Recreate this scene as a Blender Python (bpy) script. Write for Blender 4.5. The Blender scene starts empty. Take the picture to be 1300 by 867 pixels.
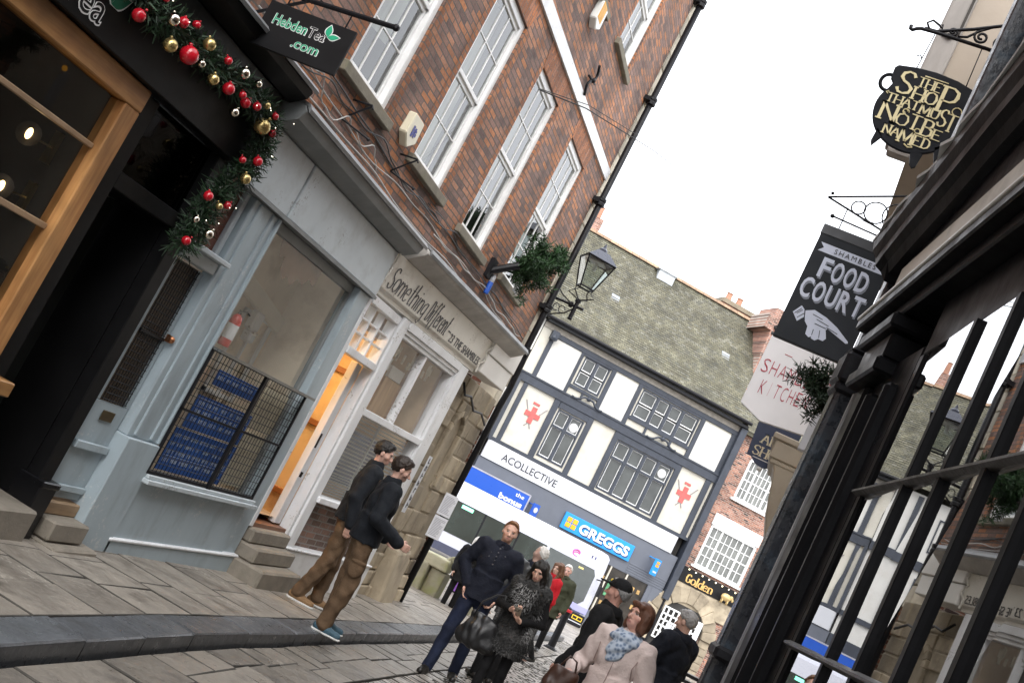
import bpy, math, random
import numpy as np
from mathutils import Vector, Matrix
R_ = math.radians
SC = bpy.context.scene
# ------------------------------------------------------------------ camera, sky, sun, exposure
F_, ROLL, HOR, UV, CZ = 1400.0, R_(27.0), 186.4, 424.0, 1.65
pit = math.atan(HOR / F_); yaw = math.atan(UV / (F_ / math.cos(pit)))
hf = Vector((-math.sin(yaw), math.cos(yaw), 0)); rt = Vector((math.cos(yaw), math.sin(yaw), 0)); up = Vector((0, 0, 1))
fw = hf * math.cos(pit) + up * math.sin(pit); cu = up * math.cos(pit) - hf * math.sin(pit)
ix = rt * math.cos(ROLL) + cu * math.sin(ROLL); iy = cu * math.cos(ROLL) - rt * math.sin(ROLL)
cam = bpy.data.cameras.new('Camera'); co = bpy.data.objects.new('Camera', cam); SC.collection.objects.link(co)
m4 = Matrix((ix, iy, -fw)).transposed().to_4x4(); m4.translation = (0, 0, CZ); co.matrix_world = m4
cam.sensor_width = 36.0; cam.lens = F_ / 1300 * 36.0; cam.clip_start = 0.03; cam.clip_end = 2000
SC.camera = co
W = bpy.data.worlds.new('World'); SC.world = W; W.use_nodes = True
wn = W.node_tree; bg = wn.nodes['Background']
sky = wn.nodes.new('ShaderNodeTexSky'); sky.sky_type = 'NISHITA'; sky.sun_disc = False
SUN_EL, SUN_AZ = R_(48), R_(165)          # azimuth clockwise from +Y
sky.sun_elevation = SUN_EL; sky.sun_rotation = SUN_AZ; sky.air_density = 1.0; sky.dust_density = 4.0; sky.ozone_density = 1.0
hs = wn.nodes.new('ShaderNodeHueSaturation'); hs.inputs['Saturation'].default_value = 0.28   # overcast: cloud greys the sky
cl = wn.nodes.new('ShaderNodeMix'); cl.data_type = 'RGBA'; cl.inputs[0].default_value = 0.65; cl.inputs[7].default_value = (7.4, 7.6, 8.0, 1)   # thick even cloud
wn.links.new(sky.outputs[0], hs.inputs['Color']); wn.links.new(hs.outputs[0], cl.inputs[6]); wn.links.new(cl.outputs[2], bg.inputs['Color'])
bg.inputs['Strength'].default_value = 0.15
sl = bpy.data.lights.new('Sun', 'SUN'); sl.energy = 0.5; sl.angle = R_(40); sl.color = (1, 0.97, 0.92)
so = bpy.data.objects.new('Sun', sl); SC.collection.objects.link(so)
sd = Vector((math.sin(SUN_AZ) * math.cos(SUN_EL), math.cos(SUN_AZ) * math.cos(SUN_EL), math.sin(SUN_EL)))
so.rotation_euler = sd.to_track_quat('Z', 'Y').to_euler(); so.location = (0, 0, 40)
SC.view_settings.view_transform = 'Standard'; SC.view_settings.look = 'None'
SC.view_settings.exposure = 1.55; SC.view_settings.gamma = 1.0; SC.view_settings.use_curve_mapping = False

# ------------------------------------------------------------------ helpers
rnd = random.Random(7)
COL = SC.collection
def tag(o, label=None, cat=None, group=None, kind=None):
    if label: o['label'] = label
    if cat: o['category'] = cat
    if group: o['group'] = group
    if kind: o['kind'] = kind
    return o
def thing(name, label, cat, loc=(0, 0, 0), rz=0.0, group=None):
    o = bpy.data.objects.new(name, None); COL.objects.link(o); o.empty_display_size = .2
    o.location = loc; o.rotation_euler = (0, 0, rz)
    return tag(o, label, cat, group)
def copy_tree(o, parent=None):
    c = o.copy(); COL.objects.link(c); c.parent = parent
    for ch in list(o.children): copy_tree(ch, c)
    return c
class MB:
    def __init__(s): s.v = []; s.f = []; s.m = []; s.t = []; s.tint = 0.5; s.mi = 0
    def add(s, vs, fs):
        n = len(s.v); s.v.extend([tuple(map(float, p)) for p in vs])
        for f in fs: s.f.append(tuple(n + i for i in f)); s.m.append(s.mi); s.t.append(s.tint)
        return s
    def box(s, x0, x1, y0, y1, z0, z1):
        if x0 > x1: x0, x1 = x1, x0
        if y0 > y1: y0, y1 = y1, y0
        if z0 > z1: z0, z1 = z1, z0
        return s.add([(x0,y0,z0),(x1,y0,z0),(x1,y1,z0),(x0,y1,z0),(x0,y0,z1),(x1,y0,z1),(x1,y1,z1),(x0,y1,z1)],
              [(3,2,1,0),(4,5,6,7),(0,1,5,4),(1,2,6,5),(2,3,7,6),(3,0,4,7)])
    def hexa(s, p): # 8 points bottom 4 ccw, top 4 ccw
        return s.add(p, [(3,2,1,0),(4,5,6,7),(0,1,5,4),(1,2,6,5),(2,3,7,6),(3,0,4,7)])
    def quad(s, a, b, c, d): return s.add([a, b, c, d], [(0,1,2,3)])
    def prism(s, poly, axis, a, b):
        # poly of 2d points; axis 'x' -> (y,z) ; 'y' -> (x,z) ; 'z' -> (x,y)
        ar = sum(poly[i][0]*poly[(i+1)%len(poly)][1]-poly[(i+1)%len(poly)][0]*poly[i][1] for i in range(len(poly)))
        if ar < 0: poly = poly[::-1]
        n = len(poly)
        def P(p, h): return {'x': (h, p[0], p[1]), 'y': (p[0], h, p[1]), 'z': (p[0], p[1], h)}[axis]
        if axis == 'y': a, b = b, a
        if (a > b) != (axis == 'y'): a, b = b, a
        vs = [P(p, a) for p in poly] + [P(p, b) for p in poly]
        return s.add(vs, [tuple(range(n))[::-1], tuple(range(n, 2*n))] + [(i, (i+1)%n, n+(i+1)%n, n+i) for i in range(n)])
    def tube(s, pts, r, seg=8, r2=None, close=False):
        pts = [Vector(p) for p in pts]; n = len(pts); rr = r if hasattr(r, '__len__') else [r + ((r2 if r2 is not None else r) - r) * i / max(1, n-1) for i in range(n)]
        prev = None; rings = []
        for i, p in enumerate(pts):
            if close: t = (pts[(i+1) % n] - pts[i-1])
            else: t = (pts[min(i+1, n-1)] - pts[max(i-1, 0)])
            t = t.normalized() if t.length > 1e-9 else Vector((0, 0, 1))
            if prev is None:
                a = Vector((0, 0, 1)) if abs(t.z) < .9 else Vector((1, 0, 0)); u = t.cross(a).normalized()
            else:
                u = prev - t * prev.dot(t); u = u.normalized() if u.length > 1e-6 else prev
            prev = u; w = t.cross(u)
            rings.append([p + (u*math.cos(2*math.pi*k/seg) + w*math.sin(2*math.pi*k/seg)) * rr[i] for k in range(seg)])
        vs = [q for r0 in rings for q in r0]; fs = []
        for i in range(n if close else n-1):
            j = (i+1) % n
            for k in range(seg): fs.append((i*seg+k, i*seg+(k+1)%seg, j*seg+(k+1)%seg, j*seg+k))
        if not close: fs.append(tuple(range(seg))[::-1]); fs.append(tuple((n-1)*seg+k for k in range(seg)))
        return s.add(vs, fs)
    def lathe(s, prof, c=(0,0,0), seg=16, axis='z'):
        vs = []; fs = []; n = len(prof)
        for r, h in prof:
            for k in range(seg):
                a = 2*math.pi*k/seg; x, y = r*math.cos(a), r*math.sin(a)
                q = {'z': (x, y, h), 'x': (h, x, y), 'y': (y, h, x)}[axis]
                vs.append((c[0]+q[0], c[1]+q[1], c[2]+q[2]))
        for i in range(n-1):
            for k in range(seg): fs.append((i*seg+k, i*seg+(k+1)%seg, (i+1)*seg+(k+1)%seg, (i+1)*seg+k))
        fs.append(tuple(range(seg))[::-1]); fs.append(tuple((n-1)*seg+k for k in range(seg)))
        return s.add(vs, fs)
    def ball(s, c, r, seg=14, sc=(1,1,1)):
        vs = []; fs = []; nr = seg//2
        for i in range(1, nr):
            th = math.pi*i/nr
            for k in range(seg):
                a = 2*math.pi*k/seg
                vs.append((c[0]+r*sc[0]*math.sin(th)*math.cos(a), c[1]+r*sc[1]*math.sin(th)*math.sin(a), c[2]+r*sc[2]*math.cos(th)))
        top = len(vs); vs.append((c[0], c[1], c[2]+r*sc[2])); vs.append((c[0], c[1], c[2]-r*sc[2]))
        for i in range(nr-2):
            for k in range(seg): fs.append((i*seg+k, (i+1)*seg+k, (i+1)*seg+(k+1)%seg, i*seg+(k+1)%seg))
        for k in range(seg):
            fs.append((top, k, (k+1)%seg)); fs.append((top+1, (nr-2)*seg+(k+1)%seg, (nr-2)*seg+k))
        return s.add(vs, fs)
    def build(s, name, mat, parent=None, bevel=0, smooth=False, seg=1):
        me = bpy.data.meshes.new(name); me.from_pydata(s.v, [], s.f)
        mats = mat if isinstance(mat, (list, tuple)) else [mat]
        for q in mats: me.materials.append(q)
        if len(mats) > 1: me.polygons.foreach_set('material_index', s.m)
        if any(t != .5 for t in s.t):
            ca = me.color_attributes.new('tint', 'FLOAT_COLOR', 'CORNER')
            a = np.repeat(np.array(s.t, np.float32), [len(f) for f in s.f]); a = np.stack([a, a, a, np.ones_like(a)], 1)
            ca.data.foreach_set('color', a.ravel())
        if smooth: me.polygons.foreach_set('use_smooth', [True]*len(s.f))
        me.update()
        o = bpy.data.objects.new(name, me); COL.objects.link(o)
        if parent is not None: o.parent = parent
        if bevel:
            b = o.modifiers.new('Bevel', 'BEVEL'); b.width = bevel; b.segments = seg; b.limit_method = 'ANGLE'; b.angle_limit = R_(40)
        return o
def box(name, mat, parent, b, bevel=0): return MB().box(*b).build(name, mat, parent, bevel)
def face_grid(mb, x, s0, s1, z0, z1, holes, depth=0.12, extra=()):
    """front sheet at x with rectangular holes (s0,s1,z0,z1) and their reveals going back by depth"""
    ss = sorted(set([s0, s1] + [h[0] for h in holes] + [h[1] for h in holes])); zs = sorted(set([z0, z1] + [h[2] for h in holes] + [h[3] for h in holes]))
    ss = [q for q in ss if s0 <= q <= s1]; zs = [q for q in zs if z0 <= q <= z1]
    for a, b in zip(ss, ss[1:]):
        for c, d in zip(zs, zs[1:]):
            ms, mz = (a+b)/2, (c+d)/2
            if any(h[0] < ms < h[1] and h[2] < mz < h[3] for h in holes): continue
            mb.quad((x,a,c),(x,b,c),(x,b,d),(x,a,d))
    for a, b, c, d in holes:
        q = x - depth
        mb.quad((x,a,c),(x,a,d),(q,a,d),(q,a,c)); mb.quad((x,b,c),(q,b,c),(q,b,d),(x,b,d))
        mb.quad((x,a,d),(x,b,d),(q,b,d),(q,a,d)); mb.quad((x,a,c),(q,a,c),(q,b,c),(x,b,c))

# ------------------------------------------------------------------ text
_tc = {}
def text_mesh(txt, bold=0.0, ext=0.002, space=1.0):
    k = (txt, bold, ext, space)
    if k in _tc: return _tc[k]
    cu_ = bpy.data.curves.new('t', 'FONT'); cu_.body = txt; cu_.size = 1; cu_.offset = bold; cu_.extrude = ext; cu_.space_character = space; cu_.resolution_u = 3
    ob = bpy.data.objects.new('t', cu_); COL.objects.link(ob)
    me = bpy.data.meshes.new_from_object(ob.evaluated_get(bpy.context.evaluated_depsgraph_get()))
    v = np.zeros(len(me.vertices)*3, np.float32); me.vertices.foreach_get('co', v); v = v.reshape(-1, 3)
    fs = [tuple(p.vertices) for p in me.polygons]
    bpy.data.objects.remove(ob); bpy.data.curves.remove(cu_); bpy.data.meshes.remove(me)
    _tc[k] = (v, fs); return _tc[k]
def text(mb, txt, x, y0, y1, zb, zt, bold=0.0, ext=.002, thick=.004, space=1.0, slant=0, drop=0.0, fit=True):
    """text in a plane facing local +x; spans y0..y1, cap height from zb to zt; drop = fall of the baseline per metre of y"""
    v, fs = text_mesh(txt, bold, ext, space)
    ref = text_mesh('H', bold, ext, 1.0)[0]; h = ref[:,1].max() - max(0, ref[:,1].min()*0)
    mn, mx = v[:,0].min(), v[:,0].max()
    sz = (zt - zb) / h; sy = (y1 - y0) / (mx - mn) if fit else sz
    e = max(1e-6, v[:,2].max())
    P = []
    for a, b, c in v:
        yy = y0 + (a - mn) * sy; P.append((x + (c/e*.5+.5) * thick, yy + slant*b*sz, zb + b*sz - drop*(yy-y0)))
    mb.add(P, fs); return mb
# single-stroke letters with serifs, for painted sign lettering. unit box 0..1
_g = {
'T': [((0,1),(1,1)), ((.5,1),(.5,0))], 'H': [((.05,0),(.05,1)), ((.95,0),(.95,1)), ((.05,.5),(.95,.5))],
'E': [((.1,0),(.1,1)), ((.1,1),(.9,1)), ((.1,.52),(.7,.52)), ((.1,0),(.95,0))],
'S': [((.9,.82),(.75,.97),(.45,1),(.15,.88),(.1,.7),(.3,.55),(.65,.47),(.92,.3),(.85,.1),(.5,0),(.2,.03),(.05,.2))],
'O': [((.5,0),(.15,.12),(.02,.5),(.15,.88),(.5,1),(.85,.88),(.98,.5),(.85,.12),(.5,0))],
'P': [((.12,0),(.12,1)), ((.12,1),(.6,1),(.9,.88),(.93,.7),(.85,.53),(.6,.44),(.12,.44))],
'A': [((0,0),(.5,1)), ((.5,1),(1,0)), ((.2,.38),(.8,.38))], 'M': [((.03,0),(.1,1)), ((.1,1),(.5,.15)), ((.5,.15),(.9,1)), ((.9,1),(.97,0))],
'U': [((.08,1),(.08,.35),(.2,.06),(.5,0),(.8,.06),(.92,.35),(.92,1))], 'N': [((.08,0),(.08,1)), ((.08,1),(.92,0)), ((.92,0),(.92,1))],
'B': [((.12,0),(.12,1)), ((.12,1),(.6,1),(.85,.9),(.85,.66),(.6,.54),(.12,.54)), ((.6,.54),(.93,.42),(.95,.13),(.65,0),(.12,0))],
'D': [((.1,0),(.1,1)), ((.1,1),(.5,1),(.85,.82),(.95,.5),(.85,.18),(.5,0),(.1,0))],
'R': [((.12,0),(.12,1)), ((.12,1),(.6,1),(.9,.88),(.92,.7),(.82,.54),(.6,.46),(.12,.46)), ((.5,.46),(.98,0))],
'G': [((.92,.8),(.75,.96),(.5,1),(.18,.88),(.03,.5),(.18,.12),(.55,0),(.92,.12),(.92,.45),(.6,.45))],
'o': [((.5,0),(.1,.12),(.02,.33),(.1,.55),(.5,.66),(.9,.55),(.98,.33),(.9,.12),(.5,0))], 'l': [((.5,1.05),(.5,0))],
'd': [((.9,1.05),(.9,0)), ((.9,.5),(.5,.66),(.1,.5),(.05,.2),(.4,0),(.9,.15))],
'e': [((.1,.36),(.92,.36),(.85,.58),(.5,.66),(.12,.52),(.05,.25),(.25,.03),(.6,0),(.9,.12))],
'n': [((.1,.66),(.1,0)), ((.1,.48),(.45,.66),(.82,.6),(.9,.4),(.9,0))],
'm': [((.05,.66),(.05,0)), ((.05,.5),(.3,.66),(.48,.56),(.5,.35),(.5,0)), ((.5,.48),(.75,.66),(.93,.56),(.95,.35),(.95,0))],
't': [((.5,1),(.45,.2),(.6,0),(.95,.06)), ((.1,.68),(.95,.68))], 'h': [((.1,1.1),(.1,0)), ((.1,.45),(.5,.66),(.85,.58),(.9,.35),(.9,0))],
'i': [((.5,.66),(.5,0)), ((.45,.85),(.55,.9))], 'g': [((.85,.66),(.5,.66),(.1,.5),(.1,.2),(.45,.05),(.88,.2)), ((.9,.66),(.9,-.2),(.6,-.38),(.15,-.28))],
'f': [((.95,1.05),(.65,1.15),(.45,.9),(.42,0),(.35,-.25)), ((.1,.64),(.9,.64))], 'r': [((.15,.66),(.15,0)), ((.15,.42),(.5,.64),(.9,.6))],
}
def stroke(mb, ch, x, y0, w, z0, h, t=.02, thin=.5, thick=.004, serif=True, fn=None, drop=0.0):
    for pl in _g[ch]:
        pts = [(y0 + p[0]*w, z0 + p[1]*h) for p in pl]
        n = len(pts)
        dirs = []
        for i in range(n):
            a = pts[max(0, i-1)]; b = pts[min(n-1, i+1)]
            if pts[0] == pts[-1] and n > 3:
                a = pts[(i-1) % (n-1)] if i > 0 else pts[-2]; b = pts[(i+1) % (n-1)] if i < n-1 else pts[1]
            d = (b[0]-a[0], b[1]-a[1]); L = math.hypot(*d) or 1; dirs.append((d[0]/L, d[1]/L))
        L1 = []; L2 = []
        for p, d in zip(pts, dirs):
            vert = abs(d[1]); k = t * (thin + (1-thin)*vert**1.5) * .5
            L1.append((p[0] - d[1]*k, p[1] + d[0]*k)); L2.append((p[0] + d[1]*k, p[1] - d[0]*k))
        def Q(p, xx):
            if fn: p = fn(*p)
            return (xx, p[0], p[1] - drop*(p[0]-y0*0))
        for i in range(n-1):
            a, b, c, d = L1[i], L2[i], L2[i+1], L1[i+1]
            mb.hexa([Q(a, x), Q(b, x), Q(c, x), Q(d, x), Q(a, x+thick), Q(b, x+thick), Q(c, x+thick), Q(d, x+thick)])
        if serif and n == 2 and abs(dirs[0][1]) > .5:
            for p in (pts[0], pts[-1]):
                if not (z0 - .02*h <= p[1] <= z0 + .03*h or z0 + h*.97 <= p[1] <= z0 + h*1.03): continue
                s_ = t*.95; q = t*.22
                c4 = [(p[0]-s_, p[1]-q), (p[0]+s_, p[1]-q), (p[0]+s_, p[1]+q), (p[0]-s_, p[1]+q)]
                mb.hexa([Q(c, x-.0007) for c in c4] + [Q(c, x+thick+.0007) for c in c4])
def stroke_word(mb, word, x, y0, y1, z0, h, t, gap=.25, widths=None, **k):
    ws = [({'l': .35, 'i': .35, 'M': 1.25, 'm': 1.5, 't': .75, 'f': .8, 'r': .75}.get(c, 1.0) if c != ' ' else .7) for c in word]
    tot = sum(ws) + gap*(len(word)-1); u = (y1-y0)/tot; y = y0
    for c, w in zip(word, ws):
        if c != ' ': stroke(mb, c, x, y, w*u, z0, h, t, **k)
        y += (w + gap)*u

# ------------------------------------------------------------------ materials
MT = {}
def nodes(name):
    m = bpy.data.materials.new(name); m.use_nodes = True; nt = m.node_tree; b = nt.nodes['Principled BSDF']; MT[name] = m
    return m, nt, b
def N(nt, typ, **k):
    n = nt.nodes.new(typ)
    for a, v in k.items():
        if a in n.inputs.keys() if isinstance(a, str) else False: n.inputs[a].default_value = v
        else: setattr(n, a, v)
    return n
def noise(nt, vec, scale, detail=4, rough=.55):
    n = nt.nodes.new('ShaderNodeTexNoise'); n.inputs['Scale'].default_value = scale; n.inputs['Detail'].default_value = detail; n.inputs['Roughness'].default_value = rough
    if vec is not None: nt.links.new(vec, n.inputs['Vector'])
    return n.outputs['Fac']
def maprange(nt, src, a, b, c, d):
    n = nt.nodes.new('ShaderNodeMapRange'); n.inputs[1].default_value = a; n.inputs[2].default_value = b; n.inputs[3].default_value = c; n.inputs[4].default_value = d
    nt.links.new(src, n.inputs[0]); return n.outputs[0]
def mixc(nt, fac, a, b, typ='MIX'):
    n = nt.nodes.new('ShaderNodeMix'); n.data_type = 'RGBA'; n.blend_type = typ
    for sock, v in ((n.inputs[0], fac), (n.inputs[6], a), (n.inputs[7], b)):
        if hasattr(v, 'is_linked') or hasattr(v, 'links'): nt.links.new(v, sock)
        elif isinstance(v, (int, float)): sock.default_value = v
        else: sock.default_value = (*v, 1) if len(v) == 3 else v
    return n.outputs[2]
def mulv(nt, col, val):   # colour * scalar socket
    n = nt.nodes.new('ShaderNodeVectorMath'); n.operation = 'SCALE'; nt.links.new(col, n.inputs[0]); nt.links.new(val, n.inputs['Scale']); return n.outputs[0]
def bump(nt, b, h, strength=.3, dist=.01):
    n = nt.nodes.new('ShaderNodeBump'); n.inputs['Strength'].default_value = strength; n.inputs['Distance'].default_value = dist
    nt.links.new(h, n.inputs['Height']); nt.links.new(n.outputs[0], b.inputs['Normal'])
def objco(nt, sx=1, sy=1, sz=1, rot=(0,0,0)):
    t = nt.nodes.new('ShaderNodeTexCoord')
    m = nt.nodes.new('ShaderNodeMapping'); m.inputs['Scale'].default_value = (sx, sy, sz); m.inputs['Rotation'].default_value = rot
    nt.links.new(t.outputs['Object'], m.inputs[0]); return m.outputs[0]
def M(name, col, rough=.55, var=.14, vs=5, bmp=0., bs=50, metal=0, stretch=(1,1,1), spec=.5, tint=0., dirt=None, dscale=2.5, damt=.5, rv=.12, chip=None):
    if name in MT: return MT[name]
    m, nt, b = nodes(name); v = objco(nt, *stretch)
    n1 = noise(nt, v, vs); c = nt.nodes.new('ShaderNodeRGB'); c.outputs[0].default_value = (*col, 1)
    out = mulv(nt, c.outputs[0], maprange(nt, n1, .25, .75, 1-var, 1+var))
    if tint:
        a = nt.nodes.new('ShaderNodeAttribute'); a.attribute_name = 'tint'
        out = mulv(nt, out, maprange(nt, a.outputs['Fac'], 0, 1, 1-tint, 1+tint))
    if dirt is not None:
        n2 = noise(nt, v, dscale, 6, .65)
        out = mixc(nt, maprange(nt, n2, .5, .72, 0, damt), out, dirt)
    if chip is not None:   # flaked spots showing an older coat
        n3 = noise(nt, objco(nt), 34, 3, .7); n4 = noise(nt, objco(nt), 3.1, 2); pr_ = nt.nodes.new('ShaderNodeMath'); pr_.operation = 'MULTIPLY'; nt.links.new(n3, pr_.inputs[0]); nt.links.new(n4, pr_.inputs[1])
        out = mixc(nt, maprange(nt, pr_.outputs[0], .365, .39, 0, .8), out, chip)
    nt.links.new(out, b.inputs['Base Color'])
    nt.links.new(maprange(nt, noise(nt, v, vs*3), .2, .8, max(.02, rough-rv), min(1, rough+rv)), b.inputs['Roughness'])
    b.inputs['Metallic'].default_value = metal; b.inputs['Specular IOR Level'].default_value = spec
    if bmp: bump(nt, b, noise(nt, v, bs, 5, .6), bmp, .01)
    return m
def brick_mat(name, plane, c1, c2, mort, bw=.225, bh=.075, ms=.009, rot=0, dark=(.05,.03,.025), off=.5, rough=.85):
    m, nt, b = nodes(name); t = nt.nodes.new('ShaderNodeTexCoord'); sx = nt.nodes.new('ShaderNodeSeparateXYZ'); cb = nt.nodes.new('ShaderNodeCombineXYZ')
    nt.links.new(t.outputs['Object'], sx.inputs[0]); a, d = {'yz': (1, 2), 'xz': (0, 2), 'xy': (0, 1), 'zy': (2, 1)}[plane]
    # slight waviness of the courses
    nz = nt.nodes.new('ShaderNodeTexNoise'); nz.inputs['Scale'].default_value = 1.3; nt.links.new(t.outputs['Object'], nz.inputs['Vector'])
    ad = nt.nodes.new('ShaderNodeMath'); ad.operation = 'MULTIPLY_ADD'; ad.inputs[1].default_value = .03; nt.links.new(nz.outputs['Fac'], ad.inputs[0]); nt.links.new(sx.outputs[d], ad.inputs[2])
    nt.links.new(sx.outputs[a], cb.inputs[0]); nt.links.new(ad.outputs[0], cb.inputs[1])
    br = nt.nodes.new('ShaderNodeTexBrick'); br.offset = off; br.inputs['Scale'].default_value = 1; br.inputs['Brick Width'].default_value = bw; br.inputs['Row Height'].default_value = bh
    br.inputs['Mortar Size'].default_value = ms; br.inputs['Mortar Smooth'].default_value = .15; br.inputs['Bias'].default_value = 0
    br.inputs['Color1'].default_value = (0, 0, 0, 1); br.inputs['Color2'].default_value = (1, 1, 1, 1); br.inputs['Mortar'].default_value = (.5, .5, .5, 1)
    nt.links.new(cb.outputs[0], br.inputs['Vector'])
    cr = nt.nodes.new('ShaderNodeValToRGB'); e = cr.color_ramp.elements; e[0].position = 0; e[0].color = (*dark, 1); e[1].position = 1; e[1].color = (*c2, 1)
    mid = [(x*.5+y*.5) for x, y in zip(c1, c2)]; pk_ = [x*.75+.06 for x in c2]
    for po, cc in ((.16, c1), (.34, [x*.8 for x in c1]), (.46, pk_), (.62, mid), (.78, c2), (.86, c1), (.93, dark)): q = cr.color_ramp.elements.new(po); q.color = (*cc, 1)
    nt.links.new(br.outputs['Color'], cr.inputs[0])
    n1 = noise(nt, t.outputs['Object'], 1.1, 5, .6); n2 = noise(nt, t.outputs['Object'], 38, 4, .6)
    n5 = noise(nt, objco(nt, 2.2, 2.2, .35), 1.0, 4, .6); col = mulv(nt, cr.outputs[0], maprange(nt, n1, .25, .75, .55, 1.45)); col = mulv(nt, col, maprange(nt, n5, .3, .7, 1.2, .72)); col = mulv(nt, col, maprange(nt, n2, .2, .8, .72, 1.28))
    mc = mulv(nt, mixc(nt, 0.0, mort, mort), maprange(nt, n1, .2, .8, .6, 1.2))
    col = mixc(nt, br.outputs['Fac'], col, mc); nt.links.new(col, b.inputs['Base Color']); b.inputs['Roughness'].default_value = rough
    h = nt.nodes.new('ShaderNodeMath'); h.operation = 'MULTIPLY_ADD'; h.inputs[1].default_value = -1; nt.links.new(br.outputs['Fac'], h.inputs[0])
    s2 = nt.nodes.new('ShaderNodeMath'); s2.operation = 'MULTIPLY'; s2.inputs[1].default_value = .5; nt.links.new(n2, s2.inputs[0]); nt.links.new(s2.outputs[0], h.inputs[2])
    bump(nt, b, h.outputs[0], 1.0, .012); return m
def glass_mat(name, tint=(.9,.93,.92), base=.07, wav=.0, power=4.0, rough=.01):
    m, nt, b = nodes(name); nt.nodes.remove(b); out = nt.nodes['Material Output']
    tr = nt.nodes.new('ShaderNodeBsdfTransparent'); tr.inputs[0].default_value = (*tint, 1); gl = nt.nodes.new('ShaderNodeBsdfGlossy'); gl.inputs['Roughness'].default_value = rough
    lw = nt.nodes.new('ShaderNodeLayerWeight'); lw.inputs[0].default_value = .5
    pw = nt.nodes.new('ShaderNodeMath'); pw.operation = 'POWER'; pw.inputs[1].default_value = power; nt.links.new(lw.outputs['Facing'], pw.inputs[0])
    mp = maprange(nt, pw.outputs[0], 0, 1, base, 1); mx = nt.nodes.new('ShaderNodeMixShader'); nt.links.new(mp, mx.inputs[0])
    nt.links.new(tr.outputs[0], mx.inputs[1]); nt.links.new(gl.outputs[0], mx.inputs[2]); nt.links.new(mx.outputs[0], out.inputs[0])
    if wav:
        bp = nt.nodes.new('ShaderNodeBump'); bp.inputs['Strength'].default_value = wav; bp.inputs['Distance'].default_value = .01
        nt.links.new(noise(nt, objco(nt), 2.2, 1), bp.inputs['Height']); nt.links.new(bp.outputs[0], gl.inputs['Normal'])
    return m
def emit(name, col, st):
    m, nt, b = nodes(name); b.inputs['Base Color'].default_value = (*col, 1); b.inputs['Emission Color'].default_value = (*col, 1); b.inputs['Emission Strength'].default_value = st; return m
def wood(name, c1, c2, axis='z', sc=6, rough=.5):
    m, nt, b = nodes(name); st = {'z': (sc*3, sc*3, sc*.25), 'y': (sc*3, sc*.25, sc*3)}[axis]
    v = objco(nt, *st); n1 = noise(nt, v, 1.0, 5, .6); n2 = noise(nt, objco(nt, 2, 2, 2), 1.5, 2)
    col = mixc(nt, maprange(nt, n1, .38, .62, 0, 1), c1, c2); col = mulv(nt, col, maprange(nt, n2, .3, .7, .65, 1.2)); nt.links.new(col, b.inputs['Base Color'])
    b.inputs['Roughness'].default_value = rough; bump(nt, b, n1, .35, .006); return m

brickL = brick_mat('brick_old', 'yz', (.25,.15,.12), (.43,.175,.075), (.135,.11,.095), bw=.235, bh=.066, ms=.008, dark=(.13,.082,.07))
brickLx = brick_mat('brick_old_side', 'xz', (.20,.075,.045), (.42,.145,.065), (.36,.31,.26))
brickOr = brick_mat('brick_orange_jamb', 'yz', (.36,.14,.06), (.50,.20,.08), (.16,.12,.095), bw=.15, bh=.066, ms=.008, dark=(.28,.11,.055))
brickArch = brick_mat('brick_arch', 'zy', (.34,.13,.055), (.48,.18,.075), (.2,.15,.12), bw=.225, bh=.07, ms=.006, dark=(.28,.11,.055))
brickF = brick_mat('brick_far', 'yz', (.26,.11,.075), (.42,.19,.12), (.45,.4,.35), bw=.23, bh=.08)
brickFx = brick_mat('brick_far_side', 'xz', (.40,.17,.10), (.52,.24,.15), (.45,.4,.35), bw=.23, bh=.08)
brickC = brick_mat('brick_chimney', 'yz', (.30,.14,.10), (.42,.20,.14), (.5,.42,.36), bw=.23, bh=.08)
brickD = brick_mat('brick_dark', 'yz', (.13,.08,.06), (.2,.11,.08), (.22,.2,.18))
white = M('white_paint', (.72,.73,.745), .4, .07, 3, .08, 40, stretch=(1,1,.4), dirt=(.42,.41,.39), damt=.4, dscale=5, chip=(.30,.28,.25))
whiteW = M('white_window_paint', (.80,.80,.79), .4, .05, 3, .04, 60, dirt=(.45,.44,.41), damt=.25)
whiteF = M('white_sign_board', (.52,.53,.56), .45, .03, 1.5, dirt=(.6,.6,.6), damt=.2, dscale=1.2)
cream = M('cream_paint', (.70,.67,.60), .45, .06, 2, .06, 30, dirt=(.42,.38,.33), damt=.45, dscale=3, chip=(.38,.33,.28))
greyp = M('grey_blue_paint', (.345,.41,.445), .42, .08, 2.5, .10, 25, stretch=(1,1,.35), dirt=(.18,.20,.21), damt=.5, dscale=4, chip=(.48,.50,.50))
greyl = M('grey_light_paint', (.48,.53,.555), .42, .06, 2.5, .06, 25, dirt=(.27,.28,.28), damt=.45, dscale=4, chip=(.26,.27,.27))
black = M('black_paint', (.006,.006,.0065), .42, .2, 3, .08, 20, spec=.18)
blackg = M('black_gloss_paint', (.006,.006,.007), .22, .2, 3, .06, 14, spec=.3)
blackm = M('black_metal', (.008,.008,.010), .45, .2, 8, .15, 60, spec=.25)
blackf = M('black_board', (.010,.010,.011), .5, .15, 3, spec=.2)
lead = M('lead_sheet', (.20,.205,.21), .5, .25, 3, .2, 12, dirt=(.34,.34,.33), damt=.4)
stone = M('sandstone', (.34,.285,.205), .9, .22, 3, .6, 25, tint=.3, dirt=(.15,.12,.085), damt=.75, dscale=2.0)
stoneM = M('mossy_stone', (.36,.34,.24), .9, .2, 4, .6, 25, tint=.25, dirt=(.26,.28,.08), damt=.8, dscale=3)
sillst = M('stone_sill', (.20,.18,.14), .9, .25, 6, .5, 30, dirt=(.16,.17,.08), damt=.6)
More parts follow.
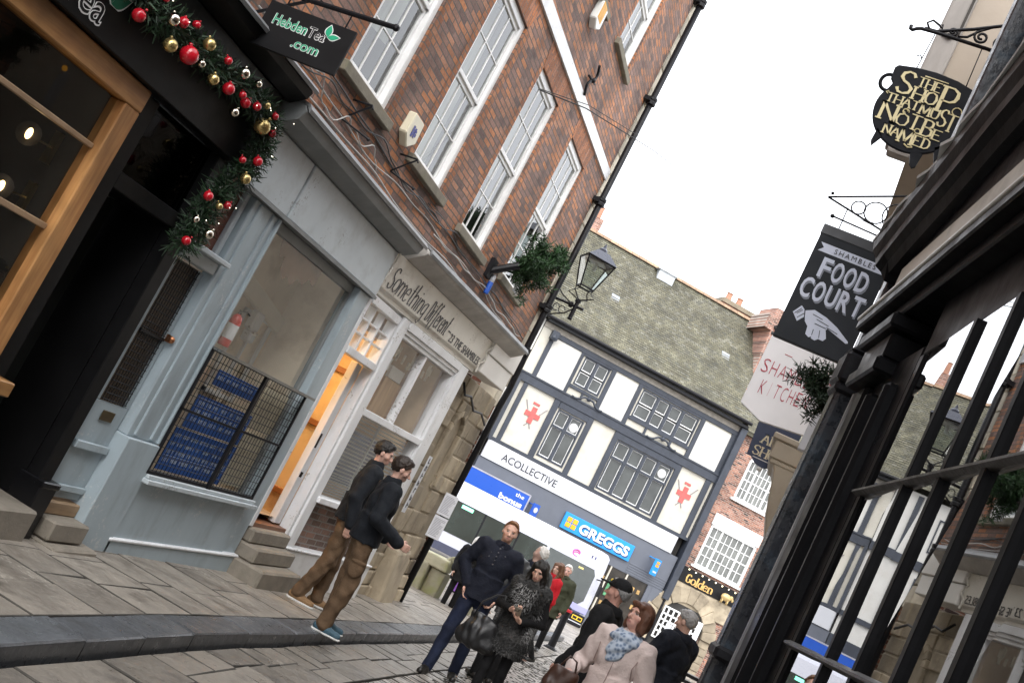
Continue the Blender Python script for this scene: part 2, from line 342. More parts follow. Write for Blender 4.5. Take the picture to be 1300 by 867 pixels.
stepst = M('step_stone', (.21,.185,.15), .85, .2, 5, .4, 30, dirt=(.13,.12,.09), damt=.6, dscale=4)
pine = wood('pine_timber', (.30,.135,.045), (.46,.235,.085), 'z', 5, .45)
piney = wood('pine_timber_beam', (.28,.125,.04), (.43,.22,.075), 'y', 5, .45)
tread = wood('threshold_wood', (.25,.16,.09), (.36,.25,.15), 'y', 5, .6)
glassW = glass_mat('window_glass', (.85,.88,.87), .10, .08)
glassS = glass_mat('shop_glass', (.97,.98,.97), .10, .03)
glassR = glass_mat('dark_shop_glass', (.75,.78,.78), .09, .012, 2.2)
curtain = M('pale_curtain', (.33,.34,.30), .9, .25, 1.5, .2, 8, stretch=(1,6,.6))
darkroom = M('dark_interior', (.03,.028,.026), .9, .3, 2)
# ------------------------------------------------------------------ ground
SLP = 0.029
def gz(y): return -SLP * max(-30., min(46., y))
def interp(t, xs, ys): return float(np.interp(t, xs, ys))
def kx(y): return interp(y, [-10, 0, 2.5, 4.95, 7.4, 11, 15.5, 18, 21, 26], [-2.3, -2.62, -2.86, -3.06, -3.27, -3.42, -3.55, -3.62, -3.75, -3.9])
bedm = M('joint_dirt', (.06,.055,.047), .95, .3, 9, .4, 60)
flagm = M('york_flagstone', (.235,.208,.175), .5, .25, 3.5, .6, 28, tint=.16, dirt=(.085,.07,.055), damt=.9, dscale=3.2, rv=.25, chip=(.40,.37,.32))
settm = M('road_setts', (.30,.275,.245), .38, .2, 4, .4, 26, tint=.3, dirt=(.12,.105,.095), damt=.7, dscale=1.1, rv=.25)
slabm = M('road_slabs', (.20,.178,.15), .40, .25, 3.5, .6, 24, tint=.22, dirt=(.06,.055,.05), damt=.9, dscale=3.5, rv=.22)
kerbm = M('kerb_granite', (.085,.09,.098), .36, .25, 4, .4, 24, tint=.25, dirt=(.05,.05,.05), damt=.7, dscale=3, rv=.2)
def strip(mb, xa, xb, ys, dz):
    for a, b in zip(ys, ys[1:]): mb.quad((xa(a), a, gz(a)+dz), (xb(a), a, gz(a)+dz), (xb(b), b, gz(b)+dz), (xa(b), b, gz(b)+dz))
ys = [-30, -10, 0, 10, 20, 30, 40, 46, 60, 120, 400]
mb = MB(); strip(mb, lambda y: -400 if y > 30 or y < -5 else -60, lambda y: 400 if y > 30 or y < -5 else 60, ys, -.05); tag(mb.build('ground', bedm), kind='structure')
def stonebox(mb, c, h, ins=.012, jit=.004, jm=None):
    """c: four plan corners ccw at ground level; a dressed stone with eased top edges"""
    cx = sum(p[0] for p in c)/4; cy = sum(p[1] for p in c)/4
    tl = [rnd.uniform(-jit, jit) for _ in c]
    def sh(p, d):
        vx, vy = cx-p[0], cy-p[1]; L = math.hypot(vx, vy) or 1; return (p[0]+vx/L*d, p[1]+vy/L*d)
    lo = [(p[0], p[1], gz(p[1])+h-.05) for p in c]; mid = [(p[0], p[1], gz(p[1])+h-ins*.6+t) for p, t in zip(c, tl)]
    top = [(*sh(p, ins*1.5), gz(p[1])+h+t) for p, t in zip(c, tl)]
    mb.tint = rnd.random()
    n0 = len(mb.f); mb.add(lo+mid+top, [(i, (i+1)%4, 4+(i+1)%4, 4+i) for i in range(4)] + [(4+i, 4+(i+1)%4, 8+(i+1)%4, 8+i) for i in range(4)] + [(8,9,10,11)])
    if jm is not None:
        for i in range(n0, n0+8): mb.m[i] = jm
# pavement of flags on the left
mb = MB(); mb.tint = .1; strip(mb, lambda y: -8, lambda y: kx(y)-.1, [i*1.0 for i in range(-8, 31)], .085); mb.tint = .5
y = -6.0
while y < 29:
    d = rnd.uniform(.5, .85); x = kx(y+d/2) - .285; first = True
    wall = -4.95 if y > 4 else -4.8
    if y > 16.5: wall = -9.5
    while x > wall:
        w = rnd.uniform(.38, .85); w = min(w, max(.25, x - wall)) if x - w < wall + .25 else w
        g_ = rnd.uniform(.003, .008); x2 = x - w; sk = rnd.uniform(-.015, .015)
        e0 = (kx(y)-.285) if first else x; e1 = (kx(y+d)-.285) if first else x+sk
        stonebox(mb, [(x2+g_, y+g_, 0), (e0, y+g_, 0), (e1, y+d-g_, 0), (x2+g_+sk, y+d-g_, 0)], .11, .007, .004, 1)
        x = x2; first = False
        if w <= .26: break
    y += d
tag(mb.build('pavement', [flagm, bedm]), kind='structure')
mb = MB(); y = -6.0
while y < 29:
    d = rnd.uniform(.75, 1.15); g_ = .004
    stonebox(mb, [(kx(y)-.28, y+g_, 0), (kx(y), y+g_, 0), (kx(y+d), y+d-g_, 0), (kx(y+d)-.28, y+d-g_, 0)], .108, .02, .006)
    c = mb; # tall outer face
    mb.tint = .05; mb.quad((kx(y)+.002, y+g_, gz(y)-.03), (kx(y+d)+.002, y+d-g_, gz(y+d)-.03), (kx(y+d)+.002, y+d-g_, gz(y+d)+.092), (kx(y)+.002, y+g_, gz(y)+.092))
    y += d
tag(mb.build('kerb', kerbm), kind='structure')
# road: a row of broad slabs beside the kerb, a channel of small stones, then courses of setts
mb = MB(); mb.mi = 0
y = -6.0
while y < 29:
    d = rnd.uniform(.45, .95); g_ = .006; w = .64; m_ = rnd.uniform(.25, .4); k = rnd.random()
    for a, b in ((.03, .03+m_), (.03+m_, .03+w)):
        for e, f in (((0, 1),) if (k < .4) == (a < .1) else ((0, rnd.uniform(.4, .6)), (None, 1))):
            e = e if e is not None else pe
            pe = f; g2 = rnd.uniform(.003, .007); stonebox(mb, [(kx(y+d*e)+a+g2, y+d*e+g_, 0), (kx(y+d*e)+b-g2, y+d*e+g_, 0), (kx(y+d*f)+b-g2, y+d*f-g_, 0), (kx(y+d*f)+a+g2, y+d*f-g_, 0)], 0, .009, .006, 2)
    y += d
mb.mi = 1; y = 3.0
while y < 30:
    d = rnd.uniform(.10, .13) if y < 22 else .2
    x = kx(y) + .68 + (0 if y < 24 else (-.6 if y < 29 else -9)); lim = .75 if y < 6 else 1.2
    while x < lim:
        w = rnd.uniform(.14, .26) if y < 22 else rnd.uniform(.3, .5); g_ = .0035
        stonebox(mb, [(x+g_, y+g_, 0), (x+w-g_, y+g_, 0), (x+w-g_, y+d-g_, 0), (x+g_, y+d-g_, 0)], .002, .012, .006, 2); x += w
    y += d
mb.mi = 1
while y < 50:
    x = -16
    while x < 4:
        stonebox(mb, [(x, y, 0), (x+.59, y, 0), (x+.59, y+.39, 0), (x, y+.39, 0)], .0, .01, .003); x += .6
    y += .4
tag(mb.build('road', [slabm, settm, bedm]), kind='structure')
# ------------------------------------------------------------------ left row: brick house over three shopfronts.  local x = out of the wall, y = along the street, z = up
XF = -4.72
def sash(root, x, s0, s1, z0, z1, cols, rows, depth=.11, sill=True, mid=True, nm='window', room=curtain, arch=True):
    """white box-sash window set in the wall face at x"""
    fr = MB(); f = .085
    fr.box(x-depth, x-.028, s0, s0+f, z0, z1); fr.box(x-depth, x-.028, s1-f, s1, z0, z1); fr.box(x-depth, x-.03, s0+f, s1-f, z1-f, z1); fr.box(x-depth, x-.022, s0+f, s1-f, z0, z0+.06)
    a, b, c, d = s0+f, s1-f, z0+.06, z1-f; zm = (c+d)/2
    t = .018
    for k, (lo, hi, xo) in enumerate(((zm, d, x-.06), (c, zm, x-.085))):
        fr.box(xo-.03, xo, a, a+.04, lo, hi); fr.box(xo-.03, xo, b-.04, b, lo, hi)
        fr.box(xo-.032, xo+.004, a, b, hi-.045, hi) ; fr.box(xo-.032, xo+.003, a, b, lo, lo+.045)
        for i in range(1, cols): q = a+.04 + (b-a-.08)*i/cols; fr.box(xo-.024, xo-.002, q-t/2, q+t/2, lo+.045, hi-.045)
        for i in range(1, rows): q = lo+.045 + (hi-lo-.09)*i/rows; fr.box(xo-.0235, xo-.0035, a+.04, b-.04, q-t/2, q+t/2)
    w = fr.build(nm, whiteW, root, .004)
    g = MB(); g.quad((x-.074, a, zm), (x-.074, b, zm), (x-.074, b, d), (x-.074, a, d)); g.quad((x-.099, a, c), (x-.099, b, c), (x-.099, b, zm), (x-.099, a, zm)); g.build('pane', glassW, w)
    cu2 = MB(); n = 14
    zc = z0 + (z1-z0)*rnd.choice((0., .28, .5, .42))
    for i in range(n):
        y0, y1 = a-.05+(b-a+.1)*i/n, a-.05+(b-a+.1)*(i+1)/n; o0, o1 = .02*math.sin(i*2.1), .02*math.sin((i+1)*2.1)
        cu2.quad((x-.3+o0, y0, zc), (x-.3+o1, y1, zc), (x-.3+o1, y1, z1), (x-.3+o0, y0, z1))
    cu2.build('curtain', room, w)
    if sill: box('sill', sillst, w, (x-depth, x+.07, s0-.12, s1+.12, z0-.10, z0-.002), .008)
    if arch:
        m = MB(); m.add([(x+.004, s0-.02, z1), (x+.004, s1+.02, z1), (x+.004, s1+.14, z1+.33), (x+.004, s0-.14, z1+.33)], [(0,1,2,3)]); m.build('brick_arch', brickArch, w)
        for a_, b_ in ((s0-.125, s0-.002), (s1+.002, s1+.125)): m = MB(); m.quad((x+.003,a_,z0-.0),(x+.003,b_,z0-.0),(x+.003,b_,z1),(x+.003,a_,z1)); m.build('brick_jamb', brickOr, w)
    return w
house = thing('brick_house', 'old red brick house with tall white sash windows above the row of shops', 'house', (XF, 0, 0))
W1 = [(7.86,8.84,4.28,6.40),(9.76,10.78,4.28,6.40),(11.74,12.80,4.26,6.44),(13.86,14.98,4.34,6.50)]
W2 = [(7.9,8.8,7.75,9.5),(9.8,10.7,7.8,9.55),(11.75,12.7,7.85,9.6),(13.72,14.72,7.98,9.75)]
mb = MB(); face_grid(mb, 0, 5.2, 16.22, 3.4, 11.2, W1+W2, .12); mb.build('wall', brickL, house)
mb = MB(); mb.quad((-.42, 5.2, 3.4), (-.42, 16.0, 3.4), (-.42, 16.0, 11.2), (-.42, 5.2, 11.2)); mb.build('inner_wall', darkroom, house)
mb = MB(); mb.quad((0,16.5,-1),(-3.2,16.5,-1),(-3.2,16.5,11.2),(0,16.5,11.2)); mb.quad((0, 5.2, 3.4), (0,5.2,11.2), (-3.2,5.2,11.2), (-3.2,5.2,3.4)); mb.build('side_wall', brickLx, house)
mb = MB(); z = 2.9   # limestone quoins at the corner beyond the pipe
while z < 11.1:
    h = rnd.uniform(.26, .38); mb.tint = rnd.random(); mb.box(-.3, rnd.uniform(.0, .02), 16.22, 16.52+rnd.uniform(0, .03), z, min(z+h-.012, 11.2)); z += h
mb.build('quoins', M('pale_quoin_stone', (.50,.45,.36), .9, .2, 4, .5, 25, tint=.3, dirt=(.2,.17,.12), damt=.6), house, .012)
rf = MB(); rf.prism([(.25,11.2),(-1.5,12.9),(-3.3,11.2)], 'y', 5.1, 16.6); rf.build('roof', M('old_tiles', (.12,.07,.05), .9, .3, 6, .4, 20), house)
mb = MB()
for i in range(24):
    a, b = 6.0+i*.4255, 6.0+(i+1)*.4255; za = 6.72+.024*(a-10.8); zb = 6.72+.024*(b-10.8)
    mb.hexa([(0,a,za),(.035,a,za),(.035,b,zb),(0,b,zb),(0,a,za+.17),(.035,a,za+.17),(.035,b,zb+.17),(0,b,zb+.17)])
mb.build('string_course', white, house)
for i, w in enumerate(W1): sash(house, 0, *w, 3, 2)
for w in W2: sash(house, 0, *w, 2, 2)
# iron S shaped wall tie through the string course
mb = MB(); pts = []
for i in range(25):
    t = i/24*2-1; pts.append((.05, 13.37+.10*math.sin(t*math.pi), 7.16+.23*t))
mb.tube(pts, .02, 6); mb.tube([(.045, 13.18, 7.13), (.045, 13.56, 7.2)], .016, 6); mb.ball((.07, 13.37, 7.16), .035, 10)
mb.build('wall_tie', blackm, house, smooth=True)
# neighbour behind the camera on the same row
nb = thing('rendered_house', 'plain brick house further back up the lane beyond the tea shop', 'house', (XF, 0, 0))
mb = MB(); mb.box(-7, .02, -14, 5.18, 3.72, 9.6); mb.build('wall', brickL, nb); mb = MB(); mb.box(-7, -.02, -14, 2.6, -.2, 3.7); mb.build('shop_wall', M('stone_render', (.38,.34,.28), .85, .15, 2, .3, 10), nb)
for q in (-11, -8, -5, -2, 1): sash(nb, .09, q, q+1.1, 4.6, 6.6, 3, 2, arch=False)

# ---- tea shop (black, timber window)
tea = thing('tea_shop', 'black painted shopfront with orange timber window frame and dark doorway', 'shopfront', (XF, 0, 0))
mb = MB(); mb.box(-.12, .10, 2.6, 7.12, 2.965, 3.60); mb.build('fascia', black, tea, .006)
mb = MB(); mb.prism([(-.1,3.602),(.12,3.602),(.24,3.68),(.26,3.74),(.24,3.76),(-.1,3.84)], 'y', 2.5, 7.2); mb.build('cornice', black, tea); 
mb = MB(); mb.prism([(-.1,3.845),(.27,3.765),(.285,3.74),(.295,3.765),(.27,3.79),(-.1,3.87)], 'y', 2.5, 7.22); mb.build('lead_flashing', lead, tea)
mb = MB(); mb.box(-.10, .03, 5.74, 5.905, .93, 2.80); mb.build('jamb', pine, tea, .008)
mb = MB(); mb.box(-.12, .16, 2.7, 6.0, .83, .926); mb.build('timber_sill', piney, tea, .008); mb = MB(); mb.box(-.098, .034, 2.7, 5.905, 2.802, 2.96); mb.build('timber_rail', piney, tea, .008)
mb = MB(); mb.box(-.06, -.02, 2.7, 5.74, 2.44, 2.475); mb.box(-.06, -.02, 2.7, 5.74, 1.86, 1.90); mb.box(-.061,-.021,4.2,4.24,.93,2.80); mb.build('glazing_bar', M('worn_wood_bar', (.30,.20,.12), .5, .2, 5, .1), tea, .005)
mb = MB(); mb.quad((-.04,2.7,.93),(-.04,5.74,.93),(-.04,5.74,2.8),(-.04,2.7,2.8)); mb.build('pane', glass_mat('tea_window_glass', (.6,.62,.62), .03, .0), tea)
mb = MB(); mb.box(-.06, .02, 2.6, 5.93, .02, .83); mb.build('stall_riser', black, tea, .006)
mb = MB(); mb.box(-.14, -.02, 5.91, 6.10, -.05, 2.955); mb.box(-.13,-.03,6.10,6.93,2.32,2.44); mb.box(-.12,.0,6.93,7.08,.30,2.96); mb.build('door_frame', black, tea, .008)
mb = MB(); mb.box(-.16, .07, 6.90, 7.10, -.2, .30); mb.box(-.15,.085,6.895,7.105,.285,.335); mb.build('pilaster_base', blackg, tea, .01)
mb = MB(); mb.quad((-.08,6.10,2.44),(-.08,6.93,2.44),(-.08,6.93,2.96),(-.08,6.10,2.96)); mb.build('transom_pane', glass_mat('dark_door_glass', (.25,.26,.26), .015, .0, 6), tea)
mb = MB(); mb.quad((-.35,6.0,2.3),(-.35,7.0,2.3),(-.35,7.0,3),(-.35,6.0,3)); mb.quad((-.35,6.95,2.3),(-.08,6.95,2.3),(-.08,6.95,3),(-.35,6.95,3)); mb.quad((-.35,6,2.96),(-.08,6,2.96),(-.08,7,2.96),(-.35,7,2.96)); mb.build('recess', black, tea)
mb = MB(); mb.box(-.62,-.57,6.12,6.92,.17,2.32); dr_ = mb.build('door', M('dark_door_paint', (.020,.022,.021), .4, .2, 3), tea, .006)
mb = MB(); mb.box(-.566,-.56,6.28,6.50,1.30,1.52); mb.build('door_notice', M('dark_green_notice', (.02,.075,.05), .6), dr_)
mb = MB(); mb.box(-.66,-.06,5.95,6.097,0,2.4); mb.box(-.66,-.12,6.93,7.06,0,2.4); mb.box(-.66,-.14,6.1,6.93,2.33,2.4); mb.build('door_reveal', black, tea)
mb = MB(); mb.hexa([(-.6,5.95,-.15),(.22,5.95,-.15),(.16,6.9,-.15),(-.6,6.9,-.15),(-.6,5.95,.155),(.22,5.95,.135),(.16,6.9,.135),(-.6,6.9,.155)]); mb.build('door_step', stepst, tea, .015)
mb = MB()   # dark interior
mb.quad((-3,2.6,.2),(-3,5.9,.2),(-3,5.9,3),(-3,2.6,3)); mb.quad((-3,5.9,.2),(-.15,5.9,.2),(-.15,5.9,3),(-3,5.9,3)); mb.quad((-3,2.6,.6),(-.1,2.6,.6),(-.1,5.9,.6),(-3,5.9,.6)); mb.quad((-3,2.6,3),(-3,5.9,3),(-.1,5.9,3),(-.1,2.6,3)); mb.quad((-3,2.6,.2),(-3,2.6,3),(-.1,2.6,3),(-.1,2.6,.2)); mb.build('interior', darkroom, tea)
# lettering on the black fascia: outlined letters and leaf
wl = M('white_lettering', (.8,.8,.8), .5, .02); gl_ = M('green_lettering', (.02,.36,.19), .5, .02); gd = M('deep_green_lettering', (.02,.16,.09), .5, .02)
def leaf(mb, x, cy, cz, L, wd, ang, k=1.0):
    pts = []
    for i in range(9): t = i/8; pts.append((t*L, wd*k*math.sin(math.pi*t**.8)))
    for i in range(8, -1, -1): t = i/8; pts.append((t*L, -wd*k*math.sin(math.pi*t**.8)))
    c, s_ = math.cos(ang), math.sin(ang); P = [(cy+a*c-b*s_, cz+a*s_+b*c) for a, b in pts]; P = P[:-1] if P[0] == P[-1] else P
    mb.add([(x, a, b) for a, b in P[:9]+P[9:-1]], [tuple(range(17))])
mb = MB(); text(mb, 'HebdenTea', .1025, 3.92, 5.125, 3.02, 3.19, .028, .002, .002); mb.build('lettering_outline', wl, tea)
mb = MB(); text(mb, 'HebdenTea', .105, 3.93, 5.115, 3.022, 3.188, -.004, .002, .002); mb.build('lettering', blackf, tea)
mb = MB(); leaf(mb, .103, 5.10, 3.175, .14, .048, 1.75); leaf(mb, .103, 5.11, 3.165, .19, .05, .62); mb.build('leaf_outline', wl, tea)
mb = MB(); leaf(mb, .106, 5.098, 3.185, .12, .036, 1.75); leaf(mb, .106, 5.118, 3.17, .165, .038, .62); mb.build('leaf', gd, tea)
# wall lamps in the tea shop window, lit
lampglow = emit('lamp_glow', (1.0, .66, .27), 4.5); brass = M('brass', (.55,.42,.2), .35, .1, 5, metal=1)
def wall_lamp(y, z, lab):
    t = thing('wall_lamp', lab, 'lamp', (XF-.30, y, z), 0, 'lamps in the tea shop window')
    mb = MB(); mb.lathe([(.02,-.0),(.05,-.03),(.075,-.07),(.078,-.085)], (0,0,0), 14, 'x'); mb.build('lamp_shade', M('silver_lamp_shade', (.035,.032,.03), .5, .1, 5), t, smooth=True).rotation_euler = (0, 0, R_(115))
    mb = MB(); mb.ball((.045, -.085, 0), .034, 14, (.6,.5,1.1)); mb.build('bulb', lampglow, t, smooth=True)
    mb = MB(); mb.tube([(0,.02,0),(-.02,.12,.01),(-.04,.24,.02)], .008, 6); mb.box(-.07,-.02,.23,.27,-.09,.13); mb.build('lamp_arm', brass, t)
    l = bpy.data.lights.new('lamp_light', 'POINT'); l.energy = .25; l.color = (1,.7,.38); l.shadow_soft_size = .05
    lo = bpy.data.objects.new('lamp_light', l); COL.objects.link(lo); lo.parent = t; lo.location = (.10,-.16,0)
wall_lamp(5.56, 2.33, 'unlit looking brass wall lamp in the tea shop window, the upper one'); wall_lamp(5.58, 1.97, 'bright glowing wall lamp in the tea shop window, the lower one')

# ---- grey shop
gs = thing('grey_shop', 'empty pale grey shopfront with large window over a locked wire grille', 'shopfront', (XF, 0, 0))
mb = MB(); mb.box(-.06,.05,7.145,8.10,2.93,3.44); mb.box(-.06,.062,8.112,10.42,2.93,3.44); mb.build('fascia', greyl, gs, .008)
mb = MB(); mb.box(-.06,.08,7.145,10.42,2.895,2.927); mb.prism([(-.06,3.442),(.10,3.442),(.24,3.52),(.27,3.60),(.24,3.64),(-.06,3.70)], 'y', 7.225, 10.46); mb.build('cornice', M('cornice_grey', (.19,.20,.20), .55, .2, 3, .15, 15), gs)
mb = MB(); mb.prism([(-.06,3.705),(.25,3.645),(.285,3.60),(.295,3.63),(.26,3.67),(-.06,3.73)], 'y', 7.24, 10.5); mb.build('lead_flashing', lead, gs)
mb = MB(); mb.box(-.10,.02,7.62,8.09,.80,2.893); mb.box(-.10,.035,7.70,7.76,.82,2.88); mb.box(-.1,.035,7.94,8.0,.82,2.88); mb.box(-.098,.045,8.055,8.0925,.805,2.888)
mb.box(-.12,.07,7.60,8.10,-.2,.80); mb.build('pilaster', greyp, gs, .008); mb = MB(); mb.box(-.10,.03,10.07,10.38,-.25,2.893); mb.box(-.098,.045,10.0675,10.11,.58,2.888); mb.build('pilaster', greyp, gs, .008)
mb = MB(); mb.box(-.10,.055,8.102,10.068,-.02,.478); mb.box(-.10,.07,8.06,10.39,-.3,-.03); mb.build('stall_riser', greyp, gs, .006)
mb = MB(); mb.box(-.1,.085,8.05,10.395,-.03,.0); mb.build('plinth_moulding', white, gs, .01)
mb = MB(); mb.box(-.10,.13,8.06,10.14,.49,.53); mb.box(-.10,.10,8.08,10.12,.53,.565); mb.box(-.1,.075,8.09,10.1,.478,.49); mb.build('window_sill', greyl, gs, .006)
mb = MB(); mb.box(-.10,-.03,8.09,10.07,2.80,2.892); mb.box(-.095,-.035,8.09,8.12,.57,2.8); mb.box(-.095,-.035,10.04,10.07,.57,2.8); mb.build('window_frame', M('dark_grey_paint', (.22,.235,.235), .5, .1, 3), gs, .004)  # frame in a darker grey than the pilasters
mb = MB(); mb.quad((-.055,8.1,.57),(-.055,10.06,.57),(-.055,10.06,2.82),(-.055,8.1,2.82)); mb.build('pane', glassS, gs)
rm = M('bare_plaster', (.80,.69,.54), .9, .18, 1.2, .1, 8, dirt=(.34,.22,.13), damt=.75, dscale=1.3)
mb = MB(); mb.quad((-.75,7.6,.3),(-.75,10.38,.3),(-.75,10.38,3),(-.75,7.6,3)); mb.quad((-5.2,10.36,.3),(-.11,10.36,.3),(-.11,10.36,3),(-5.2,10.36,3)); mb.quad((-5.2,7.62,.3),(-5.2,7.62,3),(-.11,7.62,3),(-.11,7.62,.3)); mb.quad((-3.35,7.6,2.95),(-3.35,10.4,2.95),(-.1,10.4,2.95),(-.1,7.6,2.95)); mb.quad((-5.2,7.6,.5),(-.1,7.6,.5),(-.1,10.4,.5),(-5.2,10.4,.5)); mb.box(-3.35,-3.2,7.6,10.36,2.3,2.95); inn = mb.build('interior', rm, gs)
mb = MB(); mb.hexa([(-.749,7.7,2.62),(-.68,7.7,2.62),(-.68,10.35,2.12),(-.749,10.35,2.12),(-.749,7.7,2.80),(-.68,7.7,2.80),(-.68,10.35,2.30),(-.749,10.35,2.30)]); mb.build('ceiling_beam', M('beige_beam', (.74,.69,.58), .8, .1, 2), gs, .01)
mb = MB()
for a,b,c,d in ((9.3,9.34,1.3,2.2),(9.9,9.94,1.3,2.2),(9.3,9.94,2.16,2.2),(9.3,9.94,1.3,1.34),(9.6,9.63,1.3,2.2)): mb.box(-.74,-.71,a+.3,b+.3,c,d)
mb.build('interior_partition', white, gs)
# torn brown paper left on the glass
mb = MB(); pr = random.Random(3); pts = [(8.35,2.80),(9.0,2.80)]; top = [(9.25,2.79),(9.22,2.55)]
poly = [(8.42,2.80),(9.35,2.80),(9.33,2.62),(9.2,2.66),(9.12,2.57),(9.0,2.60),(8.92,2.5),(8.8,2.56),(8.74,2.5),(8.62,2.58),(8.6,2.68),(8.5,2.66)]
mb.prism(poly, 'x', -.066, -.064); mb.build('torn_paper', M('brown_paper', (.17,.095,.055), .9, .25, 5), gs)
# wire grille with bars and padlock over the lower half of the window
gr = thing('window_grille', 'black wire grille with angle bars and brass padlock over the grey shop window', 'grille', (XF+.06, 8.06, .58))
mb = MB()
for y in np.linspace(.03, 1.99, 34): mb.tube([(0,y,.0),(0,y,1.1)], .0032, 4)
for z in np.linspace(.02, 1.1, 17): mb.tube([(.004,.02,z),(.004,1.99,z)], .0032, 4)
mb.build('wire_mesh', blackm, gr)
mb = MB()
for a,b,c,d in ((0,2.01,-.012,.012),(0,2.01,1.1,1.125),(0,.022,0,1.12),(1.99,2.012,0,1.12),(0,2.01,.56,.578)): mb.box(-.006,.016,a,b,c,d)
mb.build('grille_frame', blackm, gr)
mb = MB(); mb.box(.006,.030,1.03,1.085,-.02,1.13); mb.build('lock_bar', blackm, gr)
mb = MB(); mb.prism([(0,1.13),(.10,1.13),(.10,1.105),(.02,1.105)], 'y', -.02, 2.03); mb.build('top_rail', M('steel_rail', (.2,.2,.19), .35, .2, 4, metal=.7), gr)
mb = MB(); mb.box(.012,.035,1.035,1.085,-.075,-.03); mb.tube([(.022,1.045,-.03),(.022,1.045,.0),(.022,1.06,.012),(.022,1.075,0),(.022,1.075,-.03)], .005, 6); mb.build('padlock', M('brass_lock', (.55,.40,.22), .3, .1, 5, metal=1), gr, .004)
# blue price notices behind the grille
blu = M('blue_poster', (.016,.085,.32), .6, .2, 3); bw = M('pale_marks', (.45,.52,.62), .7, .1)
def blue_notice(y0, y1, z0, z1, lab, dark=False):
    t = thing('blue_notice', lab, 'notice', (XF-.03, y0, z0))
    mb = MB(); mb.box(-.014, -.005, 0, y1-y0, 0, z1-z0); mb.build('paper', blu, t)
    mb = MB(); z = z1-z0-.06; pr = random.Random(int(y0*100))
    while z > .04:
        y = .03; end = (y1-y0)-.04
        if pr.random() < .45 or dark: mb.box(-.005,-.003,.015,end+.02,z+.035,z+.039)
        while y < end:
            for q in range(pr.randint(2, 6)):
                k = pr.uniform(.012, .02)
                if y+k > end: break
                mb.box(-.005,-.003, y, y+k*.35, z-.02, z+.012); mb.box(-.0051,-.0031, y, y+k, z+pr.choice((-.02,-.004,.008)), z+pr.choice((.012,.012))-.0); y += k+.009
            y += .04
        z -= .075
    mb.build('handwriting', bw, t)
blue_notice(8.33, 9.48, .60, .98, 'wide blue handwritten notice at the foot of the grey shop window'); blue_notice(8.40, 9.45, 1.0, 1.30, 'blue notice of ruled lines halfway up behind the wire grille', True); blue_notice(8.50, 9.30, 1.42, 1.56, 'narrow blue strip notice near the top of the wire grille', True)
for (y0, y1, z0, z1, lb) in ((9.5,9.95,.62,1.15,'stack of cream papers leaning inside the grille, lower right'),(9.45,9.98,1.2,1.6,'cream card sheet behind the upper right of the grille')):
    t = tag(MB().box(XF-.06,XF-.045,y0,y1,z0,z1).build('cream_card', M('cream_card_paper', (.42,.38,.28), .8, .3, 6, stretch=(1,9,.6))), lb, 'card')
ex = thing('fire_extinguisher', 'red fire extinguisher with white label inside the grey shop window', 'fire extinguisher', (XF-.11, 8.47, 1.75))
mb = MB(); mb.lathe([(.05,0),(.052,.01),(.052,.24),(.04,.28),(.02,.3)], (0,0,0), 16); mb.build('cylinder_body', M('extinguisher_red', (.5,.02,.015), .3, .05), ex, smooth=True)
mb = MB(); mb.lathe([(.053,.07),(.0535,.075),(.0535,.2),(.053,.205)], (0,0,0), 16); mb.build('paper_label', white, ex)
mb = MB(); mb.lathe([(.015,.3),(.015,.34)], (0,0,0), 8); mb.tube([(0,0,.33),(.04,.03,.35),(.07,.05,.33)], .008, 6); mb.build('valve', blackm, ex)
dp = thing('towel_dispenser', 'white dispenser on the wall deep inside the empty grey shop', 'dispenser', (XF-.64, 9.72, 2.02))
mb = MB(); mb.box(-.05,.05,-.08,.08,.0,.2); mb.box(-.04,.07,-.06,.06,-.12,.0); mb.build('dispenser_body', white, dp, .02); mb = MB(); mb.box(-.03,.08,-.05,.05,-.03,.0); mb.build('chrome_cover', M('chrome', (.7,.7,.7), .15, .05, metal=1), dp, .01)
# side door of the grey shop
sdr = thing('panelled_door', 'pale grey side door with mesh covered glass beside the black pilaster', 'door', (XF+.11, 0, 0))
mb = MB(); mb.box(-.22,-.17,7.14,7.60,.20,.98); mb.box(-.22,-.17,7.14,7.20,.98,2.17); mb.box(-.22,-.17,7.54,7.60,.98,2.17); mb.box(-.168,-.13,7.16,7.58,.60,.66); mb.box(-.168,-.14,7.16,7.58,.26,.31); mb.build('leaf', greyp, sdr, .006)
mb = MB(); mb.quad((-.185,7.2,.98),(-.185,7.54,.98),(-.185,7.54,2.17),(-.185,7.2,2.17)); mb.build('pane', M('dusty_brown_glass', (.07,.048,.03), .35, .4, 6), sdr)
mb = MB()
for y in np.linspace(7.21,7.53,10): mb.tube([(-.165,y,.99),(-.165,y,2.16)], .004, 4)
for z in np.linspace(1.0,2.15,24): mb.tube([(-.162,7.2,z),(-.162,7.54,z)], .004, 4)
mb.box(-.168,-.152,7.2,7.54,1.56,1.585); mb.build('wire_mesh', blackm, sdr)
mb = MB(); mb.box(-.167,-.155,7.30,7.46,.84,.92); mb.build('letter_plate', M('dull_brass', (.12,.09,.05), .4, .2, 8, metal=.8), sdr, .004)
mb = MB(); mb.ball((-.12,7.57,1.6), .03, 10); mb.box(-.168,-.13,7.56,7.585,1.57,1.63); mb.build('handle', M('copper_knob', (.45,.2,.1), .3, .1, metal=1), sdr)
mb = MB(); mb.box(-.24,-.1,7.12,7.62,2.19,2.29); mb.box(-.25,.0,7.12,7.62,2.29,2.33); mb.box(-.2,-.14,7.14,7.2,2.33,2.9); mb.box(-.2,-.14,7.55,7.61,2.33,2.9); mb.build('transom_frame', greyl, sdr, .006)
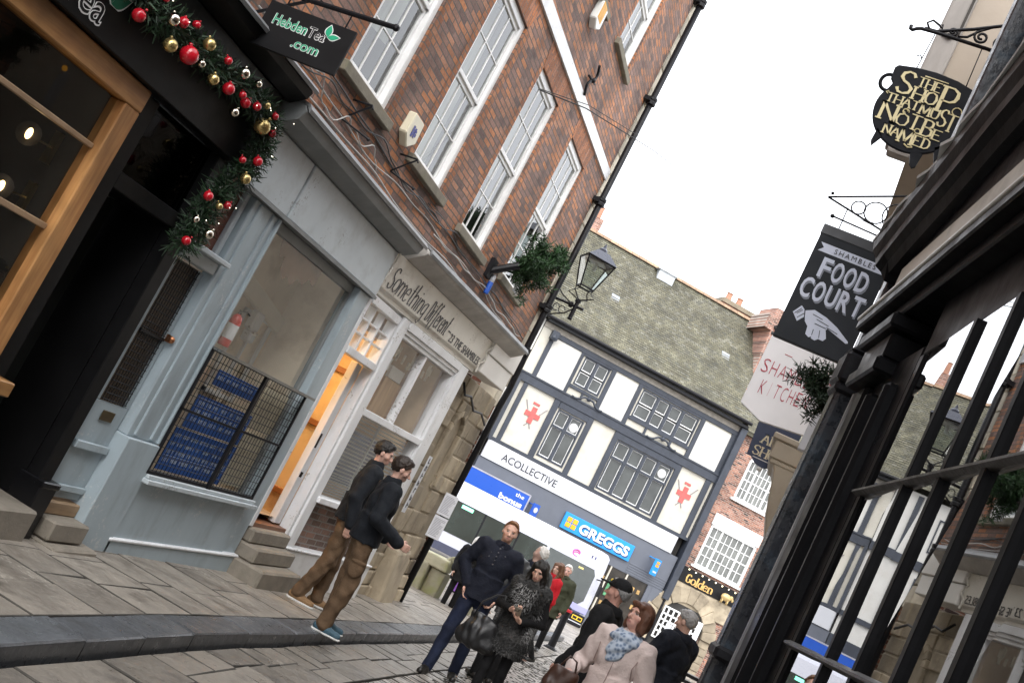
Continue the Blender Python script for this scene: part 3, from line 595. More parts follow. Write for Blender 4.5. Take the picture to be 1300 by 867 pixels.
mb = MB(); mb.quad((-.18,7.2,2.33),(-.18,7.56,2.33),(-.18,7.56,2.9),(-.18,7.2,2.9)); mb.build('transom_pane', M('red_brown_blind', (.12,.045,.03), .3, .3, 4), sdr)
mb = MB(); mb.hexa([(-.3,7.15,-.25),(.14,7.15,-.25),(.12,7.74,-.25),(-.3,7.74,-.25),(-.3,7.15,-.07),(.14,7.15,-.08),(.12,7.74,-.08),(-.3,7.74,-.07)]); mb.box(-.3,.04,7.16,7.605,-.07,.08); mb.build('stone_step', stepst, sdr, .015)
mb = MB(); mb.box(-.3,-.12,7.15,7.60,.08,.18); mb.build('threshold', tread, sdr, .01)

# ---- cream shopfront (turned slightly towards the street) with its door
ca = R_(4.5)
cs = thing('cream_shop', 'cream shopfront with wide name board, sash window and open door', 'shopfront', (XF, 11.4, 0), -ca)
dk = M('dark_grey_lettering', (.05,.05,.055), .6, .05)
mb = MB()   # deep canted name board
prof = [(-.10,2.985),(.06,2.985),(.06,3.03),(.10,3.06),(.13,3.46),(-.10,3.46)]
mb.prism(prof, 'y', -.98, 2.50); fb = mb.build('name_board', cream, cs, .004)
mb = MB(); mb.prism([(-.1,3.462),(.15,3.462),(.30,3.56),(.33,3.60),(.31,3.645),(-.1,3.80)], 'y', -.75, 3.26); mb.build('cornice', M('cornice_stone_grey', (.42,.40,.37), .55, .15, 3, .1, 15, dirt=(.2,.19,.17), damt=.6), cs, .006)
mb = MB(); mb.prism([(-.1,3.81),(.32,3.65),(.34,3.6),(.35,3.63),(.33,3.67),(-.1,3.84)], 'y', -.7, 3.3); mb.build('lead_flashing', lead, cs)
mb = MB(); mb.box(-.2,.14,2.53,3.66,3.03,3.30); mb.box(-.2,.16,2.53,3.68,3.305,3.66); mb.prism([(-.2,3.66),(.18,3.66),(.16,3.72),(-.2,3.86)], 'y', 2.5, 3.7); mb.build('end_block', M('cream_white_paint', (.70,.68,.64), .45, .06, 2, .05, 30), cs, .012)
mb = MB(); mb.tube([(.15,2.46,3.46),(.155,2.50,3.40),(.13,2.44,3.3),(.15,2.5,3.2),(.11,2.45,3.12),(.12,2.44,3.0)], .012, 6); mb.tube([(.15,-.96,3.5),(.17,-.99,3.44),(.14,-.94,3.34),(.15,-.98,3.2),(.10,-.96,3.0)], .012, 6); mb.build('scroll_moulding', cream, cs)
# lettering follows the cant of the board
mb = MB(); stroke_word(mb, 'Something', .0, -.82, .27, 3.09, .25, .017, gap=.2, serif=False, thin=.5, fn=lambda a, b: (a + .14*(b-3.1), b)); stroke_word(mb, 'Different', .0, .35, 1.03, 3.09, .25, .017, gap=.2, serif=False, thin=.5, fn=lambda a, b: (a + .14*(b-3.1), b))
mb.v = [(x + .1035 + (z-3.06)*.075, y, z) for x, y, z in mb.v]; mb.build('script_lettering', dk, cs)
mb = MB(); mb.box(0,.004,1.10,1.18,3.17,3.185); text(mb, '23 THE SHAMBLES', 0, 1.22, 2.40, 3.08, 3.185, -.005, .002, .004); mb.v = [(x + .1035 + (z-3.06)*.075, y, z) for x, y, z in mb.v]; mb.build('address_lettering', dk, cs)
# window frame, pilasters
mb = MB(); mb.box(-.12,.06,.02,.20,.10,2.98); mb.build('pilaster', white, cs, .008); mb = MB(); mb.box(-.12,.06,2.06,2.36,-.3,2.98); mb.build('pilaster', white, cs, .008)
mb = MB(); mb.box(-.10,.03,.2,2.06,2.78,2.83); mb.box(-.10,.05,.2,2.06,2.83,2.88); mb.box(-.1,.075,.2,2.06,2.88,2.98); mb.box(-.1,.02,.2,.235,.8,2.78); mb.box(-.1,.02,2.025,2.06,.8,2.78); mb.box(-.1,.05,.2,2.06,1.80,1.88); mb.box(-.09,.015,1.08,1.135,1.88,2.78); mb.build('window_frame', white, cs, .006)
mb = MB(); mb.box(-.12,.10,.16,2.10,.72,.79); mb.build('window_sill', white, cs, .008)
mb = MB(); mb.quad((-.05,.22,.79),(-.05,2.04,.79),(-.05,2.04,2.8),(-.05,.22,2.8)); mb.build('pane', glassS, cs)
mb = MB(); mb.quad((-.06,.18,.15),(-.06,2.08,.15),(-.06,2.08,.72),(-.06,.18,.72)); mb.build('brick_panel', brickD, cs)
mb = MB(); mb.box(-.12,.075,.0,2.40,-.45,.14); mb.build('plinth', M('plinth_white', (.62,.62,.62), .5, .1, 3, .1, 20, dirt=(.35,.34,.32), damt=.5), cs, .01); mb = MB(); mb.box(-.12,.09,-.01,2.41,.14,.165); mb.build('plinth_moulding', white, cs, .006)
mb = MB()
z = .82; sl_ = M('steel_blind', (.30,.33,.36), .35, .15, 4, metal=.6)
while z < 1.79:
    mb.quad((-.10,.25,z),(-.10,2.02,z),(-.125,2.02,z+.016),(-.125,.25,z+.016)); z += .045 if z > 1.05 else .03
mb.box(-.13,-.1,1.10,1.115,.8,1.8); bl_ = mb.build('slatted_blind', sl_, cs)
mb = MB(); mb.box(-.30,-.28,.45,1.75,.95,1.6); mb.build('blue_backing', M('blue_backing_board', (.015,.05,.16), .6, .2, 4), cs)
tan = M('tan_board', (.50,.30,.15), .7, .25, 3, stretch=(1,5,.5))
mb = MB(); mb.quad((-5.2,-.6,.3),(-5.2,3.2,.3),(-5.2,3.2,3),(-5.2,-.6,3)); mb.quad((-5.2,3.0,.3),(-.13,2.15,.3),(-.13,2.15,3),(-5.2,3.0,3)); mb.quad((-3.2,-.6,2.97),(-3.2,3.0,2.97),(-.1,2.2,2.97),(-.1,.1,2.97)); mb.quad((-5.2,-.6,.3),(-5.2,-.6,3),(-1.2,-.6,3),(-1.2,-.6,.3)); mb.quad((-5.2,-.6,.4),(-.1,-.6,.4),(-.1,2.3,.4),(-5.2,3,.4)); mb.box(-3.2,-3.05,-.6,2.6,2.45,2.97); mb.build('interior', M('warm_interior', (.50,.38,.26), .8, .3, 2), cs)
mb = MB(); mb.box(-.40,-.35,.26,1.04,1.86,2.42); mb.box(-.46,-.40,1.2,1.95,1.86,2.36)
for q in (.42,.55,.68,.81): mb.box(-.348,-.34,q,q+.06,1.9,2.35)
mb.build('display_board', tan, cs, .01)
mb = MB(); mb.box(-.38,-.34,.26,1.04,2.425,2.58); mb.box(-.42,-.38,1.2,1.6,2.37,2.52); mb.build('display_card', white, cs)
mb = MB(); pr = random.Random(5)
for i in range(26): y = .28+pr.random()*1.7; z = 2.62+pr.random()*.12; mb.box(-.25,-.23,y,y+.03,z-.08,z+pr.random()*.08)
mb.build('hanging_tags', M('tag_card', (.60,.56,.45), .8, .4, 9), cs)
# doorway between the grey and the cream shop: lit hall
hall = M('orange_hall_wall', (.62,.45,.23), .7, .12, 1.5, dirt=(.34,.15,.04), damt=.8, dscale=1.8)
drw = thing('doorway', 'open doorway with white transom window and warm orange lit hall', 'doorway', (XF, 10.4, 0))
mb = MB(); mb.box(-.10,.035,-.02,.06,.30,2.89); mb.box(-.1,.03,.96,1.035,.1,2.95); mb.box(-.1,.05,.06,.96,2.28,2.36); mb.box(-.1,.045,.06,.96,2.86,2.95); mb.build('door_frame', white, drw, .006)
mb = MB()
for q in (.33,.62): mb.box(-.085,.0,q,q+.035,2.36,2.86)
for q in (2.52,2.68): mb.box(-.08,-.01,.06,.96,q,q+.02)
mb.build('transom_bars', white, drw, .004)
mb = MB(); mb.quad((-.05,.06,2.36),(-.05,.96,2.36),(-.05,.96,2.86),(-.05,.06,2.86)); mb.build('transom_pane', glassS, drw)
mb = MB(); mb.quad((-2.4,-.02,.33),(-2.4,-.02,2.6),(-.1,-.02,2.6),(-.1,-.02,.33)); mb.quad((-2.4,1.02,.33),(-.1,1.02,.33),(-.1,1.02,2.6),(-2.4,1.02,2.6)); mb.quad((-2.4,-.02,.33),(-2.4,1.02,.33),(-2.4,1.02,2.6),(-2.4,-.02,2.6)); mb.quad((-2.4,-.02,2.62),(-2.4,1.02,2.62),(-.1,1.02,2.62),(-.1,-.02,2.62)); mb.build('hall_wall', hall, drw)
mb = MB(); mb.box(-2.4,.0,-.02,1.02,.10,.33); mb.build('hall_floor', M('brown_floor', (.16,.07,.035), .5, .2, 2), drw)
mb = MB()
for q in (.62, 1.45, 2.1): mb.box(-2.38,-2.33,.0,1.0,q,q+.07)
for q in (.62, 1.45, 2.1): mb.box(-2.3,-.15,.965,1.015,q,q+.07)
mb.build('hall_rail', M('dark_orange_rail', (.25,.09,.02), .5, .1), drw, .01)
mb = MB(); mb.box(-.16,-.10,.78,.958,.345,2.278); mb.box(-.17,-.085,.765,.80,.345,2.278); mb.build('half_open_door', white, drw, .006)
mb = MB(); mb.box(-.084,-.07,.77,.792,1.25,1.42); mb.box(-.084,-.06,.772,.79,.9,.96); mb.build('lock_plate', blackm, drw)
mb = MB(); mb.ball((-1.2,.35,2.45), .045, 12); lt = mb.build('hall_lamp_bulb', lampglow, drw, smooth=True)
l = bpy.data.lights.new('hall_lamp', 'POINT'); l.energy = 20; l.color = (1,.74,.40); l.shadow_soft_size = .06; lo = bpy.data.objects.new('hall_lamp', l); COL.objects.link(lo); lo.parent = drw; lo.location = (-1.2,.35,2.36)
# steps
for (x1, y0, y1, z0, z1, lb) in ((.42,10.33,11.35,-.40,-.02,'wide worn stone step, the lowest one below the orange doorway'),(.24,10.40,11.38,-.02,.14,'middle stone step below the orange doorway'),(.10,10.42,11.36,.14,.29,'narrow top stone step in the orange doorway')):
    m = MB(); m.box(-.1,x1,0,y1-y0,z0,z1); o = m.build('stone_step', stepst, None, .02); o.location = (XF, y0, 0); tag(o, lb, 'step', 'steps up to the doorway')
bt = thing('street_name_strip', 'white plastic strip of black letters fixed on the white pilaster', 'sign', (XF+.30, 13.75, .95), -ca)
mb = MB(); mb.box(0,.008,0,.11,0,.8); mb.build('plate', whiteF, bt)
mb = MB()
for i in range(7):
    zz = .70-.105*i; mb.box(.009,.0115,.03,.05,zz,zz+.07); mb.box(.009,.0115,.05,.085,zz+(.0,.05,.025,.02,.05,.0,.03)[i],zz+(.018,.07,.045,.04,.066,.02,.05)[i])
    if i % 2: mb.box(.009,.0115,.068,.085,zz,zz+.05)
mb.build('lettering', dk, bt)
# ---- stone pier with niche at the corner, big foot stone
pier = thing('stone_pier', 'weathered sandstone corner pier with a small arched niche', 'pier', (XF, 13.8, 0))
mb = MB(); pr = random.Random(11); z = -.45
def niche(y, z): return 14.9-13.8 < y+13.8-13.8 < 15.32-13.8 and 1.35 < z < 2.35
while z < 2.98:
    h = pr.uniform(.2, .36); h = min(h, 3.0-z); y = -.06
    while y < 2.6:
        w = pr.uniform(.28, .62); w = min(w, 2.62-y) if 2.62-y-w > .12 else 2.62-y
        mb.tint = pr.random(); cy, cz = y+w/2, z+h/2
        back = -.05
        if 1.02 < cy < 1.62 and 1.35 < cz < 2.5: back = -.24
        x1 = back + pr.uniform(.03, .08) + max(0, (.55-cz))*.10; g_ = .008
        mb.hexa([(-.5,y+g_,z+g_),(x1+pr.uniform(-.01,.01),y+g_,z+g_),(x1+pr.uniform(-.01,.01),y+w-g_,z+g_),(-.5,y+w-g_,z+g_),(-.5,y+g_,z+h-g_),(x1+pr.uniform(-.012,.012),y+g_,z+h-g_),(x1+pr.uniform(-.012,.012),y+w-g_,z+h-g_),(-.5,y+w-g_,z+h-g_)])
        y += w
    z += h
mb.tint = .2; mb.box(-.5,-.005,-.06,2.6,-.5,3.0) ; mb.build('stonework', stone, pier, .02, seg=2)
mb = MB()
for i in range(9):
    a0, a1 = math.pi*i/9, math.pi*(i+1)/9; c = (1.32, 2.2); r0, r1 = .26, .36; mb.tint = pr.random()
    P = [(c[0]-math.cos(a)*r, c[1]+math.sin(a)*r) for a, r in ((a0,r0),(a1,r0),(a1,r1),(a0,r1))]; mb.prism(P, 'x', -.1, .06)
for s_ in (.96, 1.58): mb.tint = pr.random(); mb.box(-.1,.055,s_,s_+.1,1.4,2.2)
mb.build('niche_arch', stone, pier, .01)
mb = MB(); mb.tube([(.07,.55,2.85),(.08,.8,2.72),(.08,1.1,2.76),(.08,1.5,2.62),(.09,1.9,2.66),(.1,2.3,2.55)], .018, 6); mb.build('cable', blackm, pier, smooth=True)
fs_ = MB(); fs_.tint = .6; fs_.hexa([(0,0,-.5),(.30,.05,-.5),(.24,.85,-.5),(0,.9,-.5),(0,.05,.42),(.20,.1,.40),(.16,.8,.44),(0,.85,.44)]); o = fs_.build('foot_stone', stone, None, .05, seg=2); o.location = (XF, 14.75, 0); tag(o, 'large rounded grey foot stone against the bottom of the stone pier', 'stone')
# ------------------------------------------------------------------ things fixed to or hanging from the left row
pinm = M('fir_needles', (.014,.036,.014), .6, .35, 8, tint=.55)
pinb = M('fir_dark_needles', (.012,.032,.012), .6, .35, 8, tint=.5)
barkm = M('bark', (.06,.04,.025), .9, .3, 12, .4, 30)
def needles(mb, pts, n, r, L, pr, droop=0.):
    """short needle sprigs all round a line of points"""
    P = [Vector(p) for p in pts]
    for i in range(n):
        k = pr.random()*(len(P)-1); a = int(k); p = P[a].lerp(P[a+1], k-a)
        d = Vector((pr.gauss(0,1), pr.gauss(0,1), pr.gauss(0,1)-droop)).normalized()
        b = p + d*r*pr.uniform(.1, 1.0); d2 = (d + Vector((pr.gauss(0,.5), pr.gauss(0,.5), pr.gauss(0,.5)))).normalized(); e = b + d2*L*pr.uniform(.6, 1.3)
        w = d2.cross(Vector((pr.gauss(0,1), pr.gauss(0,1), pr.gauss(0,1)))).normalized()*L*.11
        mb.tint = min(1, max(0, pr.gauss(.5, .25))); mb.add([b-w, b+w, e+w*.3, e-w*.3], [(0,1,2,3)])
gar = thing('christmas_garland', 'green fir garland with red and gold baubles draped over the black tea shop corner', 'garland', (XF+.10, 0, 0))
path = [(0.05,5.0,3.36),(.06,5.4,3.30),(.06,5.8,3.36),(.06,6.2,3.34),(.06,6.6,3.40),(.07,6.9,3.38),(.08,7.05,3.25),(.08,7.06,3.05),(.06,7.0,2.85),(.04,6.92,2.65),(.03,6.9,2.45),(.02,6.88,2.22)]
pr = random.Random(21); mb = MB(); needles(mb, path, 5600, .12, .062, pr); mb.build('foliage', pinm, gar)
mb = MB(); mb.tube(path, .014, 6); mb.build('stem', barkm, gar)
bm = {'r': M('red_bauble', (.42,.008,.018), .16, .05, spec=.6), 's': M('silver_bauble', (.72,.66,.55), .1, .05, metal=1), 'g': M('gold_bauble', (.50,.38,.16), .28, .06, metal=.85)}
BL = [(5.31,3.21,.041,'r'),(5.52,3.33,.04,'s'),(5.63,3.37,.035,'r'),(5.77,3.43,.028,'r'),(5.61,3.2,.044,'g'),(5.8,3.24,.06,'r'),(5.92,3.39,.042,'g'),(5.98,3.27,.027,'s'),(6.17,3.41,.028,'r'),(6.15,3.25,.039,'g'),(6.41,3.44,.04,'s'),(6.63,3.47,.027,'s'),(6.34,3.28,.042,'r'),(6.5,3.32,.026,'r'),(6.63,3.31,.037,'r'),(6.72,3.34,.031,'r'),(6.82,3.4,.027,'g'),(6.56,3.2,.033,'s'),(6.98,3.39,.026,'r'),(6.96,3.28,.063,'g'),(7.09,3.29,.028,'r'),(6.88,2.98,.025,'r'),(7.06,3.05,.036,'r'),(7.03,2.89,.04,'g'),(6.74,2.62,.035,'r'),(6.9,2.61,.025,'g'),(7.05,2.66,.03,'r'),(6.77,2.44,.025,'s'),(7.02,2.41,.038,'s'),(6.83,2.28,.033,'r'),(5.42,3.4,.022,'r')]
for y, z, r, c in BL:
    r *= 1.02; mb = MB(); mb.ball((.15+pr.uniform(-.02,.04), y-.10, z-.012), r, 18)
    mb.lathe([(r*.22,r*.93),(r*.22,r*1.22),(.002,r*1.3)], (.16, y-.10, z-.012), 8); mb.build('bauble', bm[c], gar, smooth=True)
mb = MB(); fl = emit('fairy_light', (1, .9, .7), 1.6)
for i in range(14):
    k = pr.random()*(len(path)-1); a = int(k); p = Vector(path[a]).lerp(Vector(path[a+1]), k-a); mb.ball((p.x+.15, p.y+pr.uniform(-.16,.12), p.z+pr.uniform(-.13,.12)), .0038, 6)
mb.build('fairy_lights', fl, gar)
# hanging sign over the tea shop
hs_ = thing('hanging_sign', 'black hanging board with green white outlined lettering on an iron arm', 'sign', (-4.53, 6.30, 3.64), -math.pi/2)
mb = MB(); mb.box(-.012,.012,0,.70,.0,.34); mb.build('board', blackf, hs_, .003)
mb = MB(); text(mb, 'Hebden', .0125, .085, .365, .185, .262, .035, .002, .001); text(mb, 'Tea', .0125, .372, .515, .185, .262, .03, .002, .001); text(mb, '.com', .0125, .30, .52, .078, .15, .035, .002, .001); leaf(mb, .0135, .515, .235, .09, .031, 1.65); leaf(mb, .0135, .52, .228, .10, .026, .3); mb.build('lettering_outline', wl, hs_)
mb = MB(); text(mb, 'Hebden', .0145, .090, .360, .187, .260, .006, .002, .001); text(mb, '.com', .0145, .305, .515, .08, .148, .006, .002, .001); leaf(mb, .0155, .516, .238, .08, .024, 1.65); leaf(mb, .0155, .525, .229, .088, .019, .3); mb.build('green_lettering', gl_, hs_)
mb = MB(); text(mb, 'Tea', .0145, .377, .510, .187, .260, .0, .002, .001); mb.build('dark_lettering', blackf, hs_)
mb = MB(); mb.tube([(0,-.2,.41),(0,.93,.47)], .019, 8); mb.ball((0,.935,.47), .026, 10); mb.tube([(0,.12,.43),(0,.12,.34)], .006, 6); mb.tube([(0,.60,.45),(0,.60,.34)], .006, 6); mb.tube([(0,-.18,.15),(0,.25,.425)], .012, 6); mb.tube([(0,.2,.43),(.0,.27,.5),(0,.34,.46),(0,.28,.42),(0,.2,.46)], .008, 6); mb.build('bracket', blackm, hs_)
# cables along the foot of the brick wall
cabw = M('pale_cable', (.42,.41,.39), .5, .15); cabb = M('dark_cable', (.03,.03,.032), .5, .15)
pr = random.Random(4)
def cable(name, lab, mat, r, z0, z1, amp, y0=6.4, y1=16.0, n=60, off=.03, loops=0):
    pts = []; ph = [pr.uniform(0, 6) for _ in range(4)]
    for i in range(n):
        t = i/(n-1); y = y0+(y1-y0)*t; pts.append((XF+off+.02*math.sin(t*23+ph[0]), y, z0+(z1-z0)*t+amp*(.5*math.sin(t*9+ph[1])+.35*math.sin(t*21+ph[2])+.2*math.sin(t*47+ph[3]))))
    mb = MB(); mb.tube(pts, r, 6); o = mb.build(name, mat, None, smooth=True); return tag(o, lab, 'cable', 'cables strung along the brick wall')
cable('wall_cable', 'thin pale cable sagging lowest along the lead flashing of the shops', cabw, .007, 3.80, 3.82, .03)
cable('wall_cable', 'pale loose cable waving just above the lowest one on the brick wall', cabw, .006, 3.95, 3.92, .07)
cable('wall_cable', 'dark cable running below the window sills of the brick house', cabb, .008, 4.06, 4.03, .05)
cable('wall_cable', 'short pale cable hanging in loops beside the hanging sign', cabw, .006, 4.02, 3.86, .13, 6.8, 9.2, 50)
cable('wall_cable', 'dark wavy cable close under the first two window sills', cabb, .007, 3.98, 4.1, .09, 7.0, 11.8, 50)
cable('wall_cable', 'white cable with clips along the top of the cream cornice', cabw, .008, 3.93, 3.98, .05, 11, 16, 50, .05)
cable('wall_cable', 'second thin dark cable beneath the third sash window', cabb, .005, 4.1, 3.98, .05, 10.6, 15.6, 40)
# old iron hooks
for (y, z, lb) in ((8.22, 4.02, 'small black iron hook stay under the first window sill'), (9.50, 4.08, 'small black iron hook stay under the second window sill')):
    mb = MB(); mb.tube([(0,0,.10),(.18,.02,.12),(.2,.02,.09)], .010, 6); mb.tube([(0,-.02,-.10),(.1,.0,0.02),(.18,.02,.11)], .009, 6); mb.tube([(0,-.02,-.1),(.12,.12,-.11),(.2,.2,-.12)], .009, 6); mb.ball((.2,.2,-.12), .018, 8); o = mb.build('wall_hook', blackm); o.location = (XF, y, z); tag(o, lb, 'hook', 'iron hooks on the brick wall')
# alarm boxes
ab = thing('alarm_box', 'cream burglar alarm box with blue emblem beside the second window sill', 'alarm', (XF, 9.36, 4.22))
mb = MB(); mb.prism([(-.13,.32),(.13,.32),(.15,.10),(0,0),(-.15,.10)], 'x', 0, .09); mb.build('cover', M('cream_plastic', (.66,.61,.46), .4, .05), ab, .012)
mb = MB(); mb.box(.091,.094,-.06,.06,.14,.17); mb.box(.091,.094,-.045,.05,.18,.20); mb.box(.091,.0945,-.06,-.02,.11,.22); mb.box(.091,.0945,.0,.03,.12,.215); mb.build('emblem', M('navy_print', (.02,.03,.22), .5), ab)
ab = thing('alarm_box', 'yellow and white alarm box high on the brick wall above the string course', 'alarm', (XF, 12.44, 7.42))
mb = MB(); mb.prism([(-.14,.34),(.14,.34),(.15,.08),(0,0),(-.15,.08)], 'x', 0, .10); mb.build('cover', M('white_plastic', (.74,.74,.70), .4, .05), ab, .012)
mb = MB()
for i in range(7): mb.box(.1,.104,-.135,.06,.12+.03*i,.142+.03*i)
mb.box(.0995,.102,-.137,.062,.11,.335); mb.build('stripes', M('yellow_print', (.72,.36,.02), .5), ab)
# fir tree in a wall socket, with a blue and white spray bottle shaped holder and pale tag
ft = thing('wall_fir_tree', 'small fir tree leaning out of an iron wall socket under the last window', 'fir tree', (XF, 13.3, 4.22))
mb = MB(); mb.tube([(0,0,-.02),(.14,.06,.1),(.30,.14,.24)], .05, 8); mb.box(-.0,.05,-.1,.1,-.1,.16); mb.build('socket', blackm, ft)
mb = MB(); trunk = [(.2,.1,.16),(.34,.38,.40),(.46,.72,.62),(.5,.98,.78)]; mb.tube(trunk, .025, 6, .008); mb.build('trunk', barkm, ft)
mb = MB(); pr = random.Random(9)
for i in range(34):
    t = pr.uniform(.05, 1); k = t*3; a = min(2, int(k)); p = Vector(trunk[a]).lerp(Vector(trunk[a+1]), k-a)
    an = pr.uniform(0, 6.28); L = (.46*(1-t)+.13)*pr.uniform(.7, 1.1); d = Vector((.35+math.cos(an)*.8, .35+math.cos(an+1.8)*.9, .15+math.sin(an)*.75)).normalized()
    needles(mb, [p, p+d*L*.5+Vector((0,0,-.02)), p+d*L+Vector((0,0,-.07))], 200, .05, .075, pr)
mb.build('foliage', M('fresh_fir_needles', (.022,.062,.018), .6, .35, 8, tint=.6), ft)
mb = MB(); mb.lathe([(.035,0),(.038,.02),(.038,.16),(.03,.2)], (.07,.12,-.28), 12); mb.build('blue_lamp_cap', M('blue_plastic', (.02,.09,.42), .4, .05), ft, smooth=True)
mb = MB(); mb.lathe([(.036,.16),(.036,.25),(.02,.28)], (.07,.12,-.28), 12); mb.build('white_lamp_collar', whiteF, ft, smooth=True)
mb = MB(); mb.box(.25,.26,.52,.74,-.02,.28); mb.build('pale_label', whiteF, ft)
# black drainpipe down the corner with its collars
dp = thing('drainpipe', 'black cast iron drainpipe running down the corner of the brick house', 'drainpipe', (XF+.11, 16.22, 0))
mb = MB(); mb.tube([(0,0,11),(0,0,3.95),(.03,.03,3.7),(.03,.06,3.2),(0.0,.1,2.9),(-.02,.1,-.36)], .052, 12); mb.build('pipe', blackm, dp, smooth=True)
for z in (10.2, 8.35, 6.5, 4.6, 3.85): mb = MB(); mb.lathe([(.066,-.07),(.085,-.06),(.085,-.02),(.075,0),(.085,.02),(.085,.06),(.066,.07)], (0,0,z), 12); mb.box(-.12,.0,-.12,.12,z-.035,z+.035); mb.build('collar', blackm, dp)
nt_ = thing('paper_notice', 'two white printed sheets taped one above the other round the black drainpipe', 'notice', (XF+.165, 16.06, .70), -R_(52))
mb = MB()
for z0 in (0, .36):
    for i in range(6):
        a, b = -.114+.038*i, -.076+.038*i; f = lambda q: .02-(q*q)*1.1
        mb.quad((f(a),a,z0),(f(b),b,z0),(f(b),b,z0+.34),(f(a),a,z0+.34))
mb.build('sheet', M('printed_paper', (.72,.73,.78), .7, .05), nt_)
mb = MB(); pr = random.Random(2)
for z0 in (0, .36):
    for i in range(13):
        a, b = -.09, pr.uniform(.02, .09); z = z0+.29-.021*i; mb.quad((.0225-a*a*1.1,a,z),(.0225,0,z),(.0225,0,z+.007),(.0225-a*a*1.1,a,z+.007)); mb.quad((.0225,0,z),(.0225-b*b*1.1,b,z),(.0225-b*b*1.1,b,z+.007),(.0225,0,z+.007))
mb.build('print', M('grey_print', (.30,.31,.36), .8), nt_)
# street lantern on its bracket
la = thing('street_lantern', 'black four sided street lantern on a scrolled bracket at the house corner', 'street lamp', (-4.26, 16.4, 4.62))
mb = MB(); mb.tube([(-.4,0,.23),(.14,0,.23)], .022, 8); mb.tube([(0,0,.0),(0,0,.34)], .035, 8); mb.lathe([(.03,.0),(.045,.02),(.03,.04)], (0,0,.0), 10); mb.lathe([(.05,.30),(.05,.34),(.03,.36)], (0,0,0), 10)
mb.ball((-.08,0,.23), .05, 10)
mb.tube([(-.4,0,-.12),(-.28,0,-.02),(-.12,0,.06),(0,0,.20)], .012, 6); mb.tube([(-.4,0,.42),(-.28,0,.33),(-.1,0,.25)], .012, 6)
for s_ in (-.28, -.18): mb.tube([(s_+.05*math.cos(a), 0, .10+.06*math.sin(a)) for a in np.linspace(0, 5.5, 12)], .008, 5)
mb.box(-.42,-.38,-.05,.05,-.18,.5); mb.build('bracket', blackm, la, smooth=False)
mb = MB(); r0, r1, z0, z1 = .115, .235, .56, 1.02; cs4 = [(1,1),(-1,1),(-1,-1),(1,-1)]; ct_, st_ = math.cos(.5), math.sin(.5)
rot = lambda a, b: (a*ct_-b*st_, a*st_+b*ct_)
for a, b in cs4:
    p0 = rot(a*r0, b*r0); p1 = rot(a*r1, b*r1); mb.tube([(*p0, z0), (*p1, z1)], .013, 6)
    mb.tube([(0,0,.34),(p0[0]*1.5,p0[1]*1.5,.43),(p0[0]*.9,p0[1]*.9,.50),(*p0,z0)], .010, 6)
for r, z in ((r0,z0),(r1,z1)):
    for i in range(4): a = rot(cs4[i][0]*r, cs4[i][1]*r); b = rot(cs4[(i+1)%4][0]*r, cs4[(i+1)%4][1]*r); mb.tube([(*a, z), (*b, z)], .014, 6)
mb.build('lantern_frame', blackm, la)
mb = MB()
q = [rot(a*r1*1.08, b*r1*1.08) for a, b in cs4]; t = [rot(a*.10, b*.10) for a, b in cs4]
mb.add([(*p, z1+.01) for p in q] + [(*p, z1+.17) for p in t], [(0,1,5,4),(1,2,6,5),(2,3,7,6),(3,0,4,7),(4,5,6,7),(3,2,1,0)]); mb.lathe([(.07,.17),(.07,.21),(.03,.25),(.012,.31)], (0,0,z1), 10); mb.build('lantern_cap', M('slate_blue_metal', (.055,.06,.085), .3, .15, 4), la)
mb = MB()
for i in range(4):
    a0 = rot(cs4[i][0]*r0, cs4[i][1]*r0); b0 = rot(cs4[(i+1)%4][0]*r0, cs4[(i+1)%4][1]*r0); a1 = rot(cs4[i][0]*r1, cs4[i][1]*r1); b1 = rot(cs4[(i+1)%4][0]*r1, cs4[(i+1)%4][1]*r1); mb.quad((*a0,z0),(*b0,z0),(*b1,z1),(*a1,z1))
mb.build('pane', glass_mat('lantern_glass', (.75,.80,.78), .14, 0, 2.5), la)
mb = MB(); mb.box(-.13,.13,-.13,.13,.99,1.01); mb.tube([(0,0,.98),(0,0,.86)], .03, 8); mb.build('reflector', M('lantern_inner_white', (.6,.6,.58), .4), la)
# wire across the lane
w = MB(); w.tube([(XF+.05,11.82,6.18),(-4.3,12.6,6.47),(-3.6,13.9,6.75),(-2.6,15.8,7.0),(0.3,21,7.2)], [.009,.008,.006,.003,.002], 6); w.tube([(XF+.05,11.84,6.2),(-4.3,12.62,6.53),(-3.6,13.92,6.82),(-2.6,15.8,7.1),(.3,21,7.35)], [.006,.005,.004,.002,.0015], 6)
tag(w.build('overhead_wire', cabb, smooth=True), 'pair of thin black wires leaving the brick wall and crossing the sky', 'wire')
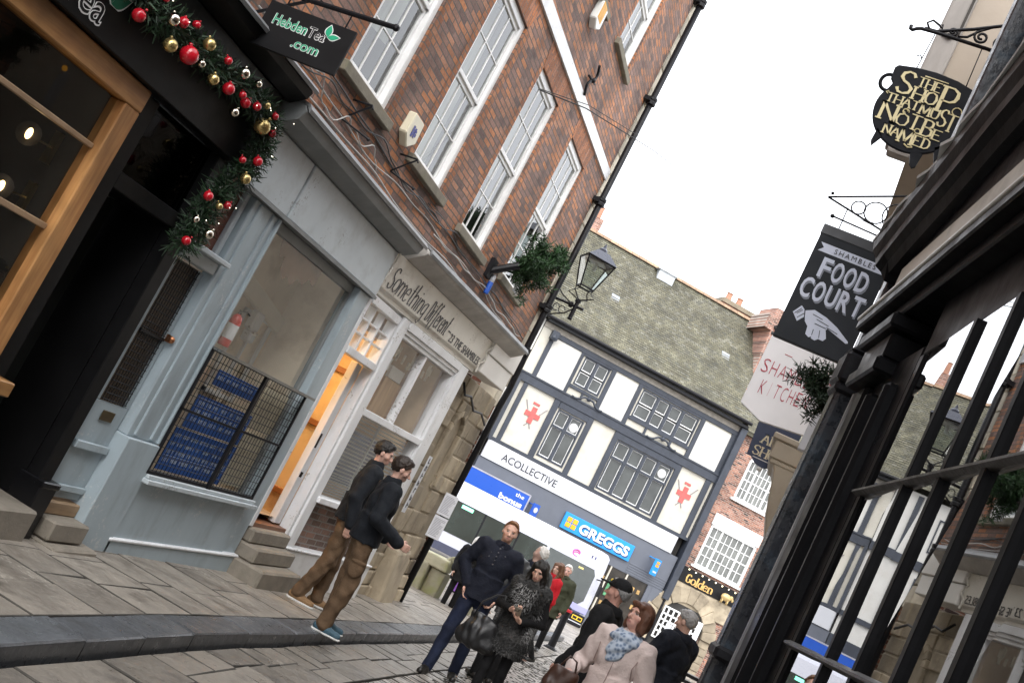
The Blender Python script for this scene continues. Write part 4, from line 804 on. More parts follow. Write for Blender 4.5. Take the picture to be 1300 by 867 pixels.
# mossy stones past the corner
ms = thing('mossy_stone_wall', 'low moss covered stone wall with a small arch past the house corner', 'wall', (-5.75, 20.3, gz(20.3)+.1))
mb = MB(); pr = random.Random(8)
def rough(a, b, c, d, e, f): 
    mb.tint = pr.random(); j = lambda: pr.uniform(-.025, .025); mb.hexa([(a+j(),c+j(),e),(b+j(),c+j(),e),(b+j(),d+j(),e),(a+j(),d+j(),e),(a+j(),c+j(),f+j()),(b+j(),c+j(),f+j()),(b+j(),d+j(),f+j()),(a+j(),d+j(),f+j())])
rough(-.2,.28,-.3,.1,-.2,.55); rough(.30,.62,-.2,.15,-.2,.5); rough(-.1,.6,-.25,.15,.5,.72); rough(.95,1.28,-.1,.3,-.2,.62); rough(.9,1.35,-.12,.32,.6,.86); rough(-.5,-.2,-.35,.1,-.2,.85)
for i in range(5):
    a0, a1 = math.pi*(.12+.76*i/5), math.pi*(.12+.76*(i+1)/5); mb.tint = pr.random(); mb.prism([(.78-math.cos(a)*r, .50+math.sin(a)*r) for a, r in ((a0,.22),(a1,.22),(a1,.40),(a0,.40))], 'y', -.12, .22)
mb.build('stonework', stoneM, ms, .03, seg=2)
pb = thing('poster_board', 'small dark pavement board with orange and purple posters past the stone wall', 'sign', (-5.6, 24.0, gz(24)), -R_(70))
mb = MB(); mb.box(-.03,.03,-.3,.3,.05,1.05); mb.box(-.035,.035,-.32,-.3,0,1.07); mb.box(-.035,.035,.3,.32,0,1.07); mb.build('board', blackf, pb)
mb = MB(); mb.box(.031,.034,-.27,-.02,.6,.95); mb.build('orange_poster', M('orange_poster', (.6,.15,.03), .5, .4, 9), pb); mb = MB(); mb.box(.031,.034,-.25,.25,.15,.5); mb.build('purple_poster', M('purple_poster', (.20,.08,.35), .5, .4, 9), pb); mb = MB(); mb.box(.031,.034,.02,.26,.6,.98); mb.build('white_poster', M('white_poster', (.6,.58,.6), .5, .4, 9), pb)
# ------------------------------------------------------------------ far side of the square.  local x towards the camera, y to the right, z up
FP = (-12.26, 44.35, 0); FR = R_(-63); GF = -1.36
timb = M('blue_black_timber', (.030,.036,.050), .55, .25, 4, .2, 20, stretch=(1,1,.5)); panel = M('limewashed_panel', (.52,.495,.43), .85, .07, 1.2, .2, 8, dirt=(.40,.36,.28), damt=.55, dscale=1.3)
panelw = M('white_panel', (.58,.57,.54), .85, .06, 1.2, .15, 8, dirt=(.42,.39,.33), damt=.4, dscale=1.1)
lampw = whiteW
tf = thing('timber_framed_building', 'black and white timber framed building with tall mossy tiled roof across the square', 'building', FP, FR)
face = MB(); WD = [(2.08,3.34,4.02,6.18),(5.02,7.80,3.95,6.2),(2.12,3.36,7.40,8.70),(5.05,7.92,7.36,8.66)]
face_grid(face, 0, -.1, 9.8, 3.75, 9.5, WD, .18); face.build('wall', panel, tf)
mb = MB(); mb.box(-7,-.25,-.1,9.7,GF,9.3); mb.build('core', darkroom, tf)
mb = MB(); mb.box(.004,.03,.56,1.88,6.9,8.76); mb.build('white_panel', panelw, tf); mb = MB(); mb.box(.004,.03,3.62,4.78,6.95,8.7); mb.build('white_panel', panelw, tf); mb = MB(); mb.box(.004,.03,8.2,9.55,6.9,8.7); mb.build('white_panel', panelw, tf)
def beams(mb):
    mb.box(-.02,.12,-.1,9.85,6.50,6.86); mb.box(-.02,.16,-.15,9.9,6.84,6.92)         # middle rail
    mb.box(-.02,.10,-.1,9.8,3.72,3.86); mb.box(-.02,.09,.4,9.8,8.78,8.98)
    for a, b in ((.36,.56),(1.88,2.02),(3.42,3.62),(4.76,4.96),(7.98,8.18),(9.55,9.75)): mb.box(-.02,.085,a,b,6.92,8.78)
    for a, b in ((.22,.42),(1.74,2.0),(3.42,3.66),(4.74,4.98),(7.86,8.12),(9.36,9.62)): mb.box(-.02,.084,a,b,3.86,6.5)
    for c, d in ((2.02,3.42),(4.96,7.98)): mb.box(-.02,.08,c,d,7.22,7.36); mb.box(-.02,.08,c,d,8.69,8.78); mb.box(-.02,.08,c,d,6.22,6.5); 
    for q in (2.66, 5.85, 7.1): mb.box(-.02,.078,q,q+.1,6.92,7.22)
    mb.box(-.3,.30,9.75,10.05,1.1,9.2); mb.box(-.05,.2,-.12,.02,3.7,6.6)
mb = MB(); beams(mb)
for q in (4.30, 6.40): pass
for a, b, c, d in ((2.5,3.55,6.84,0),(6.0,7.5,6.84,0)):   # carved scrolls on the rail
    for s_ in (-1, 1):
        cx = (a+b)/2; mb.tube([(.17, cx+s_*(.04+.09*k+.02*math.sin(k*1.3)), 7.10-.028*k+.05*math.sin(k*.9)) for k in range(9)], .05, 6)
    mb.ball((.15,(a+b)/2,7.12), .11, 8)
mb.box(.02,.32,.3,.62,8.62,9.0); mb.ball((.25,.46,8.7), .16, 8); mb.prism([(.02,8.5),(.3,8.95),(.02,8.95)], 'y', .36, .56); mb.build('timber_frame', timb, tf, .008)
paneg = M('leaded_window_glass', (.055,.06,.058), .08, .45, 1.1, spec=.5); blindc = M('window_blind', (.45,.44,.40), .7, .2, 2)
def far_window(root, s0, s1, z0, z1, divs, tr, nm='window'):
    m = MB(); m.box(-.16,.05,s0-.0,s1,z0,z1-.0) if False else None
    f = .06
    m.box(-.15,.03,s0,s0+f,z0,z1); m.box(-.15,.03,s1-f,s1,z0,z1); m.box(-.15,.028,s0,s1,z0,z0+.08); m.box(-.15,.028,s0,s1,z1-f,z1)
    if tr: m.box(-.12,.05,s0,s1,z0+(z1-z0)*tr-.05,z0+(z1-z0)*tr+.05)
    for a, b in zip(divs, divs[1:]):
        if a > s0+.1: m.box(-.14,.045,a-.07,a+.07,z0,z1)
    w = m.build(nm, timb, root)
    r = MB(); g = MB()
    for a, b in zip(divs, divs[1:]):
        a2, b2 = a+.08, b-.08
        for lo, hi in ((z0+.08, z0+(z1-z0)*(tr or .5)-.04), (z0+(z1-z0)*(tr or .5)+.04, z1-.07)):
            g.quad((-.08,a2,lo),(-.08,b2,lo),(-.08,b2,hi),(-.08,a2,hi)); t = .024
            r.box(-.09,-.04,a2,a2+t,lo,hi); r.box(-.09,-.04,b2-t,b2,lo,hi); r.box(-.09,-.042,a2,b2,lo,lo+t*1.6); r.box(-.09,-.042,a2,b2,hi-t,hi)
    r.build('sash', whiteW, w); g.build('pane', paneg, w); return w
w = far_window(tf, *WD[0], [2.08,2.71,3.34], .66); far_window(tf, *WD[1], [5.02,5.72,6.42,7.1,7.80], .66); far_window(tf, *WD[2], [2.12,2.74,3.36], 0); far_window(tf, *WD[3], [5.05,5.85,6.48,7.12,7.92], 0)
for (y, z) in ((3.03,5.75),(7.45,5.8)):
    mb = MB(); mb.lathe([(.16,0),(.2,.01),(.2,.03),(.16,.04)], (-.075,y,z), 16, 'x'); mb.build('extractor_fan', M('pale_fan', (.5,.5,.5), .5), tf)
redc = M('red_emblem', (.45,.10,.09), .7, .2, 6)
for cy, cz in ((1.16, 5.40), (8.73, 5.42)):
    m = MB(); m.box(.006,.03,cy-.11,cy+.11,cz-.36,cz+.36); m.box(.007,.031,cy-.34,cy-.111,cz-.1,cz+.12); m.box(.007,.031,cy+.111,cy+.34,cz-.1,cz+.12); m.box(.008,.032,cy-.18,cy+.12,cz+.46,cz+.56)
    e = m.build('red_cross_emblem', redc, tf); m = MB()
    for a in (-1, 1):
        k = .003*a; m.hexa([(.005,cy+a*.15-.02,cz-.55),(.02+k,cy+a*.15-.02,cz-.55),(.02+k,cy+a*.15+.03,cz-.55),(.005,cy+a*.15+.03,cz-.55),(.005,cy-a*.5-.02,cz+.5),(.02+k,cy-a*.5-.02,cz+.5),(.02+k,cy-a*.5+.03,cz+.5),(.005,cy-a*.5+.03,cz+.5)])
    m.build('crossed_swords', M('grey_blade', (.22,.2,.2), .6), e)
# roof: stepped courses of small tiles
roofm = brick_mat('mossy_tiles', 'yz', (.125,.116,.076), (.160,.151,.104), (.05,.048,.034), bw=.22, bh=.105, ms=.010, dark=(.105,.103,.08), rough=.8)
mb = MB(); n = 46; x0, z0, x1, z1 = .42, 9.45, -4.5, 14.80
for i in range(n):
    a, b = i/n, (i+1)/n; xa, za = x0+(x1-x0)*a, z0+(z1-z0)*a; xb, zb = x0+(x1-x0)*b, z0+(z1-z0)*b; L = -7.5; Rr = 9.98+.12*a
    mb.quad((xa,L,za),(xa,Rr,za),(xa,Rr,za+.035),(xa,L,za+.035)); mb.quad((xa,L,za+.035),(xa,Rr,za+.035),(xb,Rr,zb+.0),(xb,L,zb+.0))
mb.quad((x1,-7.5,z1),(x1,10.1,z1),(-9,10.1,9.4),(-9,-7.5,9.4)); mb.quad((x0,10.0,z0),(-9,10.05,9.4),(x1,10.1,z1),(x0,10.0,z0)) if False else mb.add([(x0,9.98,z0),(-9,10.1,9.4),(x1,10.1,z1)], [(0,1,2)]); mb.build('roof', roofm, tf)
mb = MB()
for i in range(44): y = -7.4+i*.4; mb.tint = rnd.random(); mb.prism([(-4.72,14.72),(-4.5,14.9),(-4.28,14.72)], 'y', y, y+.385)
mb.build('ridge_tiles', M('ridge_terracotta', (.30,.20,.13), .9, .2, 5, tint=.2), tf)
mb = MB(); mb.tube([(.48,-.4,9.40),(.48,10.0,9.48)], .08, 8); mb.tube([(.2,9.9,9.35),(.22,9.92,6),(.2,9.92,-1)], .06, 8); mb.box(.0,.42,-.1,9.95,9.22,9.34); mb.build('gutter', blackm, tf)
mb = MB(); mb.box(-.02,.05,-.1,9.8,8.99,9.22); mb.build('stone_frieze', M('frieze_stone', (.33,.30,.26), .9, .25, 6, .3, 20), tf)
mb = MB()
for (y, zz) in ((2.6,11.8),(8.5,12.0)):
    t = (zz-9.45)/5.35; x = .42-4.92*t; mb.hexa([(x+.06,y-.2,zz-.2),(x+.1,y+.2,zz-.2),(x-.3,y+.2,zz+.24),(x-.3,y-.2,zz+.24),(x+.12,y-.2,zz-.14),(x+.12,y+.2,zz-.14),(x-.24,y+.2,zz+.3),(x-.24,y-.2,zz+.3)])
mb.build('skylight', M('skylight_glass', (.30,.32,.34), .3, .1), tf)
mb = MB(); mb.box(-4.4,-3.9,4.45,5.3,14.2,14.66); mb.prism([(4.3,14.66),(4.85,14.95),(5.4,14.66)], 'x', -4.45, -3.85); mb.build('ridge_dormer', M('lead_dormer', (.42,.44,.46), .5, .15), tf)
mb = MB(); mb.box(-5.1,-4.5,.55,1.1,13.5,15.5); mb.build('thin_chimney', brickC, tf); mb = MB(); mb.lathe([(.14,0),(.12,.55),(.15,.6)], (-4.8,.82,15.5), 10); mb.build('chimney_pot', M('terracotta', (.40,.20,.13), .8), tf)
# white shop board, grey shopfront
mb = MB(); mb.box(.0,.16,-.05,9.3,2.93,3.70); bd = mb.build('name_board', whiteF, tf, .01); mb = MB(); text(mb, 'ACOLLECTIVE', .163, .78, 3.4, 3.15, 3.45, .006, .002, .008); mb.build('lettering', M('thin_grey_lettering', (.03,.03,.035), .6), bd)
shopg = M('slate_grey_shopfront', (.105,.115,.14), .45, .08, 2, .05, 20)
mb = MB(); mb.box(-.02,.10,-.1,9.7,1.32,2.92); mb.box(-.02,.14,-.1,.4,GF,1.32); mb.box(-.02,.14,4.1,4.5,GF,1.32); mb.box(-.02,.14,9.2,9.7,GF,1.32); mb.box(-.02,.13,9.0,9.2,GF,1.32); mb.box(-.02,.146,-.1,9.7,GF,-.75)
for k in range(5): mb.box(.1,.12,7.8,9.7,1.36+.1*k,1.42+.1*k)
mb.build('shopfront', shopg, tf, .006)
mb = MB(); mb.box(-.02,.12,6.4,6.46,-.75,1.32); mb.box(-.02,.12,7.15,7.21,-.75,1.32); mb.box(-.02,.12,7.95,8.01,-.75,1.32); mb.box(-.02,.12,2.2,2.26,-.75,1.32); mb.build('shop_mullion', M('pale_mullion', (.55,.5,.42), .5), tf)
mb = MB(); mb.quad((.04,.4,-.75),(.04,9,-.75),(.04,9,1.32),(.04,.4,1.32)); mb.build('shop_window', M('dark_shop_window', (.035,.03,.025), .08, .6, 2.5), tf)
mb = MB(); pr = random.Random(13)
for i in range(20): y = pr.uniform(4.6, 8.9); z = pr.uniform(-.6, 1.1); mb.box(.045,.06,y,y+pr.uniform(.08,.3),z,z+pr.uniform(.06,.2))
mb.build('window_goods', M('tan_goods', (.45,.28,.10), .6, .5, 7), tf); mb = MB(); mb.box(.05,.08,7.35,7.85,.1,.75); mb.build('green_poster', M('green_poster', (.08,.25,.12), .5, .6, 9), tf)  # goods in mottled tan
# blue bakery sign and its little projecting twin
skyb = M('sign_blue', (.01,.25,.66), .35, .04); orange = M('sign_orange', (.85,.38,.01), .4); 
gsn = thing('bakery_sign', 'bright blue bakery sign with orange squares and large white lettering', 'sign', (FP[0]+.14*math.cos(FR), FP[1]+.14*math.sin(FR), 0), FR)
mb = MB(); mb.box(0,.10,4.30,7.70,1.79,2.51); mb.build('panel', skyb, gsn, .02)
mb = MB()
for a in (4.46, 4.73):
    for b in (1.93, 2.17): mb.box(.1,.13,a,a+.22,b,b+.2)
mb.build('orange_squares', orange, gsn, .01)
mb = MB(); text(mb, 'GREGGS', .101, 5.12, 7.54, 1.93, 2.33, .035, .004, .01); mb.v = [(x, y+.03, z-.03) for x, y, z in mb.v]; mb.build('letter_shadow', M('navy_shadow', (.01,.04,.16), .5), gsn)
mb = MB(); text(mb, 'GREGGS', .113, 5.10, 7.52, 1.95, 2.35, .03, .004, .02); mb.build('lettering', M('white_letter', (.85,.85,.85), .4), gsn)
ps = thing('projecting_sign', 'tiny blue projecting sign with orange squares beside the pub', 'sign', (FP[0]+8.8*math.sin(-FR)+.5*math.cos(FR), FP[1]+8.8*math.cos(FR)+.5*math.sin(FR), 1.75), FR+R_(35))
mb = MB(); mb.box(-.04,.04,-.22,.22,0,.72); mb.box(-.5,.0,-.02,.02,.66,.7); mb.build('panel', skyb, ps, .01); mb = MB()
for a in (-.11, .02):
    for b in (.38, .52): mb.box(.04,.055,a,a+.1,b,b+.11)
mb.build('orange_squares', orange, ps); mb = MB(); mb.box(.04,.052,-.14,.14,.12,.2); mb.build('white_mark', whiteF, ps)
bn = thing('building_society_sign', 'royal blue shop sign with white words at the far left behind the bus', 'sign', (FP[0]+.16*math.cos(FR), FP[1]+.16*math.sin(FR), 0), FR)
royal = M('royal_blue', (.008,.075,.42), .35, .03)
mb = MB(); mb.box(0,.14,-2.2,2.58,1.2,2.36); mb.build('panel', royal, bn, .01); mb = MB(); mb.box(.0,.15,-2.22,2.6,2.36,2.42); mb.box(0,.15,2.56,2.62,1.2,2.4); mb.build('rim', M('pale_rim', (.35,.35,.4), .4), bn)
mb = MB(); text(mb, 'the', .142, 1.98, 2.38, 2.10, 2.27, .0, .002, .01); text(mb, 'bonus', .142, 1.35, 2.42, 1.74, 1.97, .04, .002, .01); mb.build('lettering', M('white_letter2', (.85,.85,.85), .4), bn)
bp2 = thing('projecting_sign', 'small royal blue projecting sign at the end of the blue shop sign', 'sign', (FP[0]+2.95*math.sin(-FR)+.5*math.cos(FR), FP[1]+2.95*math.cos(FR)+.5*math.sin(FR), 1.5), FR+R_(30))
mb = MB(); mb.box(-.04,.04,-.2,.2,0,.7); mb.box(-.5,0,-.02,.02,.6,.64); mb.build('panel', royal, bp2, .01); mb = MB(); mb.lathe([(.09,0),(.12,.0),(.12,.012),(.09,.012)], (.045,0,.45), 12, 'x'); mb.box(.041,.055,-.12,.12,.12,.17); mb.build('white_mark', whiteF, bp2)
# building further left, seen past the corner and in reflections
lb_ = thing('corner_building', 'white and timber building joining the left end of the timber framed one', 'building', FP, FR)
mb = MB(); mb.box(-7,-.02,-16,-.13,GF,9.3); mb.build('wall', panelw, lb_)
mb = MB(); mb.box(-.02,.1,-16,-.14,6.5,6.86); mb.box(-.02,.1,-16,-.14,3.7,3.9); mb.box(-.02,.12,-16,-.14,1.0,2.9)
for q in (-1.2,-3.9,-6.6,-9.3,-12,-14.6): mb.box(-.02,.09,q,q+.2,3.9,9.2)
mb.build('timber_frame', timb, lb_)
for q in (-3.2,-6,-8.6,-11.3): far_window(lb_, q, q+1.5, 4.3, 6.2, [q, q+.75, q+1.5], .66); far_window(lb_, q, q+1.5, 7.3, 8.7, [q, q+.75, q+1.5], 0)
mb = MB(); mb.quad((.06,-16,GF),(.06,-.14,GF),(.06,-.14,1.0),(.06,-16,1.0)); mb.build('shop_window', MT['dark_shop_window'], lb_)
mb = MB(); mb.quad((.4,-16,9.3),(.4,-7.45,9.3),(-4.5,-7.45,14.2),(-4.5,-16,14.2)); mb.quad((-4.5,-16,14.2),(-4.5,-7.45,14.2),(-9,-7.45,9.3),(-9,-16,9.3)); mb.build('roof', roofm, lb_)
# the pub to the right
pub = thing('brick_pub', 'narrow brick pub with two white windows, black sign board and low arch', 'pub', FP, FR)
PW = [(10.84,12.5,6.34,8.22),(10.5,12.84,2.98,4.9)]
mb = MB(); face_grid(mb, 0, 10.06, 19, -1.4, 9.05, PW, .14); mb.build('wall', brickF, pub); mb = MB(); mb.box(-7,-.3,10.06,19,GF,9.0); mb.build('core', darkroom, pub)
mb = MB(); mb.box(-.02,.25,10.06,19,9.05,9.2); mb.quad((.3,10.06,9.2),(.3,19,9.2),(-4.5,19,13.4),(-4.5,10.06,13.4)); mb.build('roof', roofm, pub)
def pub_win(s0, s1, z0, z1, three):
    m = MB(); f = .1; m.box(-.12,.03,s0,s0+f,z0,z1); m.box(-.12,.03,s1-f,s1,z0,z1); m.box(-.12,.03,s0,s1,z0,z0+f); m.box(-.12,.03,s0,s1,z1-f,z1); m.box(-.1,.12,s0-.12,s1+.12,z0-.1,z0)
    if three: m.box(-.02,.06,s0-.05,s1+.05,z1,z1+.52)
    a, b = s0+f, s1-f; cols = 8 if three else 7; t = .028
    for i in range(1, cols): q = a+(b-a)*i/cols; tt = .085 if i in ((2, 6) if three else (2, 6)) else t; m.box(-.09,-.04+(.02 if tt > .05 else 0),q-tt/2,q+tt/2,z0+f,z1-f)
    for i in range(1, 4): q = z0+f+(z1-z0-2*f)*i/4; tt = .05 if i == 2 else t; m.box(-.088,-.042,a,b,q-tt/2,q+tt/2)
    w = m.build('window', whiteW, pub); g = MB(); g.quad((-.07,a,z0),(-.07,b,z0),(-.07,b,z1),(-.07,a,z1)); g.build('pane', M('pub_glass', (.12,.125,.115), .1, .6, 1.3, spec=.8), w)
pub_win(*PW[0], False); pub_win(*PW[1], True)
mb = MB(); mb.box(-.02,.14,9.98,13.4,2.08,2.76); sb = mb.build('sign_board', blackf, pub, .01)
mb = MB(); stroke_word(mb, 'Golden', .145, 10.42, 11.75, 2.16, .36, .075, gap=.2, thin=.35, thick=.01); mb.build('gold_lettering', M('gold_letter', (.62,.38,.12), .4, .1), sb)
mb = MB()
for i in range(9): mb.ball((.2, 10.35+i*.34, 2.70), .035, 8)
mb.build('bulb', emit('warm_bulb', (1,.85,.55), 1.3), sb)
mb = MB(); 
for i in range(9): mb.tube([(.14,10.35+i*.34,2.78),(.2,10.35+i*.34,2.80),(.2,10.35+i*.34,2.72)], .012, 4)
mb.build('bulb_arm', blackm, sb)
sh = thing('golden_sheep', 'small golden sheep figure hanging in front of the pub sign board', 'ornament', (FP[0]+12.3*math.sin(-FR)+.45*math.cos(FR), FP[1]+12.3*math.cos(FR)+.45*math.sin(FR), 2.12), FR)
gold = M('gilt', (.55,.40,.18), .4, .2, 8, metal=.3)
mb = MB(); mb.ball((0,0,.22), .2, 12, (.7,1.25,.85)); mb.ball((0,.24,.28), .1, 10, (.8,1,1)); mb.ball((0,.33,.20), .07, 8, (.7,.9,1.1)); 
for a in (-.14,.13):
    for b in (-.06,.06): mb.tube([(b,a,.12),(b,a,-.08)], .028, 6)
mb.ball((.07,.24,.33), .035, 6); mb.ball((-.07,.24,.33), .035, 6); mb.build('sheep_body', gold, sh, smooth=True); mb = MB(); mb.tube([(0,0,.38),(0,0,.62),(-.45,0,.64)], .012, 6); mb.build('hanger', blackm, sh)
# arch of rough stone over the passage
mb = MB(); pr = random.Random(6); c = (11.05, .25)
for i in range(11):
    a0, a1 = math.pi*i/11, math.pi*(i+1)/11; r1 = pr.uniform(1.65, 1.85); mb.tint = pr.random(); mb.prism([(c[0]-math.cos(a)*r*1.0, c[1]+math.sin(a)*r) for a, r in ((a0,1.12),(a1,1.12),(a1,r1),(a0,r1))], 'x', -.02, pr.uniform(.12,.25))
for y in (9.42, 12.2): 
    for k in range(5): mb.tint = pr.random(); mb.box(-.02,pr.uniform(.1,.2),y,y+.5,-1.4+.33*k,-1.08+.33*k)
mb.tint = .8; mb.box(-.02,.1,10.07,13.5,1.2,2.08); mb.build('stone_arch', stone, pub, .02)
mb = MB(); mb.box(.0,.11,9.98,12.1,-1.4,1.2); mb.build('passage', darkroom, pub)
def lattice(y0, y1, lab):
    m = MB(); m.box(0,.05,0,y1-y0,-.07,.0); m.box(0,.05,0,y1-y0,1.3,1.37); m.box(0,.05,0,.07,0,1.3); m.box(0,.05,y1-y0-.16,y1-y0,0,1.3)
    for i in range(1, 4): q = (y1-y0)*i/4; m.box(.005,.045,q-.035,q+.035,0,1.3)
    for i in range(1, 5): q = 1.3*i/5; m.box(.008,.042,.07,y1-y0-.1,q-.035,q+.035)
    w = m.build('passage_window', whiteW, pub); w.location = (.16, y0, -.47); return w
lattice(10.05, 11.05, ''); lattice(11.2, 12.0, '')
mb = MB(); mb.box(.21,.225,10.45,10.72,-.1,.25); mb.build('white_card', whiteF, pub)
# chimneys behind
ch = thing('brick_chimney_stack', 'tall orange brick chimney wall with an iron S tie beside the mossy roof', 'chimney', FP, FR)
mb = MB(); mb.box(-4.2,-2.0,10.0,11.9,8,13.0); mb.box(-4.2,-2.02,9.95,11.5,13,14.3); mb.box(-4.0,-2.06,9.55,10.9,14.25,14.95); mb.box(-3.9,-2.1,9.8,10.6,14.95,15.35); mb.build('brickwork', brickC, ch)
mb = MB(); mb.tube([(-1.98, 10.25+.22*math.sin(t*math.pi), 14.6+.30*t) for t in np.linspace(-1, 1, 15)], .045, 6); mb.build('wall_tie', blackm, ch)
ch2 = thing('low_chimney_stack', 'broad low stone capped chimney with two clay pots behind the ridge', 'chimney', FP, FR)
mb = MB(); mb.box(-5.6,-4.7,8.2,10.1,13.2,15.0); mb.build('brickwork', brickC, ch2); mb = MB(); mb.box(-5.7,-4.6,8.1,10.2,15.0,15.22); mb.build('capstone', stone, ch2)
for y in (8.5, 9.1): mb = MB(); mb.lathe([(.17,0),(.14,.35),(.18,.42),(.12,.43)], (-5.1,y,15.22), 12); mb.build('chimney_pot', MT['terracotta'], ch2)
# ---- bus
bus = thing('single_deck_bus', 'white single deck bus with long dark windows stopped across the square', 'bus', (FP[0]+6*math.cos(FR), FP[1]+6*math.sin(FR), -1.22), FR)
buw = M('bus_white', (.47,.48,.54), .3, .03); bul = M('bus_lilac', (.30,.30,.52), .35, .05)
mb = MB(); 
def sec(y, k): return [( -2.3+.1*k, y, .32), (0-.1*k, y, .32), (0-.08*k, y, 1.05), (-.06-.1*k, y, 2.2), (-.16-.1*k, y, 2.75), (-.32-.1*k, y, 2.9-.06*k), (-2.0+.1*k, y, 2.9-.06*k), (-2.25+.1*k, y, 2.6)]
S = [sec(-4.6, 1), sec(-4.4, 0), sec(4.55, 0), sec(4.85, .5), sec(4.98, 1.6)]; vs = [p for s_ in S for p in s_]; fs = []
for i in range(4):
    for k in range(8): fs.append((i*8+k, i*8+(k+1)%8, (i+1)*8+(k+1)%8, (i+1)*8+k)[::-1])
fs.append(tuple(range(8))); fs.append(tuple(32+k for k in range(8))[::-1]); mb.add(vs, fs); mb.build('body', buw, bus, .04, seg=2)
bwin = M('bus_window', (.018,.026,.024), .06, .4, 1.2, spec=.9)
mb = MB(); mb.hexa([(-.03,-4.2,1.02),(.012,-4.2,1.02),(.012,2.5,1.02),(-.03,2.5,1.02),(-.12,-4.2,2.2),(-.048,-4.2,2.2),(-.048,2.5,2.2),(-.12,2.5,2.2)]); mb.build('side_window', bwin, bus)
mb = MB(); mb.prism([(2.62,.95),(4.45,.80),(4.62,1.0),(4.62,1.98),(4.5,2.18),(2.62,2.2)], 'x', -.2, .0); mb.v = [((.02 if x > -.1 else -.15) - .06*max(0, z-1.05)/1.15, y, z) for x, y, z in mb.v]; mb.build('door_window', bwin, bus)
mb = MB(); mb.hexa([(-2.2,4.93,1.0),(-.14,4.93,1.0),(-.14,5.0,1.0),(-2.2,5.0,1.0),(-2.1,4.8,2.3),(-.25,4.8,2.3),(-.25,4.96,2.3),(-2.1,4.96,2.3)]); mb.build('windscreen', bwin, bus)
mb = MB(); mb.box(-.06,.02,-4.3,4.7,.32,.62); mb.build('skirt', M('bus_skirt', (.05,.055,.09), .4), bus)
for y in (-3.0, 2.9): mb = MB(); mb.lathe([(.30,-.12),(.46,-.11),(.48,-.06),(.48,.06),(.46,.10),(.28,.10),(.26,.06)], (-.05,y,.46), 20, 'x'); wq = mb.build('wheel', M('tyre', (.02,.02,.02), .8), bus); mb = MB(); mb.lathe([(.25,0),(.26,.05),(.1,.02)], (.0,y,.46), 16, 'x'); mb.build('rim', M('wheel_rim', (.3,.3,.3), .4, metal=.7), wq)
mb = MB(); mb.tube([(.0,4.72,1.9),(.18,4.9,1.95),(.2,4.95,1.7)], .03, 6); mb.box(.1,.26,4.88,5.0,1.35,1.75); mb.build('mirror', blackm, bus, .02)
pink = M('pink_logo', (.65,.10,.36), .4); mb = MB(); mb.tube([(.0-.1, 3.62+.14*math.cos(a), 2.44+.12*math.sin(a)) for a in np.linspace(.5, 5.2, 14)], .03, 6); mb.tube([(-.1,3.5,2.42),(-.1,3.62,2.48),(-.1,3.76,2.46)], .022, 6); mb.build('round_logo', pink, bus)
mb = MB(); text(mb, 'First', -.125, 3.84, 4.12, 2.36, 2.50, .0, .002, .01); text(mb, '11', -.125, 4.22, 4.40, 2.33, 2.62, .03, .002, .01); mb.build('lettering', M('navy_letter', (.03,.03,.12), .5), bus)
mb = MB(); mb.box(-.05,-.035,-1.0,-.55,2.02,2.14) ; mb.build('green_light', emit('green_lamp', (.2,.9,.55), 1.0), bus); mb = MB(); mb.box(-.045,-.03,3.9,4.1,1.78,2.06); mb.build('yellow_sticker', M('yellow_sticker', (.75,.6,.2), .5), bus)
for q in (-2.9,-1.5,-.1,1.3): mb = MB(); mb.box(-.045,.018,q,q+.07,1.02,2.2); mb.v = [(x - (.06 if z > 1.5 else 0), y, z) for x, y, z in mb.v]; mb.build('window_pillar', blackm, bus)
mb = MB(); mb.box(-.05,.03,4.2,4.92,.55,.80); mb.build('lilac_panel', bul, bus, .02); mb = MB(); mb.box(-.05,.05,4.1,4.95,.05,.5); mb.build('bumper', blackm, bus, .03)
mb = MB(); mb.box(.05,.07,4.45,4.86,.27,.42); mb.build('number_plate', M('plate_yellow', (.75,.50,.03), .4), bus); mb = MB(); mb.box(.07,.074,4.48,4.64,.30,.39); mb.box(.07,.074,4.68,4.83,.30,.39); mb.build('plate_marks', blackm, bus); mb = MB(); mb.box(.03,.06,4.12,4.9,.17,.20); mb.build('pale_strip', whiteF, bus); mb = MB(); mb.box(.03,.055,4.12,4.24,.30,.46); mb.build('tail_light', M('tail_red', (.5,.02,.03), .2), bus)
# ---- bollards
def bollard(x, y, lab):
    b = thing('bollard', lab, 'bollard', (x, y, gz(y)), 0, 'bollards at the end of the lane')
    mb = MB(); mb.lathe([(.12,0),(.12,.04),(.085,.07),(.075,.85),(.09,.86),(.09,.9),(.06,.98),(.0,1.0)], (0,0,0), 14); mb.build('post', blackm, b, smooth=False); mb = MB(); mb.lathe([(.083,.87),(.094,.88),(.094,.93),(.083,.94)], (0,0,0), 14); mb.build('red_band', M('red_band', (.5,.02,.03), .5), b)
    mb = MB(); mb.box(-.14,.14,-.14,.14,-.02,.03); mb.build('foot_plate', blackm, b, .01)
bollard(-3.45, 24.6, 'black bollard with a red cap standing alone beside the old man'); 
